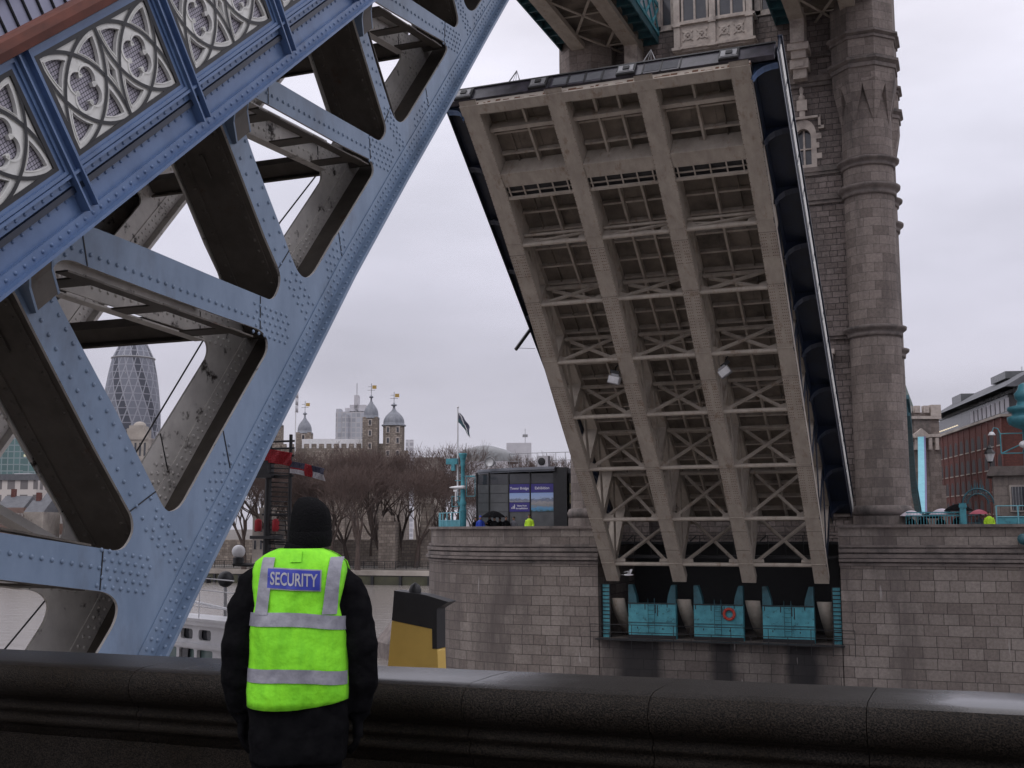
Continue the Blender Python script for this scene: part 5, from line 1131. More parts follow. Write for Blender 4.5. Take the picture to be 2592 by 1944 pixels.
def umbrella(p, r, mat, label, group=None):
    p = V(p); t = thing('umbrella', p, label, 'umbrella', group); n = 8; m = MB(); rings = []
    for i in range(5):
        f = i/4; rings.append([p+V((r*f*math.cos(2*PI*k/16)*(1-.04*(k % 2)*f), r*f*math.sin(2*PI*k/16)*(1-.04*(k % 2)*f), 1.0-.34*r/.55*f**1.8*.8)) for k in range(16)])
    for i in range(4): m.add(rings[i]+rings[i+1], [(k, (k+1) % 16, 16+(k+1) % 16, 16+k) for k in range(16)], 0, False)
    o = m.build('canopy', [mat], t); sm = o.modifiers.new('thick', 'SOLIDIFY'); sm.thickness = .01
    m = MB(); m.tube([p+V((0, 0, .02)), p+V((0, 0, 1.06))], .011, 6); m.build('shaft', ['black'], t); return t
FZ = -.95
P0 = lambda u, Y: V((atY(u, 1330, Y).x, Y, FZ))
ppl = 'people waiting beside the glass pavilion'
person(P0(1216, 71.6), R(200), 1.72, 'coatblue', 'cloth', 'person in a bright blue hooded coat beside the turquoise railing', ppl, hat='coatblue')
person(P0(1205, 72.6), R(170), 1.66, 'cloth', 'cloth', 'dark figure half hidden to the left of the bright blue coat', ppl)
person(P0(1240, 72.2), R(150), 1.76, 'cloth', 'cloth', 'person in black holding the wide black umbrella', ppl, pose=1)
person(P0(1252, 71.5), R(190), 1.64, 'cloth', 'coatgrey', 'dark coated person with bare head just right of the umbrella shaft', ppl)
person(P0(1266, 72.3), R(160), 1.62, 'cloth', 'cloth', 'fourth person right of the blue coat, black coat, hands held in front', ppl, pose=1)
person(P0(1281, 71.7), R(210), 1.68, 'cloth', 'coatgrey', 'dark coated person leaning near the grey coated one', ppl)
person(P0(1301, 72.0), R(165), 1.66, 'coatgrey', 'cloth', 'grey coated person at the right end of the waiting group', ppl)
person(P0(1340, 71.4), R(185), 1.80, 'hivis2', 'hivis2', 'steward in yellow green high visibility coat standing below the purple signs')
umbrella(P0(1240, 72.0)+V((.25, 0, 1.02)), .85, 'cloth', 'wide black umbrella held over the group by the pavilion')
rp_ = 'people behind the turquoise fence'
person(P0(2308, 73.0), R(180), 1.6, 'cloth', 'cloth', 'person in black under the pale umbrella next to the tower foot', rp_)
person(P0(2338, 73.4), R(190), 1.66, 'cloth', 'cloth', 'bare headed dark figure between the two pale umbrellas', rp_)
person(P0(2382, 73.2), R(170), 1.6, 'cloth', 'cloth', 'person in black under the larger pale umbrella at mid fence', rp_)
person(P0(2425, 73.1), R(175), 1.7, 'cloth', 'cloth', 'person in black under the black umbrella beside the fence post', rp_)
person(P0(2482, 74.2), R(180), 1.6, 'coatgrey', 'cloth', 'person in grey under the small pink umbrella in the gateway', rp_)
person(P0(2505, 71.8), R(190), 1.74, 'hivis2', 'hivis2', 'steward in yellow green high visibility coat at the turquoise gateway')
umbrella(P0(2308, 72.7)+V((0, 0, .82)), .66, 'umbwhite', 'small pale umbrella touching the tower foot')
umbrella(P0(2386, 72.9)+V((0, 0, .92)), .72, 'umbwhite', 'larger pale umbrella over the middle of the turquoise fence')
umbrella(P0(2357, 73.8)+V((0, 0, .72)), .72, 'cloth', 'low black umbrella between the two pale ones')
umbrella(P0(2428, 72.6)+V((0, 0, 1.18)), .8, 'cloth', 'tall black umbrella beside the turquoise fence post')
umbrella(P0(2480, 74.0)+V((0, 0, .86)), .55, 'umbpink', 'pink umbrella in the arched gateway')
# ================================================================== pavilion on the pier, left
pv = thing('glass_pavilion', (-15.5, 79, FZ), 'dark glass ticket pavilion with curved roof and purple signs on the pier', 'pavilion')
YP = 77.0; MX = [-18.46, -17.5, -16.02, -14.39, -12.62]
ZR = [FZ, 1.08, 1.72, 2.38, 3.02, 3.75]
for i in range(4):
    x0, x1 = MX[i]+.04, MX[i+1]-.04; dz = 0 if i else .0
    for k in range(5):
        gl_ = k == 4 or (k == 0 and False); m = MB(); m.bb(x0, x1, YP, YP+.06, ZR[k]+.015, ZR[k+1]-.015); m.build('window' if gl_ else 'cladding_panel', ['glass' if gl_ else 'slab'], pv)
for x in MX:
    m = MB(); m.bb(x-.04, x+.04, YP-.08, YP+.08, FZ, 3.85); m.build('mullion', ['black'], pv)
m = MB(); m.bb(-18.4, -10.6, YP+.1, 84, FZ, 3.7); m.bb(-12.58, -11.6, YP-.3, YP+.1, FZ, 4.1); m.build('hall', ['black'], pv)
m = MB()
for z0, z1 in ((-.3, 1.1), (1.6, 2.2), (2.35, 3.0)): m.bb(-11.5, -10.75, YP-.02, YP+.1, z0, z1)
m.build('amber_glazing', [pm('amber_window', (.16, .13, .05, 1), (.08, .07, .03, 1), rough=.2, scale=1.5)], pv)  # panes in a plain amber tone
m = MB(); n = 14; ro = []
for i in range(n+1):
    f = i/n; x = -19.2+(-12.4+19.2)*f; y = YP-.55+2.4*(1-f)**2.2; ro.append((x, y))
for z0, z1, o in ((3.85, 3.97, 0.), (3.97, 4.06, .12), (4.06, 4.16, .0)):
    pts = [(x, y-o) for x, y in ro]; m.prism(pts+[(-12.4, 85), (-19.2, 85)], [], lambda a, b, z0=z0: V((a, b, z0)), (0, 0, z1-z0-.002), (0, 0, 0))
m.build('roof', ['lead'], pv)
def signboard(name, x0, x1, z0, z1, mat, lines, size, icon=False, lab=None):
    s_ = MB(); s_.bb(x0, x1, YP-.05, YP-.012, z0, z1); o = s_.build(name, [mat], pv)
    if lab: o['label'] = lab
    if lines:
        l = MB()
        for i, tx_ in enumerate(lines):
            tv, tf = text_geo(tx_, size, .004); cz = (z0+z1)/2+((len(lines)-1)/2-i)*size*1.15; cx = (x0+x1)/2+(.18 if icon else 0)
            l.add([(cx+q[0], YP-.056, cz+q[1]) for q in tv], tf)
        if icon:
            for k in range(3): l.bb(x0+.16+.1*k, x0+.22+.1*k, YP-.06, YP-.052, z0+.2, z0+.3+.1*k)
        l.build('lettering', ['signtxt'], o)
signboard('sign', -15.96, -14.45, 2.40, 3.0, 'sign', ['Tower Bridge'], .25); signboard('sign', -14.33, -12.68, 2.40, 3.0, 'sign', ['Exhibition'], .27)
signboard('sign', -15.96, -14.45, 1.08, 1.71, 'sign', ['Views from', 'the exhibition'], .16, True)
def postermat():
    m, t, b = newmat('city_view_poster'); N = t.nodes; L = t.links; geo = N.new('ShaderNodeNewGeometry'); sp = N.new('ShaderNodeSeparateXYZ'); L.new(geo.outputs['Position'], sp.inputs[0])
    n = N.new('ShaderNodeTexNoise'); n.inputs['Scale'].default_value = 4; n.inputs['Detail'].default_value = 8; mpn = N.new('ShaderNodeMapping'); mpn.inputs['Scale'].default_value = (1, 1, 2.4); L.new(geo.outputs['Position'], mpn.inputs[0]); L.new(mpn.outputs[0], n.inputs['Vector'])
    ad = N.new('ShaderNodeMath'); ad.operation = 'MULTIPLY_ADD'; L.new(n.outputs['Fac'], ad.inputs[0]); ad.inputs[1].default_value = .5; L.new(sp.outputs['Z'], ad.inputs[2])
    mr_ = N.new('ShaderNodeMapRange'); mr_.inputs[1].default_value = 1.3; mr_.inputs[2].default_value = 2.6; L.new(ad.outputs[0], mr_.inputs[0])
    r = N.new('ShaderNodeValToRGB'); L.new(mr_.outputs[0], r.inputs[0]); e = r.color_ramp.elements
    e[0].position = 0; e[0].color = (.05, .09, .08, 1); e[1].position = 1; e[1].color = (.30, .42, .72, 1)
    for p_, c_ in ((.18, (.10, .30, .52, 1)), (.34, (.24, .24, .25, 1)), (.5, (.34, .33, .34, 1)), (.66, (.14, .17, .26, 1)), (.74, (.36, .46, .68, 1))): q = e.new(p_); q.color = c_
    L.new(r.outputs[0], b.inputs['Base Color']); b.inputs['Roughness'].default_value = .35; return m
pmx = postermat()
signboard('poster', -15.96, -14.45, 1.74, 2.38, pmx, None, 0); signboard('poster', -14.33, -12.68, 1.08, 2.38, pmx, None, 0)
ac = thing('air_conditioner', (-13.45, YP+.3, 4.16), 'white air conditioning unit on the pavilion roof', 'air conditioner')
m = MB(); m.bb(-13.9, -13.1, YP+.1, YP+.5, 4.2, 4.95); m.build('casing', ['plaster'], ac); m = MB(); m.lathe([(.01, 0), (.27, 0), (.27, .03), (.24, .04), (.01, .04)], (-13.58, YP+.09, 4.56), 20, axis=(V((1, 0, 0)), V((0, 0, 1)), V((0, -1, 0)))); m.build('fan_grille', ['black'], ac)
sl = thing('searchlight', (-17.5, YP+.2, 4.16), 'round drum shaped searchlight on the left of the pavilion roof', 'searchlight')
m = MB(); m.lathe([(.02, -.2), (.30, -.2), (.36, .05), (.36, .2), (.33, .2), (.30, .16)], (-17.5, YP+.2, 4.62), 20, axis=(V((1, 0, 0)), V((0, 0, 1)), V((0, -1, 0)))); m.build('drum', ['metal'], sl)
m = MB(); m.lathe([(.001, .17), (.30, .17), (.301, .175)], (-17.5, YP+.2, 4.62), 20, axis=(V((1, 0, 0)), V((0, 0, 1)), V((0, -1, 0)))); m.build('lens', ['lampglass'], sl)
m = MB(); m.tube([(-17.9, YP+.2, 4.16), (-17.9, YP+.2, 4.6)], .03, 6); m.tube([(-17.1, YP+.2, 4.16), (-17.1, YP+.2, 4.6)], .03, 6); m.build('yoke', ['metal'], sl)
m = MB()
for z in (4.65, 5.2): m.tube([(-16.3, YP+.6, z), (-10.5, YP+.6, z)], .022, 5)
for k in range(9): m.tube([(-16.2+.7*k, YP+.6, 4.1), (-16.2+.7*k, YP+.6, 5.22)], .02, 5)
m.tube([(-16.2, YP+.6, 5.2), (-16.2, YP+3, 5.2)], .02, 5)
tag(m.build('roof_railing', ['metal']), 'thin grey safety railing along the pavilion roof', 'railing')
rail = thing('railing', (-19.6, 73.5, FZ), 'turquoise railing with solid lower panels at the left end of the pier terrace', 'railing')
rp0, rp1 = V((-20.75, 75.6, 0)), V((-17.6, 72.1, 0)); m = MB(); pn = MB()
for z in (1.0, .48): m.tube([rp0+V((0, 0, z)), rp1+V((0, 0, z))], .03, 6)
for f in (0, .055, .18, .38, .61, .99): p = rp0.lerp(rp1, f); m.beam(p+V((0, 0, -.9)), p+V((0, 0, 1.02)), .07, .07)
pn.beam(rp0+V((0, .03, .2)), rp1+V((0, .03, .2)), .03, .54); m.build('rails', ['turqlight'], rail); pn.build('lower_panel', ['turq'], rail)
def column(c, label, top=5.15):
    t = thing('lamp_column', c, label, 'iron column', None); c = V(c); m = MB(); z0 = 0
    m.box(c+V((0, 0, .35)), (.52, .52, .7)); m.box(c+V((0, 0, .74)), (.6, .6, .08)); m.build('plinth', ['turq'], t)
    m = MB(); m.lathe([(.25, .78), (.22, 1.0), (.24, 1.1), (.24, 2.0), (.27, 2.1), (.20, 2.3), (.23, 2.5), (.26, 2.62), (.17, 2.9), (.15, 3.4), (.19, 3.45), (.14, 3.55), (.13, 5.2), (.18, 5.3), (.15, 5.45), (.22, 5.8), (.30, 6.0), (.30, 6.1), (.02, 6.12)], c, 14); m.build('shaft', ['turq'], t)
    m = MB(); m.tube([c+V((.2, 0, 6.1)), c+V((.26, 0, 6.8))], .02, 5); m.build('spike', ['black'], t); return t
cp_ = V((-18.68, 75.0, FZ)); col1 = column(cp_, 'ornate turquoise iron column with brackets at the left end of the terrace')
m = MB()
for z, w_ in ((4.5, .9), (3.1, -.75), (4.2, -.6)): m.tube([cp_+V((0, 0, z)), cp_+V((w_, 0, z))], .03, 5)
for (x0, x1, z0, z1) in ((.3, .95, 3.1, 4.45), (-.8, -.3, 2.4, 3.1)):
    for q in (((x0, z0), (x1, z0)), ((x1, z0), (x1, z1)), ((x1, z1), (x0, z1)), ((x0, z1), (x0, z0))): m.tube([cp_+V((q[0][0], -.05, q[0][1])), cp_+V((q[1][0], -.05, q[1][1]))], .028, 5)
m.prism([(-.1, 2.3), (-.5, 2.75), (-.42, 2.75), (-.1, 2.5)], [], lambda a, b: cp_+V((a, 0, b)), (0, .06, 0), (0, 0, 0)); m.bb(cp_.x-1.25, cp_.x-.4, cp_.y-.1, cp_.y+.1, FZ+5.35, FZ+5.75); m.bb(cp_.x-.85, cp_.x-.6, cp_.y-.1, cp_.y+.1, FZ+4.9, FZ+5.35)
m.build('bracket_frame', ['turq'], col1)
cm = thing('camera_housing', cp_+V((-.35, -.2, 3.6)), 'long white camera housing fixed to the turquoise column', 'security camera')
m = MB(); q = cp_+V((-.35, -.2, 3.72)); m.loft([[q+V((x, r*math.cos(2*PI*k/10), r*.8*math.sin(2*PI*k/10))) for k in range(10)] for x, r in ((-.6, .02), (-.45, .07), (-.1, .13), (.3, .16), (.55, .15), (.58, .05))]); m.build('housing', ['boatwhite'], cm)
m = MB(); m.box(q+V((-.1, 0, -.22)), (.3, .14, .14)); m.tube([q+V((-.1, 0, -.2)), q+V((-.1, 0, -.95))], .06, 6); m.build('mount', ['boatwhite'], cm)
fp = thing('flagpole', (-19.16, 75.2, FZ), 'white flagpole with a drooping dark flag above the turquoise column', 'flagpole')
m = MB(); m.tube([(-19.16, 75.2, 1.9), (-19.16, 75.2, 8.35)], [.07, .045], 8); m.sphere((-19.16, 75.2, 8.42), .08, 8, 6); m.build('pole', ['boatwhite'], fp)
def flag(name, parent, p, ux, uz, w, h, mats, stripes, droop=.4, wave=.06, n=14, kk=8):
    m = MB(); p = V(p); ux = V(ux).normalized(); side = ux.cross(V((0, 0, 1)))
    g_ = [[p+ux*(w*i/n)+V((0, 0, -h*j_/kk-droop*w*(i/n)**1.3))+side*(wave*math.sin(i*.9+j_*.5)*(i/n)) for i in range(n+1)] for j_ in range(kk+1)]
    for j_ in range(kk):
        for i in range(n): m.add([g_[j_][i], g_[j_][i+1], g_[j_+1][i+1], g_[j_+1][i]], [(0, 1, 2, 3)], stripes(i/n, j_/kk), True)
    o = m.build(name, mats, parent); s_ = o.modifiers.new('thick', 'SOLIDIFY'); s_.thickness = .012; return o
flag('flag', fp, (-19.11, 75.2, 8.1), (1, -.3, 0), None, 1.05, .75, ['navy', 'boatwhite', 'turqdark'], lambda a, b: 1 if abs(a-b) < .09 else (2 if b > .6 else 0), 1.1, .07)
# ================================================================== right side of the pier
fen = thing('railing', (12.6, 71.6, FZ), 'turquoise iron fence with close uprights at the right of the tower foot', 'railing')
xa, xb = atY(2293, 1300, 71.6).x, atY(2434, 1300, 71.6).x; m = MB()
for z in (.74, .55, .0, -.55): m.bb(xa, xb, 71.58, 71.64, z-.03, z+.03)
k = xa
while k < xb: m.bb(k-.018, k+.018, 71.59, 71.63, FZ, .56); k += .16
k = xa
while k < xb: m.bb(k, k+.02, 71.60, 71.63, .56, .74); k += .08
m.build('rails', ['turq'], fen)
def post(x, Y, z1, w, mat='turq'):
    m = MB(); m.bb(x-w, x+w, Y-w, Y+w, FZ, z1); m.bb(x-w*1.25, x+w*1.25, Y-w*1.25, Y+w*1.25, z1, z1+.14); m.bb(x-w*1.1, x+w*1.1, Y-w*1.1, Y+w*1.1, z1+.14, z1+.24); return m.build('gate_post', [mat], arch)
arch = thing('arched_gate', (atY(2475, 1300, 72).x, 72, FZ), 'turquoise gateway with a pierced iron arch at the right of the pier', 'gate')
xp, xq = atY(2438, 1300, 71.5).x, atY(2517, 1300, 71.5).x
post(xp, 71.5, 1.0, .17); m = MB(); n = 20; rr = (xq-xp)/2; cx = (xp+xq)/2
for r_, w_ in ((rr, .05), (rr-.28, .035)): m.tube([(cx+r_*math.cos(PI*i/n), 71.5, 1.2+.85*math.sin(PI*i/n)*r_/rr) for i in range(n+1)], w_, 6)
for i in range(1, n): a = PI*i/n; m.tube([(cx+rr*math.cos(a), 71.5, 1.2+.85*math.sin(a)), (cx+(rr-.28)*math.cos(a+.1), 71.5, 1.2+.85*math.sin(a+.1)*(rr-.28)/rr)], .02, 4)
for i in range(5): m.prism([(cx-.3+.15*i-.05, 2.05), (cx-.3+.15*i+.05, 2.05), (cx-.3+.15*i, 2.3+.1*(2-abs(i-2)))], [], lambda a, b: V((a, 71.5, b)), (0, .03, 0), (0, 0, 0))
m.build('arch', ['turqdark'], arch); m = MB()
for z in (.55, .1, -.4): m.bb(xp, xp+.9, 71.47, 71.53, z, z+.05)
for k in range(5): m.bb(xp+.2*k, xp+.2*k+.04, 71.48, 71.52, FZ, .6)
m.build('side_rail', ['turqdark'], arch)
ki = thing('stone_kiosk', (atY(2560, 1300, 74).x, 75, FZ), 'small stone gatehouse with a barred window at the right edge', 'gatehouse')
kx = atY(2518, 1300, 74).x
m = MB(); m.bb(kx, kx+5, 74, 78, FZ, 2.85); m.bb(kx-.12, kx+5.1, 73.88, 78.1, FZ, .35); m.build('wall', ['ashlar'], ki); m = MB(); m.bb(kx-.3, kx+5.2, 73.7, 78.2, 2.85, 3.08); m.bb(kx-.15, kx+5.1, 73.8, 78.1, 3.08, 3.4); m.build('cornice', ['band'], ki)
o = MB(); o.bb(kx+.85, kx+2.3, 73.9, 74.05, .75, 2.3); wnd = o.build('window', ['cream'], ki); o = MB(); o.bb(kx+.95, kx+2.2, 73.87, 73.905, .85, 2.2); o.build('pane', ['glass'], wnd); o = MB()
for k in range(8): o.bb(kx+1.0+.16*k, kx+1.03+.16*k, 73.84, 73.868, .85, 2.2)
o.build('bars', ['metal'], wnd)
lx = atY(2510, 1150, 73.6).x
la = thing('lantern', (lx, 73.9, 3.4), 'black framed glass lantern on top of the stone gatehouse', 'lantern'); lx += -.1
m = MB(); m.tube([(lx, 73.9, 3.4), (lx, 73.9, 3.62)], .05, 8); m.lathe([(.06, 3.6), (.15, 3.66), (.15, 3.7)], (lx, 73.9, 0), 6); m.lathe([(.33, 4.15), (.30, 4.22), (.16, 4.42), (.19, 4.46), (.04, 4.66), (.02, 4.9), (.0, 4.92)], (lx, 73.9, 0), 6, smooth=False); m.build('frame', ['black'], la)
m = MB(); m.lathe([(.14, 3.7), (.28, 4.15)], (lx, 73.9, 0), 6, smooth=False); m.build('glazing', ['lampglass'], la)
rx_ = atY(2606, 1200, 70.6).x
rc = thing('lamp_column', (rx_, 70.6, FZ), 'tall turquoise ornate column with bulbous capital at the right edge', 'iron column')
m = MB(); m.lathe([(.34, 0), (.32, .3), (.30, 1.2), (.36, 1.3), (.26, 1.6), (.33, 2.0), (.27, 2.3), (.25, 4.9), (.3, 5.0), (.25, 5.1), (.25, 6.2), (.6, 6.32), (.92, 6.5), (1.0, 6.7), (1.0, 6.9), (.75, 6.98), (.75, 7.15), (.98, 7.25), (.98, 7.45), (.5, 7.55), (.42, 7.8), (.55, 7.95), (.58, 8.2), (.4, 8.4), (.3, 8.7), (.1, 8.8)], (rx_, 70.6, FZ), 16); m.build('shaft', ['turqmid'], rc)
m = MB()
for (x0, x1, z0, z1) in ((-1.38, -.2, 3.95, 5.05),):
    for q in (((x0, z0), (x1, z0)), ((x1, z0), (x1, z1)), ((x1, z1), (x0, z1)), ((x0, z1), (x0, z0)), ((x0, z0), (x1, (z0+z1)/2))): m.tube([(rx_+q[0][0], 70.5, q[0][1]), (rx_+q[1][0], 70.5, q[1][1])], .035, 5)
m.tube([(rx_-1.38, 70.5, 5.05), (rx_-1.5, 70.5, 5.35), (rx_-1.7, 70.5, 5.4), (rx_-1.82, 70.5, 5.15)], .03, 5); m.build('bracket_frame', ['turq'], rc)
m = MB(); m.lathe([(.02, .2), (.1, .18), (.2, .02), (.2, 0), (.001, 0)], (rx_-1.82, 70.5, 4.98), 12); m.build('lamp_shade', ['boatwhite'], rc)
m = MB(); m.sphere((rx_-.1, 70.2, 4.4), .25, 12, 8, sc=(1.5, 1, .9)); m.build('camera', ['boatwhite'], rc)
fr2 = thing('railing', (rx_-.6, 71.0, FZ), 'short turquoise railing with solid panels at the foot of the right edge column', 'railing'); m = MB(); pn = MB()
for z in (1.05, .45): m.tube([(rx_-1.8, 70.3, z), (rx_+2.5, 70.3, z)], .03, 6)
for k in range(4): m.beam((rx_-1.8+1.1*k, 70.3, FZ), (rx_-1.8+1.1*k, 70.3, 1.07), .07, .07)
pn.bb(rx_-1.8, rx_+2.5, 70.32, 70.35, FZ, .45); m.build('rails', ['turqlight'], fr2); pn.build('lower_panel', ['turq'], fr2)
m = MB(); q = atY(2590, 1365, 69.1); m.sphere(q, .3, 12, 8); m.tube([q, q+V((.2, .35, .5))], .07, 6); tag(m.build('bulkhead_lamp', ['turqdark']), 'round dark teal lamp fixed to the pier wall at the right edge', 'lamp')
# ================================================================== passing ship
ship = thing('steamer', (-2, 24, WATER), 'passing steamer with black topped buff funnels and white deckhouse in the gap between the leaves', 'ship')
m = MB(); SX0, SX1 = -22, 10; SYc = 24.5
def hull_ring(x):
    f = (x-SX0)/(SX1-SX0); w_ = 3.6*max(.03, math.sin(PI*min(max(f, 0.02), .98))**.45); sh = .5*(abs(f-.45)*2)**2
    return [V((x, SYc+a*w_, z)) for a, z in ((0, WATER-1), (.8, WATER-.6), (.96, WATER+.8), (1, WATER+2.1+sh), (.94, WATER+2.15+sh), (.9, WATER+1.5+sh), (-.9, WATER+1.5+sh), (-.94, WATER+2.15+sh), (-1, WATER+2.1+sh), (-.96, WATER+.8), (-.8, WATER-.6))]
m.loft([hull_ring(SX0+(SX1-SX0)*i/24) for i in range(25)]); m.build('hull', ['black'], ship)
# deckhouse with rounded windows, set a little askew to the bridge
dA, dB = V((-2.39, 21.78, 0)), V((-.08, 20.78, 0)); du = (dB-dA).normalized(); dv = V((-du.y, du.x, 0)); o0 = dA-du*2.6
DH = lambda a, b, c: o0+du*a+dv*b+V((0, 0, c))
L_ = 5.0; m = MB()
def dbox(mb, a0, a1, b0, b1, c0, c1, mat=0): mb.box(DH((a0+a1)/2, (b0+b1)/2, (c0+c1)/2), (a1-a0, b1-b0, c1-c0), mat, (du, dv, V((0, 0, 1))))
def rrect(x0, x1, z0, z1, r=.1, n=4):
    out = []
    for cx, cz, a in ((x1-r, z1-r, 0), (x0+r, z1-r, PI/2), (x0+r, z0+r, PI), (x1-r, z0+r, 1.5*PI)): out += [(cx+r*math.cos(a+PI/2*i/n), cz+r*math.sin(a+PI/2*i/n)) for i in range(n+1)]
    return out
up = [(.30+.74*k, .80+.74*k) for k in range(6)]; lowp = [(.25+.74*k, .88+.74*k) for k in range(6)]
holes = [rrect(a, b, -2.36, -2.14, .07) for a, b in up]+[rrect(a, b, -3.35, -2.56, .05) for a, b in lowp]
m.prism([(0, -5.6), (L_, -5.6), (L_, -2.05), (0, -2.05)], holes, lambda a, c: DH(a, 0, c), dv*.08, (0, 0, 0))
dbox(m, 0, L_, .1, .55, -5.6, -5.5); dbox(m, 0, .08, .08, .55, -5.6, -2.05); dbox(m, L_-.08, L_, .08, .55, -5.6, -2.05); dbox(m, 0, L_, .5, .56, -5.6, -2.05)
m.build('deckhouse', ['boatwhite'], ship)
m = MB(); dbox(m, -.15, L_+.15, -.08, .62, -2.05, -1.96); dbox(m, -.1, L_+.1, -.06, .0, -2.52, -2.44); dbox(m, -.25, L_+.25, -.1, .66, -1.96, -1.9); m.build('roof', ['boatwhite'], ship)
m = MB(); dbox(m, .1, L_-.1, .10, .13, -2.4, -2.1, 0); dbox(m, .1, L_-.1, .10, .13, -3.4, -2.5, 1)
for k in (1, 2, 4): dbox(m, .3+.74*k, .55+.74*k, .04, .12, -3.35, -2.56, 0)
m.build('windows', ['glass', 'seaglass'], ship)
m = MB()                                                                             # deck rails and rigging
for z in (-1.2, -.95, -1.55): m.tube([DH(-1, 0, z), DH(L_+.5, -.1, z-.12)], .012, 5)
for a in (0, 2, 4, 6): m.tube([DH(a, 0, -1.9), DH(a, 0, -.95)], .014, 5)
m.tube([DH(0, .4, -1.9), DH(2, .5, -1.55), DH(5, .4, -1.75), DH(6, .4, -1.5)], .035, 5)
m.build('rigging', ['boatwhite'], ship)
# funnels: side view wide, black cap with sharp fins, dome on top
def funnel(c):
    c = V(c); f = MB(); D_ = .42; fm = lambda a, b: c+V((a, -D_/2, b))
    f.prism([(-.51, .12), (.48, -.04), (.49, -.47), (.61, -.47), (.64, -1.1), (.72, -4.2), (-.78, -4.2), (-.62, -1.1)], [], fm, (0, D_, 0), (0, 0, 0)); o = f.build('funnel', ['yellow'], ship); bv = o.modifiers.new('soft', 'BEVEL'); bv.width = .05; bv.segments = 3; bv.limit_method = 'ANGLE'
    f = MB(); f.prism([(-.455, .78), (.30, .70), (.88, .555), (.60, .40), (.605, -.465), (.495, -.465), (.485, -.035), (-.508, .125)], [], lambda a, b: fm(a, b)+V((0, -.012, 0)), (0, D_+.024, 0), (0, 0, 0))
    f.lathe([(.13, .70), (.14, .80), (.10, .90), (.03, .95), (.0, .96)], c+V((-.04, 0, 0)), 12); f.build('funnel_cap', ['black'], o); return o
funnel((2.70, 24, -2.18)); funnel((.95, 21.9, -2.18))
# mast with yards, ladder, red lamps, flags
mp0 = atY(676, 1350, 25.5); mx_, my_ = mp0.x, 25.5
top = atY(678, 1118, 25.5).z; m = MB(); m.tube([(mx_, my_, WATER+1.5), (mx_, my_, -1), (mx_+.02, my_, top)], [.13, .11, .07], 10)
x2 = atY(733, 1300, 25.5).x; m.tube([(x2, my_, WATER+1.5), (x2, my_, atY(733, 1100, 25.5).z)], .045, 8)
for v_ in (1118, 1136, 1155, 1205, 1302, 1372): z = atY(690, v_, 25.5).z; m.tube([(mx_-.15, my_, z), (x2+.1, my_, z)], .03, 6)
v_ = 1160
while v_ < 1420: z = atY(700, v_, 25.5).z; m.tube([(mx_, my_, z), (x2, my_, z-.03)], .016, 5); v_ += 12
m.box((mx_-.1, my_, atY(670, 1188, 25.5).z), (.34, .3, .42)); m.box((mx_-.05, my_, atY(670, 1205, 25.5).z), (.5, .4, .1)); m.box((mx_-.02, my_, atY(670, 1360, 25.5).z), (.72, .4, .08)); m.tube([(mx_, my_, top), (mx_, my_, top+.5)], .02, 5)
m.build('mast', ['black'], ship)
m = MB(); zz = atY(670, 1330, 25.5).z
for dx in (-.27, .25): m.lathe([(.07, -.15), (.09, -.11), (.09, .11), (.07, .15), (.02, .17)], (mx_+dx, my_, zz), 10)
m.build('red_lamp', ['red'], ship)
flag('ensign', ship, (mx_-.02, my_-.12, atY(680, 1137, 25.5).z), (1, .05, 0), None, .78, .34, ['red', 'red'], lambda a, b: 0, .16, .07)
flag('pennant', ship, (x2+.05, my_-.1, atY(735, 1168, 25.5).z), (1, .1, 0), None, .95, .30, ['navy', 'plaster', 'red'], lambda a, b: (2 if abs(a-.5) < .09 or (abs(b-.5) < .12 and a < .6) else (1 if b > .45 else 0)), .22, .07)
m = MB(); q = atY(604, 1396, 25.5); m.sphere(q, .17, 12, 8, mat=1); m.tube([q-V((0, 0, .15)), q-V((0, 0, .3))], .14, 8, 0); m.tube([q+V((-.15, 0, -.32)), q+V((.45, 0, -.34)), q+V((1.2, 0, -.2))], .05, 6, 0); m.build('radar', ['black', 'boatwhite'], ship)
m = MB(); q = atY(571, 1466, 24.5); m.sphere(q, .20, 12, 8); m.tube([q, V((q.x+.05, q.y, -4.5))], .04, 6, 1); m.tube([q+V((-.5, 0, .05)), q+V((-.5, 0, -.1))], .07, 6); m.build('ventilator', ['black', 'metal'], ship)
# ================================================================== north bank
wl = thing('river_wall', (-150, 175.5, WATER-2), 'long stone river wall with weedy foot on the far bank', 'river wall')
m = MB(); m.bb(-420, 200, 174.6, 176.2, WATER-2, -8.0); m.build('weedy_foot', ['algae'], wl); m = MB(); m.bb(-420, 200, 174.5, 176.4, -7.85, -7.05); m.build('ledge', ['portland'], wl); m = MB(); m.bb(-420, 200, 174.8, 176.1, -8.0, -7.85); k = -230
while k < -40: m.bb(k, k+.5, 174.3, 174.8, WATER-2, -7.9); k += 5.2
m.build('fender_pile', ['black'], wl)
fe = MB(); k = -230
while k < -20: fe.bb(k-.05, k+.05, 177.0, 177.1, -6.9, -5.6); k += 2
for z in (-5.65, -6.0, -6.35, -6.7): fe.bb(-230, -20, 177.02, 177.08, z-.03, z+.03)
k = -180
while k < -30: fe.bb(k-.015, k+.015, 177.03, 177.06, -6.8, -5.7); k += .5
tag(fe.build('railing', ['black']), 'black promenade railing along the far river wall', 'railing')
def merlons(mb, x0, x1, y, z, n, h, d=1.0, mat=0):
    w_ = (x1-x0)/(2*n-1)
    for i in range(n): mb.bb(x0+2*i*w_, x0+(2*i+1)*w_, y, y+d, z, z+h, mat)
cw = thing('curtain_wall', (-130, 196, -6.9), 'low rough stone curtain wall behind the bare riverside trees', 'wall')
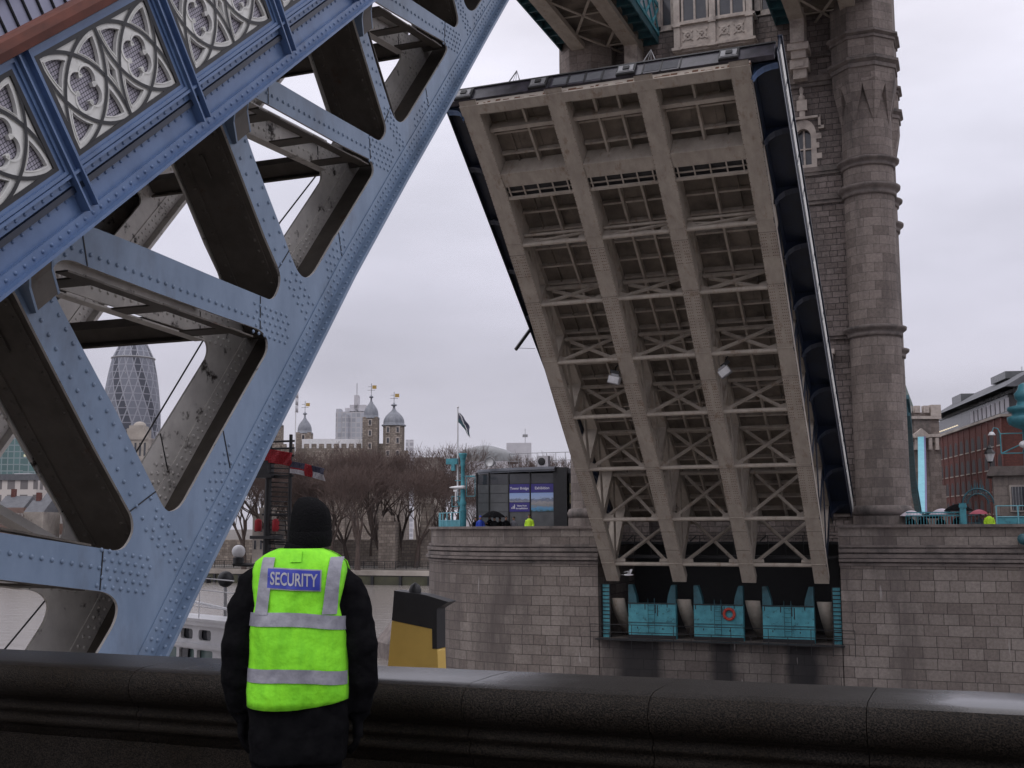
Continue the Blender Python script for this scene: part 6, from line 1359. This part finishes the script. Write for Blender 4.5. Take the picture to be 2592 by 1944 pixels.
m = MB(); m.bb(-330, -40, 195, 197, -7, -2.2); m.build('wall', ['ragstone'], cw); m = MB(); m.bb(-330, -40, 191.5, 192.3, -7, -5.2); m.build('outer_step', ['ragstone'], cw)
def stone_block(u0, u1, v1, d, label, depth=10, mat='ragstone', cren=0, v0=None, name='stone_tower', wins=0):
    a, b = at(u0, v1, d), at(u1, v1, d); w_ = (b-a).length; z1 = a.z
    t = thing(name, ((a.x+b.x)/2, (a.y+b.y)/2, -6.9), label, 'building'); ux = V((b.x-a.x, b.y-a.y, 0)).normalized(); uy = V((-ux.y, ux.x, 0)); z0 = -6.9
    m = MB(); c = (a+b)/2+uy*(depth/2); m.box((c.x, c.y, (z0+z1)/2), (w_, depth, z1-z0), 0, (ux, uy, V((0, 0, 1))))
    if cren:
        for i in range(cren):
            p = a+ux*(w_*(i+.5)/cren); m.box((p.x, p.y, z1+.5), (w_/cren*.55, .8, 1.0), 0, (ux, uy, V((0, 0, 1))))
    m.build('wall', [mat], t)
    if wins:
        for i in range(wins):
            for r_ in range(2):
                p = a+ux*(w_*(i+.5)/wins); m = MB(); m.box((p.x-uy.x*.05, p.y-uy.y*.05, z1-2.4-3*r_), (w_/wins*.3, .2, 1.5), 0, (ux, uy, V((0, 0, 1)))); m.build('window', ['glass'], t)
    return t
stone_block(1065, 1092, 1275, 205, 'plain pale stone tower at the right end of the curtain wall, beside the pier', cren=3)
stone_block(958, 1000, 1320, 200, 'squat stone tower low behind the forked tree', 8, cren=3)
stone_block(640, 700, 1300, 204, 'stone gate building among the trees behind the ship mast', 8, 'portland', cren=4, wins=4)
# the old keep with four capped turrets
WD = 330
kc = at(860, 1345, WD+14); keep = thing('castle_keep', (kc.x, kc.y, -6.9), 'old stone castle keep with battlements and four domed corner turrets with gilded vanes', 'castle')
ka, kb = at(690, 1135, WD), at(1012, 1135, WD); kux = V((kb.x-ka.x, kb.y-ka.y, 0)).normalized(); kuy = V((-kux.y, kux.x, 0)); KW = (kb-ka).length; kz = ka.z
KA = (kux, kuy, V((0, 0, 1)))
def kbox(mb, a, b, z0, z1, w_, d_, mat=0): p = ka+kux*a+kuy*b; mb.box((p.x, p.y, (z0+z1)/2), (w_, d_, z1-z0), mat, KA)
m = MB(); kbox(m, KW/2, 16, -7, kz, KW, 32)
n = 17
for i in range(n): kbox(m, KW*(i+.5)/n, .4, kz, kz+1.25, KW/n*.62, .9); kbox(m, KW*(i+.5)/n, 31, kz, kz+1.25, KW/n*.62, .9)
for i in range(8): kbox(m, KW*(i+.5)/8, -.2, -7, kz-1, 1.1, .6)
m.build('wall', ['ragstone'], keep)
m = MB(); kbox(m, KW*.46, 10, kz, kz+2.9, KW*.5, 12); m.build('roof_hut', ['boatwhite'], keep)
for i in range(7):
    m = MB(); kbox(m, KW*(i+.9)/8, -.05, kz-7, kz-4.5, 1.1, .3); m.build('window', ['glass'], keep)
def keep_turret(u, vb, vd, vt, r, square, d, label_part='corner_turret'):
    p = at(u, vb, d); zb = at(u, vb, d).z; zc = at(u, vd, d).z; zt = at(u, vt, d).z
    m = MB()
    if square: m.box((p.x, p.y, (zc+-7)/2), (2*r, 2*r, zc+7), 0, KA)
    else: m.lathe([(r, -7), (r, zc)], (p.x, p.y, 0), 20)
    o = m.build(label_part, ['ragstone'], keep)
    m = MB(); h = zt-zc; R_ = r*1.14
    m.lathe([(R_, zc-.35), (R_, zc), (r*.98, zc+.1), (r*.98, zc+h*.08), (r*.94, zc+h*.16), (r*.80, zc+h*.25), (r*.55, zc+h*.34), (r*.30, zc+h*.41), (r*.14, zc+h*.48), (r*.1, zc+h*.56), (r*.28, zc+h*.585), (r*.28, zc+h*.61), (r*.08, zc+h*.64), (.06, zc+h*.70)], (p.x, p.y, 0), 18); m.build('dome', ['lead'], o)
    m = MB(); m.tube([(p.x, p.y, zc+h*.66), (p.x, p.y, zt)], .07, 5); q = V((p.x, p.y, 0)); m.box(q+kux*.85+V((0, 0, zt-h*.11)), (1.2, .08, 1.0), 1, KA); m.box(q+V((0, 0, zt-h*.2)), (2.2, .06, .09), 0, KA); m.box(q-kux*.5+V((0, 0, zt-h*.1)), (1.0, .06, .09), 0, KA); m.build('vane', ['black', 'gold'], o)
    for k, zf in enumerate((zc-1.6, zc-4.6, zc-8.2)):
        for s_ in ((-.45, .45) if not square else (0,)):
            m = MB(); m.box(q+kux*(s_*r)-kuy*(r*.9 if not square else r)+V((0, 0, zf)), (1.15, .5, 1.9), 1, KA); m.box(q+kux*(s_*r)-kuy*(r*.94 if not square else r+.1)+V((0, 0, zf)), (.62, .5, 1.35), 0, KA); m.build('turret_window', ['glass', 'cream'], o)
keep_turret(938.5, 1135, 1056, 968, 2.15, True, WD+1); keep_turret(996.5, 1135, 1075, 990, 3.05, False, WD); keep_turret(770.5, 1135, 1095, 1014, 2.25, True, WD+30); keep_turret(694, 1135, 1075, 985, 2.2, True, WD+2)
def pole(u, v0, v1, d, r, label, mat='boatwhite', cat='flagpole', fl=None):
    t = thing('flagpole', at(u, v1, d), label, cat); a, b = at(u, v0, d), at(u, v1, d); m = MB(); m.tube([V((b.x, b.y, -5)), a], r, 6); m.build('pole', [mat], t)
    if fl: flag('flag', t, a-V((0, 0, .1)), cR, None, fl[0], fl[1], [fl[2]], lambda x, y: 0, fl[3], .05, 8, 3)
    return t
pole(749, 988, 1140, 300, .14, 'tall white flagpole with furled red and white flag left of the keep turret', fl=(.7, 5.5, 'plaster', .3))
# bare winter trees
def bare_tree(seed, H=20):
    rnd = random.Random(seed); tr = MB(); tw = MB()
    def grow(p, d, L, r, lev):
        n = 3 if lev < 2 else 2; pts = [p]; q = V(p); dd = V(d)
        for i in range(n):
            dd = (dd+V((rnd.uniform(-.18, .18), rnd.uniform(-.18, .18), rnd.uniform(-.05, .14)))).normalized(); q = q+dd*(L/n); pts.append(q.copy())
        r1 = r*.62; rad = [r+(r1-r)*i/n for i in range(n+1)]
        (tr if lev < 3 else tw).tube(pts, rad, 6 if lev < 2 else (4 if lev < 3 else 3), 0, False)
        if lev >= 6: return
        k = rnd.choice((3, 4)) if lev < 5 else rnd.choice((3, 4, 4))
        if lev == 0: k = 5
        for i in range(k):
            a = 2*PI*(i+rnd.random()*.7)/k; sp = rnd.uniform(.35, .75) if lev > 0 else rnd.uniform(.25, .6)
            s1 = dd.cross(V((0, 0, 1)) if abs(dd.z) < .95 else V((1, 0, 0))).normalized(); s2 = dd.cross(s1)
            nd = (dd*math.cos(sp)+(s1*math.cos(a)+s2*math.sin(a))*math.sin(sp)).normalized(); nd.z += .12; nd.normalize()
            st = pts[-1] if i == 0 or lev == 0 else pts[-1].lerp(pts[-2], rnd.random()*.9)
            grow(st, nd, (H*.235 if lev == 0 else L*.98)*rnd.uniform(.66, .80), max(r1*rnd.uniform(.55, .85), .014), lev+1)
    grow(V((0, 0, 0)), V((0, 0, 1)), H*.13, H*.017, 0)
    return tr, tw
protos = []
def tree_at(i, p, sc, rot, label):
    global protos
    if len(protos) < 4:
        t = thing('bare_tree', p, label, 'tree', 'bare trees on the far bank'); tr, tw = bare_tree(11+len(protos)*7)
        tr.v = [q+V(p) for q in tr.v]; tw.v = [q+V(p) for q in tw.v]
        tr.build('trunk', ['bark'], t); tw.build('crown', ['twig'], t); protos.append(t); t.scale = (sc,)*3; t.rotation_euler = (0, 0, rot); return t
    t = protos[i % 4].copy(); COL.objects.link(t); t.location = p; t.scale = (sc,)*3; t.rotation_euler = (0, 0, rot); t['label'] = label
    for ch in protos[i % 4].children: c = ch.copy(); COL.objects.link(c); c.parent = t
    return t
TL = [(618, 199, 'behind the ship mast at the edge of the near leaf'), (700, 203, 'between the ship mast and the guard hat'), (760, 208, 'directly above the guard hat'), (836, 201, 'just right of the guard hat'), (905, 192, 'with a low forked trunk right of the guard'), (880, 212, 'below the square keep turret'), (972, 206, 'below the round keep turret'), (1052, 203, 'left of the turquoise railing'), (1100, 212, 'behind the turquoise railing'), (1150, 222, 'behind the white flagpole on the pier'), (1215, 240, 'behind the left end of the pavilion roof'), (660, 216, 'furthest left of the row below the keep'), (940, 218, 'deep in the row below the keep battlements'), (800, 219, 'in the back row left of the square keep turret'), (640, 206, 'between the near leaf and the ship mast'), (1020, 216, 'at the right foot of the round keep turret'), (730, 214, 'behind the ship mast ladder')]
sc_ = [.9, .98, 1.0, 1.0, .92, 1.05, 1.0, .98, 1.0, 1.04, .95, 1.02, 1.08, 1.06, 1.0, 1.08, 1.05]
for i, (u, d, lab) in enumerate(TL):
    p = at(u, 1400, d); tree_at(i, V((p.x, p.y, -6.9)), 1.62*sc_[i]*(1.0+.13*math.sin(i*2.3)), i*1.3, 'bare reddish brown tree '+lab)
for i, (u, d, sc, lab) in enumerate(((1362, 215, 1.12, 'behind the pavilion roof railing'), (1420, 214, 1.13, 'rising above the pavilion beside the far leaf'), (1300, 235, .9, 'behind the air conditioning unit'), (372, 230, .75, 'in front of the domed white building'), (330, 235, .7, 'left of the curved glass tower foot'), (20, 240, .6, 'at the far left edge of the bank'), (405, 228, .62, 'seen through the lower gap of the near leaf'))):
    p = at(u, 1400, d); tree_at(i+1, V((p.x, p.y, -6.9)), sc*1.5, i*.9+.4, 'bare winter tree '+lab)
# distant buildings
def tower_block(name, u0, u1, v1, d, mat, label, depth=None, cat='building', roofmat=None, extra=None, v0=1352, rot=0):
    a, b = at(u0, v1, d), at(u1, v1, d); ux = V((b.x-a.x, b.y-a.y, 0)).normalized(); uy = V((-ux.y, ux.x, 0)); w_ = (b-a).length; dp = depth or w_*.8; z0 = -6.9; z1 = a.z
    t = thing(name, ((a.x+b.x)/2, (a.y+b.y)/2, z0), label, cat); c = (a+b)/2+uy*(dp/2); AX = (ux, uy, V((0, 0, 1)))
    m = MB(); m.box((c.x, c.y, (z0+z1)/2), (w_, dp, z1-z0), 0, AX); m.build('wall', [mat], t)
    if roofmat: m = MB(); m.box((c.x, c.y, z1+.3*d/200), (w_*1.03, dp*1.03, .6*d/200), 0, AX); m.build('roof', [roofmat], t)
    if extra: extra(t, a, b, ux, uy, AX, z1, d)
    return t
def ex_steps(t, a, b, ux, uy, AX, z1, d):
    pxm = d/F_PX
    for (u0, u1, v0, v1, mt) in ((0, 12, 0, -8, 'officepale'), (34, 75, -18, -2, 'plaster'), (45, 56, -43, -2, 'plaster'), (22, 34, -10, 0, 'plaster')):
        m = MB(); p = a+ux*((u0+u1)/2*pxm)+uy*6; m.box((p.x, p.y, z1+(-(v0+v1)/2)*pxm), ((u1-u0)*pxm, 8, abs(v1-v0)*pxm), 0, AX); m.build('upper_storey', [mt], t)
    m = MB(); p = a+ux*(50*pxm)+uy*6; m.tube([p+V((0, 0, 40*pxm)), p+V((0, 0, 75*pxm))], .25, 5); m.build('mast', ['metal'], t)
    m = MB(); p = a+ux*(25*pxm)-uy*.4; m.lathe([(9*pxm, -70*pxm), (9*pxm, -8*pxm)], (p.x, p.y, z1), 14, mat=0); m.build('glazed_bay', ['officepale'], t)
tower_block('office_block', 850, 925, 1042, 800, 'officepale', 'stepped grey office tower with a thin central spire, behind the keep', extra=ex_steps)
tower_block('tower_block', 1027, 1046, 1113, 700, 'officestripe', 'thin pale tower block just right of the round keep turret')
tower_block('grey_block', 1048, 1120, 1158, 420, 'portland', 'low grey stone block behind the bare tree left of the pier', 20)
def ex_ant(t, a, b, ux, uy, AX, z1, d):
    p = a+ux*8; m = MB(); m.tube([p, p+V((0, 0, 6))], .12, 5); m.box(p+V((0, 0, 3)), (2.2, .4, 1.2), 0, AX); m.build('aerial', ['metal'], t)
tower_block('pale_block', 1282, 1345, 1121, 500, 'plaster', 'plain pale block with a roof aerial behind the pavilion', 30, extra=ex_ant)
def ex_dome(t, a, b, ux, uy, AX, z1, d):
    p = (a+b)/2+uy*14; m = MB(); m.lathe([(13, z1), (12, z1+2.5), (8, z1+5), (3, z1+6.4), (.1, z1+6.7)], (p.x, p.y, 0), 20); m.build('dome', ['slab'], t)
tower_block('low_hall', 1165, 1285, 1168, 420, 'plaster', 'long low grey hall with a shallow dome behind the turquoise column', 30, extra=ex_dome)
# the curved glass tower
gc = at(322, 1345, 1137); gk = thing('glass_tower', (gc.x, gc.y, -7), 'tall rounded glass tower tapering to a dome, seen through the near leaf', 'skyscraper')
def gherk():
    m, t, b = newmat('diagonal_glazing'); N = t.nodes; L = t.links
    uv = N.new('ShaderNodeUVMap'); sp = N.new('ShaderNodeSeparateXYZ'); L.new(uv.outputs[0], sp.inputs[0])
    def mth(op, a, bb=None, c=None):
        n = N.new('ShaderNodeMath'); n.operation = op
        for i, q in enumerate((a, bb, c)):
            if q is None: continue
            if isinstance(q, (int, float)): n.inputs[i].default_value = q
            else: L.new(q, n.inputs[i])
        return n.outputs[0]
    # uv: x = turns round the tower * 36, y = storey
    fr = lambda s_: mth('FRACT', mth('ADD', mth('MULTIPLY', sp.outputs['X'], .5), mth('MULTIPLY', sp.outputs['Y'], .25*s_)))
    l1 = mth('LESS_THAN', fr(1), .13); l2 = mth('LESS_THAN', fr(-1), .13); l3 = mth('LESS_THAN', mth('FRACT', sp.outputs['Y']), .14)
    ln = mth('MAXIMUM', mth('MAXIMUM', l1, l2), mth('MULTIPLY', l3, .7))
    sw = mth('LESS_THAN', mth('FRACT', mth('ADD', mth('DIVIDE', sp.outputs['X'], 6.0), mth('MULTIPLY', sp.outputs['Y'], .083))), .36)
    mx = N.new('ShaderNodeMix'); mx.data_type = 'RGBA'; L.new(sw, mx.inputs[0]); mx.inputs[6].default_value = (.135, .145, .18, 1); mx.inputs[7].default_value = (.035, .04, .058, 1)
    m2 = N.new('ShaderNodeMix'); m2.data_type = 'RGBA'; L.new(ln, m2.inputs[0]); L.new(mx.outputs[2], m2.inputs[6]); m2.inputs[7].default_value = (.25, .255, .29, 1)
    L.new(m2.outputs[2], b.inputs['Base Color']); b.inputs['Roughness'].default_value = .5; b.inputs['Specular IOR Level'].default_value = .25
    ns = N.new('ShaderNodeTexNoise'); ns.inputs['Scale'].default_value = 3.1; ns.inputs['Detail'].default_value = 2; L.new(uv.outputs[0], ns.inputs['Vector'])
    li = mth('GREATER_THAN', ns.outputs['Fac'], .76); em = mth('MULTIPLY', mth('MULTIPLY', li, mth('SUBTRACT', 1.0, ln)), .55); b.inputs['Emission Color'].default_value = (1, .9, .55, 1); L.new(em, b.inputs['Emission Strength']); return m
px = 1137/F_PX; prof = []
for v_, r_ in ((1352, 60), (1300, 64), (1200, 70), (1120, 73), (1064, 73), (1020, 70.5), (980, 66), (940, 60), (900, 52), (880, 43), (866, 36), (850, 27), (836, 18), (826, 10), (820, 4), (818, .2)): prof.append((r_*px, at(322, v_, 1137).z))
m = MB(); n = 72; rows = []; fine = []
for i in range(len(prof)-1):
    for k in range(4): t = k/4; fine.append((prof[i][0]+(prof[i+1][0]-prof[i][0])*t, prof[i][1]+(prof[i+1][1]-prof[i][1])*t))
fine.append(prof[-1]); vs_ = []; fs_ = []; uvs = []
for (r_, z) in fine: vs_ += [(gc.x+r_*math.cos(2*PI*k/n), gc.y+r_*math.sin(2*PI*k/n), z) for k in range(n)]
for i in range(len(fine)-1):
    for k in range(n):
        fs_.append((i*n+k, i*n+(k+1) % n, (i+1)*n+(k+1) % n, (i+1)*n+k)); y0, y1 = fine[i][1]/7.2, fine[i+1][1]/7.2; u0, u1 = k/n*36, (k+1)/n*36; uvs.append([(u0, y0), (u1, y0), (u1, y1), (u0, y1)])
m.add(vs_, fs_, 0, True, uvs); m.build('glazing', [gherk()], gk)
m = MB(); zr = at(322, 900, 1137).z; m.lathe([(51.5*px, zr-1.2), (55*px, zr-.6), (55*px, zr+.4), (51*px, zr+.8)], (gc.x, gc.y, 0), 40); m.build('balcony_ring', ['metal'], gk)
def ex_side(t, a, b, ux, uy, AX, z1, d): pass
tower_block('office_block', 396, 416, 1094, 900, 'officepale', 'narrow grey office block at the right foot of the rounded glass tower')
tower_block('office_block', -20, 116, 1086, 620, 'officegreen', 'wide green glass office block with lit windows at the far left', 60, roofmat='slab')
tower_block('office_block', 60, 150, 1150, 560, 'officegreen', 'lower green glass wing in front of the wide office block', 40)
def ex_white(t, a, b, ux, uy, AX, z1, d):
    px_ = d/F_PX; p = a+ux*(62*px_)+uy*5; m = MB(); m.box((p.x, p.y, z1+9*px_), (40*px_, 8, 18*px_), 0, AX); m.build('plant_room', ['plaster'], t)
    m = MB(); p = (a+b)/2+uy*4; m.box((p.x, p.y, z1+1.0), ((b-a).length*.98, 9, 2.0), 0, AX); m.build('roof', ['slate'], t)
tower_block('classical_building', -10, 92, 1216, 380, 'classic', 'low white classical building with an arched centre and dark roof, far left', 20, extra=ex_white)
tower_block('dark_terrace', 92, 125, 1190, 400, 'officebrick', 'tall dark gabled house with white windows beside the classical building', 14)
for (u0, u1, v1, d, mat, lab) in ((100, 175, 1272, 260, 'terrace', 'brown brick house with small windows behind the left post of the near leaf'), (-10, 60, 1285, 250, 'terrace', 'brown brick house at the left edge above the embankment wall'), (60, 110, 1296, 240, 'portland', 'pale rendered house between the two brown brick houses'), (165, 200, 1290, 245, 'ragstone', 'small stone church end at the right of the brick houses')):
    def ex_roof(t, a, b, ux, uy, AX, z1, d, mat=mat):
        m = MB(); w_ = (b-a).length; P_ = [a+V((0, 0, 0)), b+V((0, 0, 0)), b+uy*9, a+uy*9, (a+uy*4.5)+V((0, 0, 2.6)), (b+uy*4.5)+V((0, 0, 2.6))]; m.add(P_, [(0, 1, 5, 4), (2, 3, 4, 5), (1, 2, 5), (3, 0, 4)]); o = m.build('roof', ['slate'], t)
        m = MB(); p = a+ux*(w_*.3)+uy*4.5; m.box((p.x, p.y, z1+3), (.9, .9, 2.2), 0, AX); m.build('chimney', ['redbrick'], o)
    tower_block('house', u0, u1, v1, d, mat, lab, 9, 'house', extra=ex_roof)
# domed white building in front of the glass tower
da, db = at(285, 1200, 430), at(400, 1200, 430); dux = V((db.x-da.x, db.y-da.y, 0)).normalized(); duy = V((-dux.y, dux.x, 0)); DX = (dux, duy, V((0, 0, 1))); pxd = 430/F_PX
dt = thing('domed_building', at(330, 1352, 430), 'white stone building with columned drum and stepped top in front of the rounded glass tower', 'building')
def dbx(mb, u0, u1, v0, v1, dd=0, dp=12, mat=0): p = da+dux*(((u0+u1)/2-285)*pxd)+duy*(dd+dp/2); z0_, z1_ = at(340, v0, 430).z, at(340, v1, 430).z; mb.box((p.x, p.y, (z0_+z1_)/2), ((u1-u0)*pxd, dp, z1_-z0_), mat, DX)
m = MB(); dbx(m, 270, 398, 1360, 1165, 2, 24); dbx(m, 300, 362, 1165, 1105, 4, 10); dbx(m, 296, 366, 1168, 1162, 3, 12); dbx(m, 299, 363, 1110, 1104, 3.6, 11); dbx(m, 306, 352, 1104, 1080, 5, 8); dbx(m, 310, 346, 1080, 1072, 5.5, 7); dbx(m, 270, 400, 1172, 1165, 1.4, 25)
p = da+dux*((330-285)*pxd)+duy*9; zt = at(330, 1072, 430).z; m.lathe([(2.4, zt), (2.2, zt+.8), (1.3, zt+1.5), (.1, zt+1.8)], (p.x, p.y, 0), 12); m.build('wall', ['portland'], dt)
for k in range(5): m = MB(); u = 305+12*k; dbx(m, u, u+5, 1152, 1118, 3.9, .3); m.build('window', ['glass'], dt)
for k in range(6): m = MB(); u = 312+14*k; dbx(m, u, u+7, 1262, 1205, 1.9, .3); m.build('window', ['glass'], dt)
m = MB(); dbx(m, 330, 352, 1260, 1190, 1.6, .5); m.build('arch', ['glass'], dt)
# ---- right bank: red brick warehouse, abutment tower, suspension chains
def on_line(u, v, p, d):                      # where the vertical plane through p along d meets the line of sight of column u
    r_ = ray(u, v); n = V((-d.y, d.x, 0)); return EYE+r_*((p-EYE).dot(n)/r_.dot(n))
bd_ = V((math.sin(R(-13.6)), math.cos(R(-13.6)), 0)); b0 = at(2534, 1055, 140); b1 = on_line(2374, 1110, b0, bd_)
br_ = thing('brick_warehouse', ((b0.x+b1.x)/2, (b0.y+b1.y)/2, -6.9), 'long dark red brick warehouse with rows of arched windows and grey glazed roof storeys', 'warehouse')
bx_ = V((b1.x-b0.x, b1.y-b0.y, 0)); BL = bx_.length; bx_.normalize(); by_ = V((bx_.y, -bx_.x, 0)); by_ = by_ if by_.x > 0 else -by_; BA = (bx_, by_, V((0, 0, 1))); bz = b0.z
def bpt(a, o, z): return V((b0.x, b0.y, 0))+bx_*a+by_*o+V((0, 0, z))
m = MB(); m.box(bpt(BL/2+6, 9, (bz-6.9)/2), (BL+12, 18, bz+6.9), 0, BA); m.box(bpt(-12, 16, (bz-6.9)/2), (24, 16, bz+6.9), 0, BA); bwall = m.build('wall', ['redbrick'], br_)
m = MB(); m.box(bpt(BL/2, 9, bz+.15), (BL+1, 18.6, .3), 0, BA); m.build('coping', ['portland'], br_)
nb_ = 11; rowz = [at(2534, v_, 140).z for v_ in (1105, 1165, 1222, 1280, 1330)]
for i in range(nb_):
    for z in rowz[:4]:
        a = BL*(i+.5)/nb_; wv, hv = .80, 1.75
        m = MB(); m.prism(arch_pts(a-wv, a+wv, z-hv/2, z+hv/2), [], lambda p, q: bpt(p, -.02, q), by_*.1, (0, 0, 0)); o = m.build('window', ['pane'], br_)
        m = MB(); m.box(bpt(a, -.05, z-hv/2-.1), (1.7, .12, .14), 0, BA); m.build('sill', ['portland'], o)
m = MB()
for i in range(nb_+1): m.box(bpt(BL*i/nb_, -.05, (bz-6.9)/2), (.4, .1, bz+6.9), 0, BA)
m.build('pilaster', ['redbrick'], br_)
m = MB(); m.box(bpt(BL/2+2, 7, bz+1.5), (BL+3, 12, 2.4), 0, BA); m.box(bpt(BL/2, 9, bz+3.0), (BL+8, 16, .35), 0, BA); m.build('roof_storey', ['slab'], br_)
m = MB(); P_ = [bpt(-4, -.5, bz+3.2), bpt(BL+4, -.5, bz+3.2), bpt(BL+4, 4, bz+5.9), bpt(-4, 4, bz+5.9), bpt(-4, 18, bz+3.2), bpt(BL+4, 18, bz+3.2)]; m.add(P_, [(0, 1, 2, 3), (3, 2, 5, 4), (0, 3, 4), (1, 5, 2)]); ro_ = m.build('roof', ['slate'], br_)
for q in ((.86, 3.0, 5.0, .16, 2.4, 1.5), (.30, 3.8, 5.9, .2, 2.4, .9)): m = MB(); m.box(bpt(BL*q[0], q[1], bz+q[2]), (BL*q[3], q[4], q[5]), 0, BA); m.build('dormer', ['slab'], ro_)
for k in range(9):
    m = MB(); m.box(bpt(BL*.02+2.1*k, .96, bz+1.55), (1.5, .06, 1.5), 0, BA); m.build('glazing', ['plaster'], br_)
m = MB()
for k in range(9): m.box(bpt(BL*.62+1.3*k, -.2, bz+.75), (.8, .1, .14), 0, BA)
lm, lt, lbx = newmat('lit_strip'); lbx.inputs['Base Color'].default_value = (.8, .7, .5, 1); lbx.inputs['Emission Color'].default_value = (1, .85, .6, 1); lbx.inputs['Emission Strength'].default_value = .5
m.build('strip_light', [lm], br_)
pole(2586, 928, 1000, 150, .1, 'thin flagpole above the warehouse roof at the right edge')
AD = 150
ta, tb = at(2298, 1035, AD), at(2376, 1035, AD); tux = V((tb.x-ta.x, tb.y-ta.y, 0)).normalized(); tuy = V((-tux.y, tux.x, 0)); TA = (tux, tuy, V((0, 0, 1))); pxa = AD/F_PX
ab = thing('abutment_tower', ((ta.x+tb.x)/2, (ta.y+tb.y)/2, -6.9), 'small battlemented stone gate tower with a green slate spire right of the main tower', 'tower')
def abx(mb, u0, u1, v0, v1, dd=0, dp=10, mat=0): p = ta+tux*(((u0+u1)/2-2298)*pxa)+tuy*(dd+dp/2); z0_, z1_ = at(2340, v0, AD).z, at(2340, v1, AD).z; mb.box((p.x, p.y, (z0_+z1_)/2), ((u1-u0)*pxa, dp, z1_-z0_), mat, TA)
m = MB(); abx(m, 2286, 2372, 1470, 1120, 0, 10); abx(m, 2286, 2372, 1120, 1045, -.4, 10.8); abx(m, 2345, 2380, 1470, 1230, -.6, 11); abx(m, 2345, 2374, 1230, 1130, -.3, 11); m.build('wall', ['ashlar'], ab)
m = MB(); abx(m, 2284, 2376, 1062, 1055, -.8, 11.6)
for k in range(4): abx(m, 2290+22*k, 2303+22*k, 1046, 1028, -.7, 1)
abx(m, 2351, 2376, 1056, 1026, -.8, 3); abx(m, 2286, 2374, 1108, 1100, -.7, 11)
for k in range(4): abx(m, 2308+17*k, 2316+17*k, 1140, 1110, -.8, 1)
m.prism([(2316, 1108), (2350, 1108), (2350, 1098), (2333, 1084), (2316, 1098)], [], lambda u, v_: at(u, v_, AD-1.6), cR*0+tuy*1.2, (0, 0, 0)); m.build('battlement', ['cream'], ab)
m = MB(); abx(m, 2308, 2350, 1098, 1062, -.55, .3); m.build('carved_panel', ['band'], ab)
sp_ = at(2291, 1030, AD+5); zs0, zs1 = at(2291, 1034, AD).z, at(2291, 955, AD).z; m = MB(); m.lathe([(34*pxa, zs0), (24*pxa, zs0+(zs1-zs0)*.35), (12*pxa, zs0+(zs1-zs0)*.7), (3*pxa, zs1)], (sp_.x, sp_.y, 0), 4, PI/4, PI/4+2*PI, smooth=False); so_ = m.build('spire', ['greenroof'], ab)
m = MB(); z9 = at(2291, 913, AD).z; m.lathe([(.16, zs1-.2), (.12, zs1+.5), (.26, zs1+.6), (.1, zs1+.75), (.09, zs1+1.3), (.22, zs1+1.4), (.08, zs1+1.55), (.04, z9)], (sp_.x, sp_.y, 0), 8); m.build('finial', ['slate'], so_)
def chain(pts, w_, h_, label, mat, lat=True):
    t = thing('suspension_chain', pts[-1], label, 'suspension chain', 'turquoise suspension chains'); m = MB()
    for i in range(len(pts)-1): m.beam(pts[i], pts[i+1], w_, h_, (1, 0, 0)); 
    m.build('upper_chord', [mat], t); m = MB(); off = V((0, .4, -1.4))
    for i in range(len(pts)-1):
        m.beam(pts[i]+off, pts[i+1]+off, w_*.8, h_, (1, 0, 0)); n = 4
        for k in range(n): a = pts[i].lerp(pts[i+1], k/n); b = pts[i].lerp(pts[i+1], (k+1)/n); m.beam(a, b+off, .14, .12); m.beam(a+off, b, .14, .12)
    m.build('lower_chord', [mat], t); return t
chain([at(2293, 1005, 97), at(2298, 1040, 98.5), at(2303, 1110, 104), at(2312, 1210, 114), at(2328, 1300, 128)], .4, .5, 'dark teal suspension chain sweeping down from the main tower', 'turqdark')
t = thing('suspension_chain', at(2335, 1300, 138), 'pale turquoise flat suspension chain rising to the small gate tower', 'suspension chain', 'turquoise suspension chains')
m = MB(); A_, B_ = at(2331, 1110, 148), at(2333, 1310, 126); C_ = at(2332.5, 1200, 138)
for (p, q) in ((A_, C_), (C_, B_)): m.beam(p, q, .72, .5, (0, 0, 1))
m.build('link_plate', ['turqlight'], t); m = MB()
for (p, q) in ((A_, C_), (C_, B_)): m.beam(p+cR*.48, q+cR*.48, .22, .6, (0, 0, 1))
m.build('side_plate', [pm('violet_shadow_paint', (.10, .09, .20, 1), rough=.5)], t)  # lit face in pale paint, shaded flank in violet: light put into colour

# ================================================================== thin damp air over the city
hz = MB(); hz.bb(-1500, 1500, -60, 1500, WATER-6, 210); hb = hz.build('haze', ['white'])
hm = bpy.data.materials.new('damp_air'); hm.use_nodes = True; ht = hm.node_tree; ht.nodes.clear()
ho = ht.nodes.new('ShaderNodeOutputMaterial'); hv = ht.nodes.new('ShaderNodeVolumePrincipled'); hv.inputs['Color'].default_value = (.93, .92, .97, 1); hv.inputs['Density'].default_value = .00004; hv.inputs['Anisotropy'].default_value = .2
ht.links.new(hv.outputs[0], ho.inputs['Volume']); hb.data.materials.clear(); hb.data.materials.append(hm); tag(hb, kind='stuff')
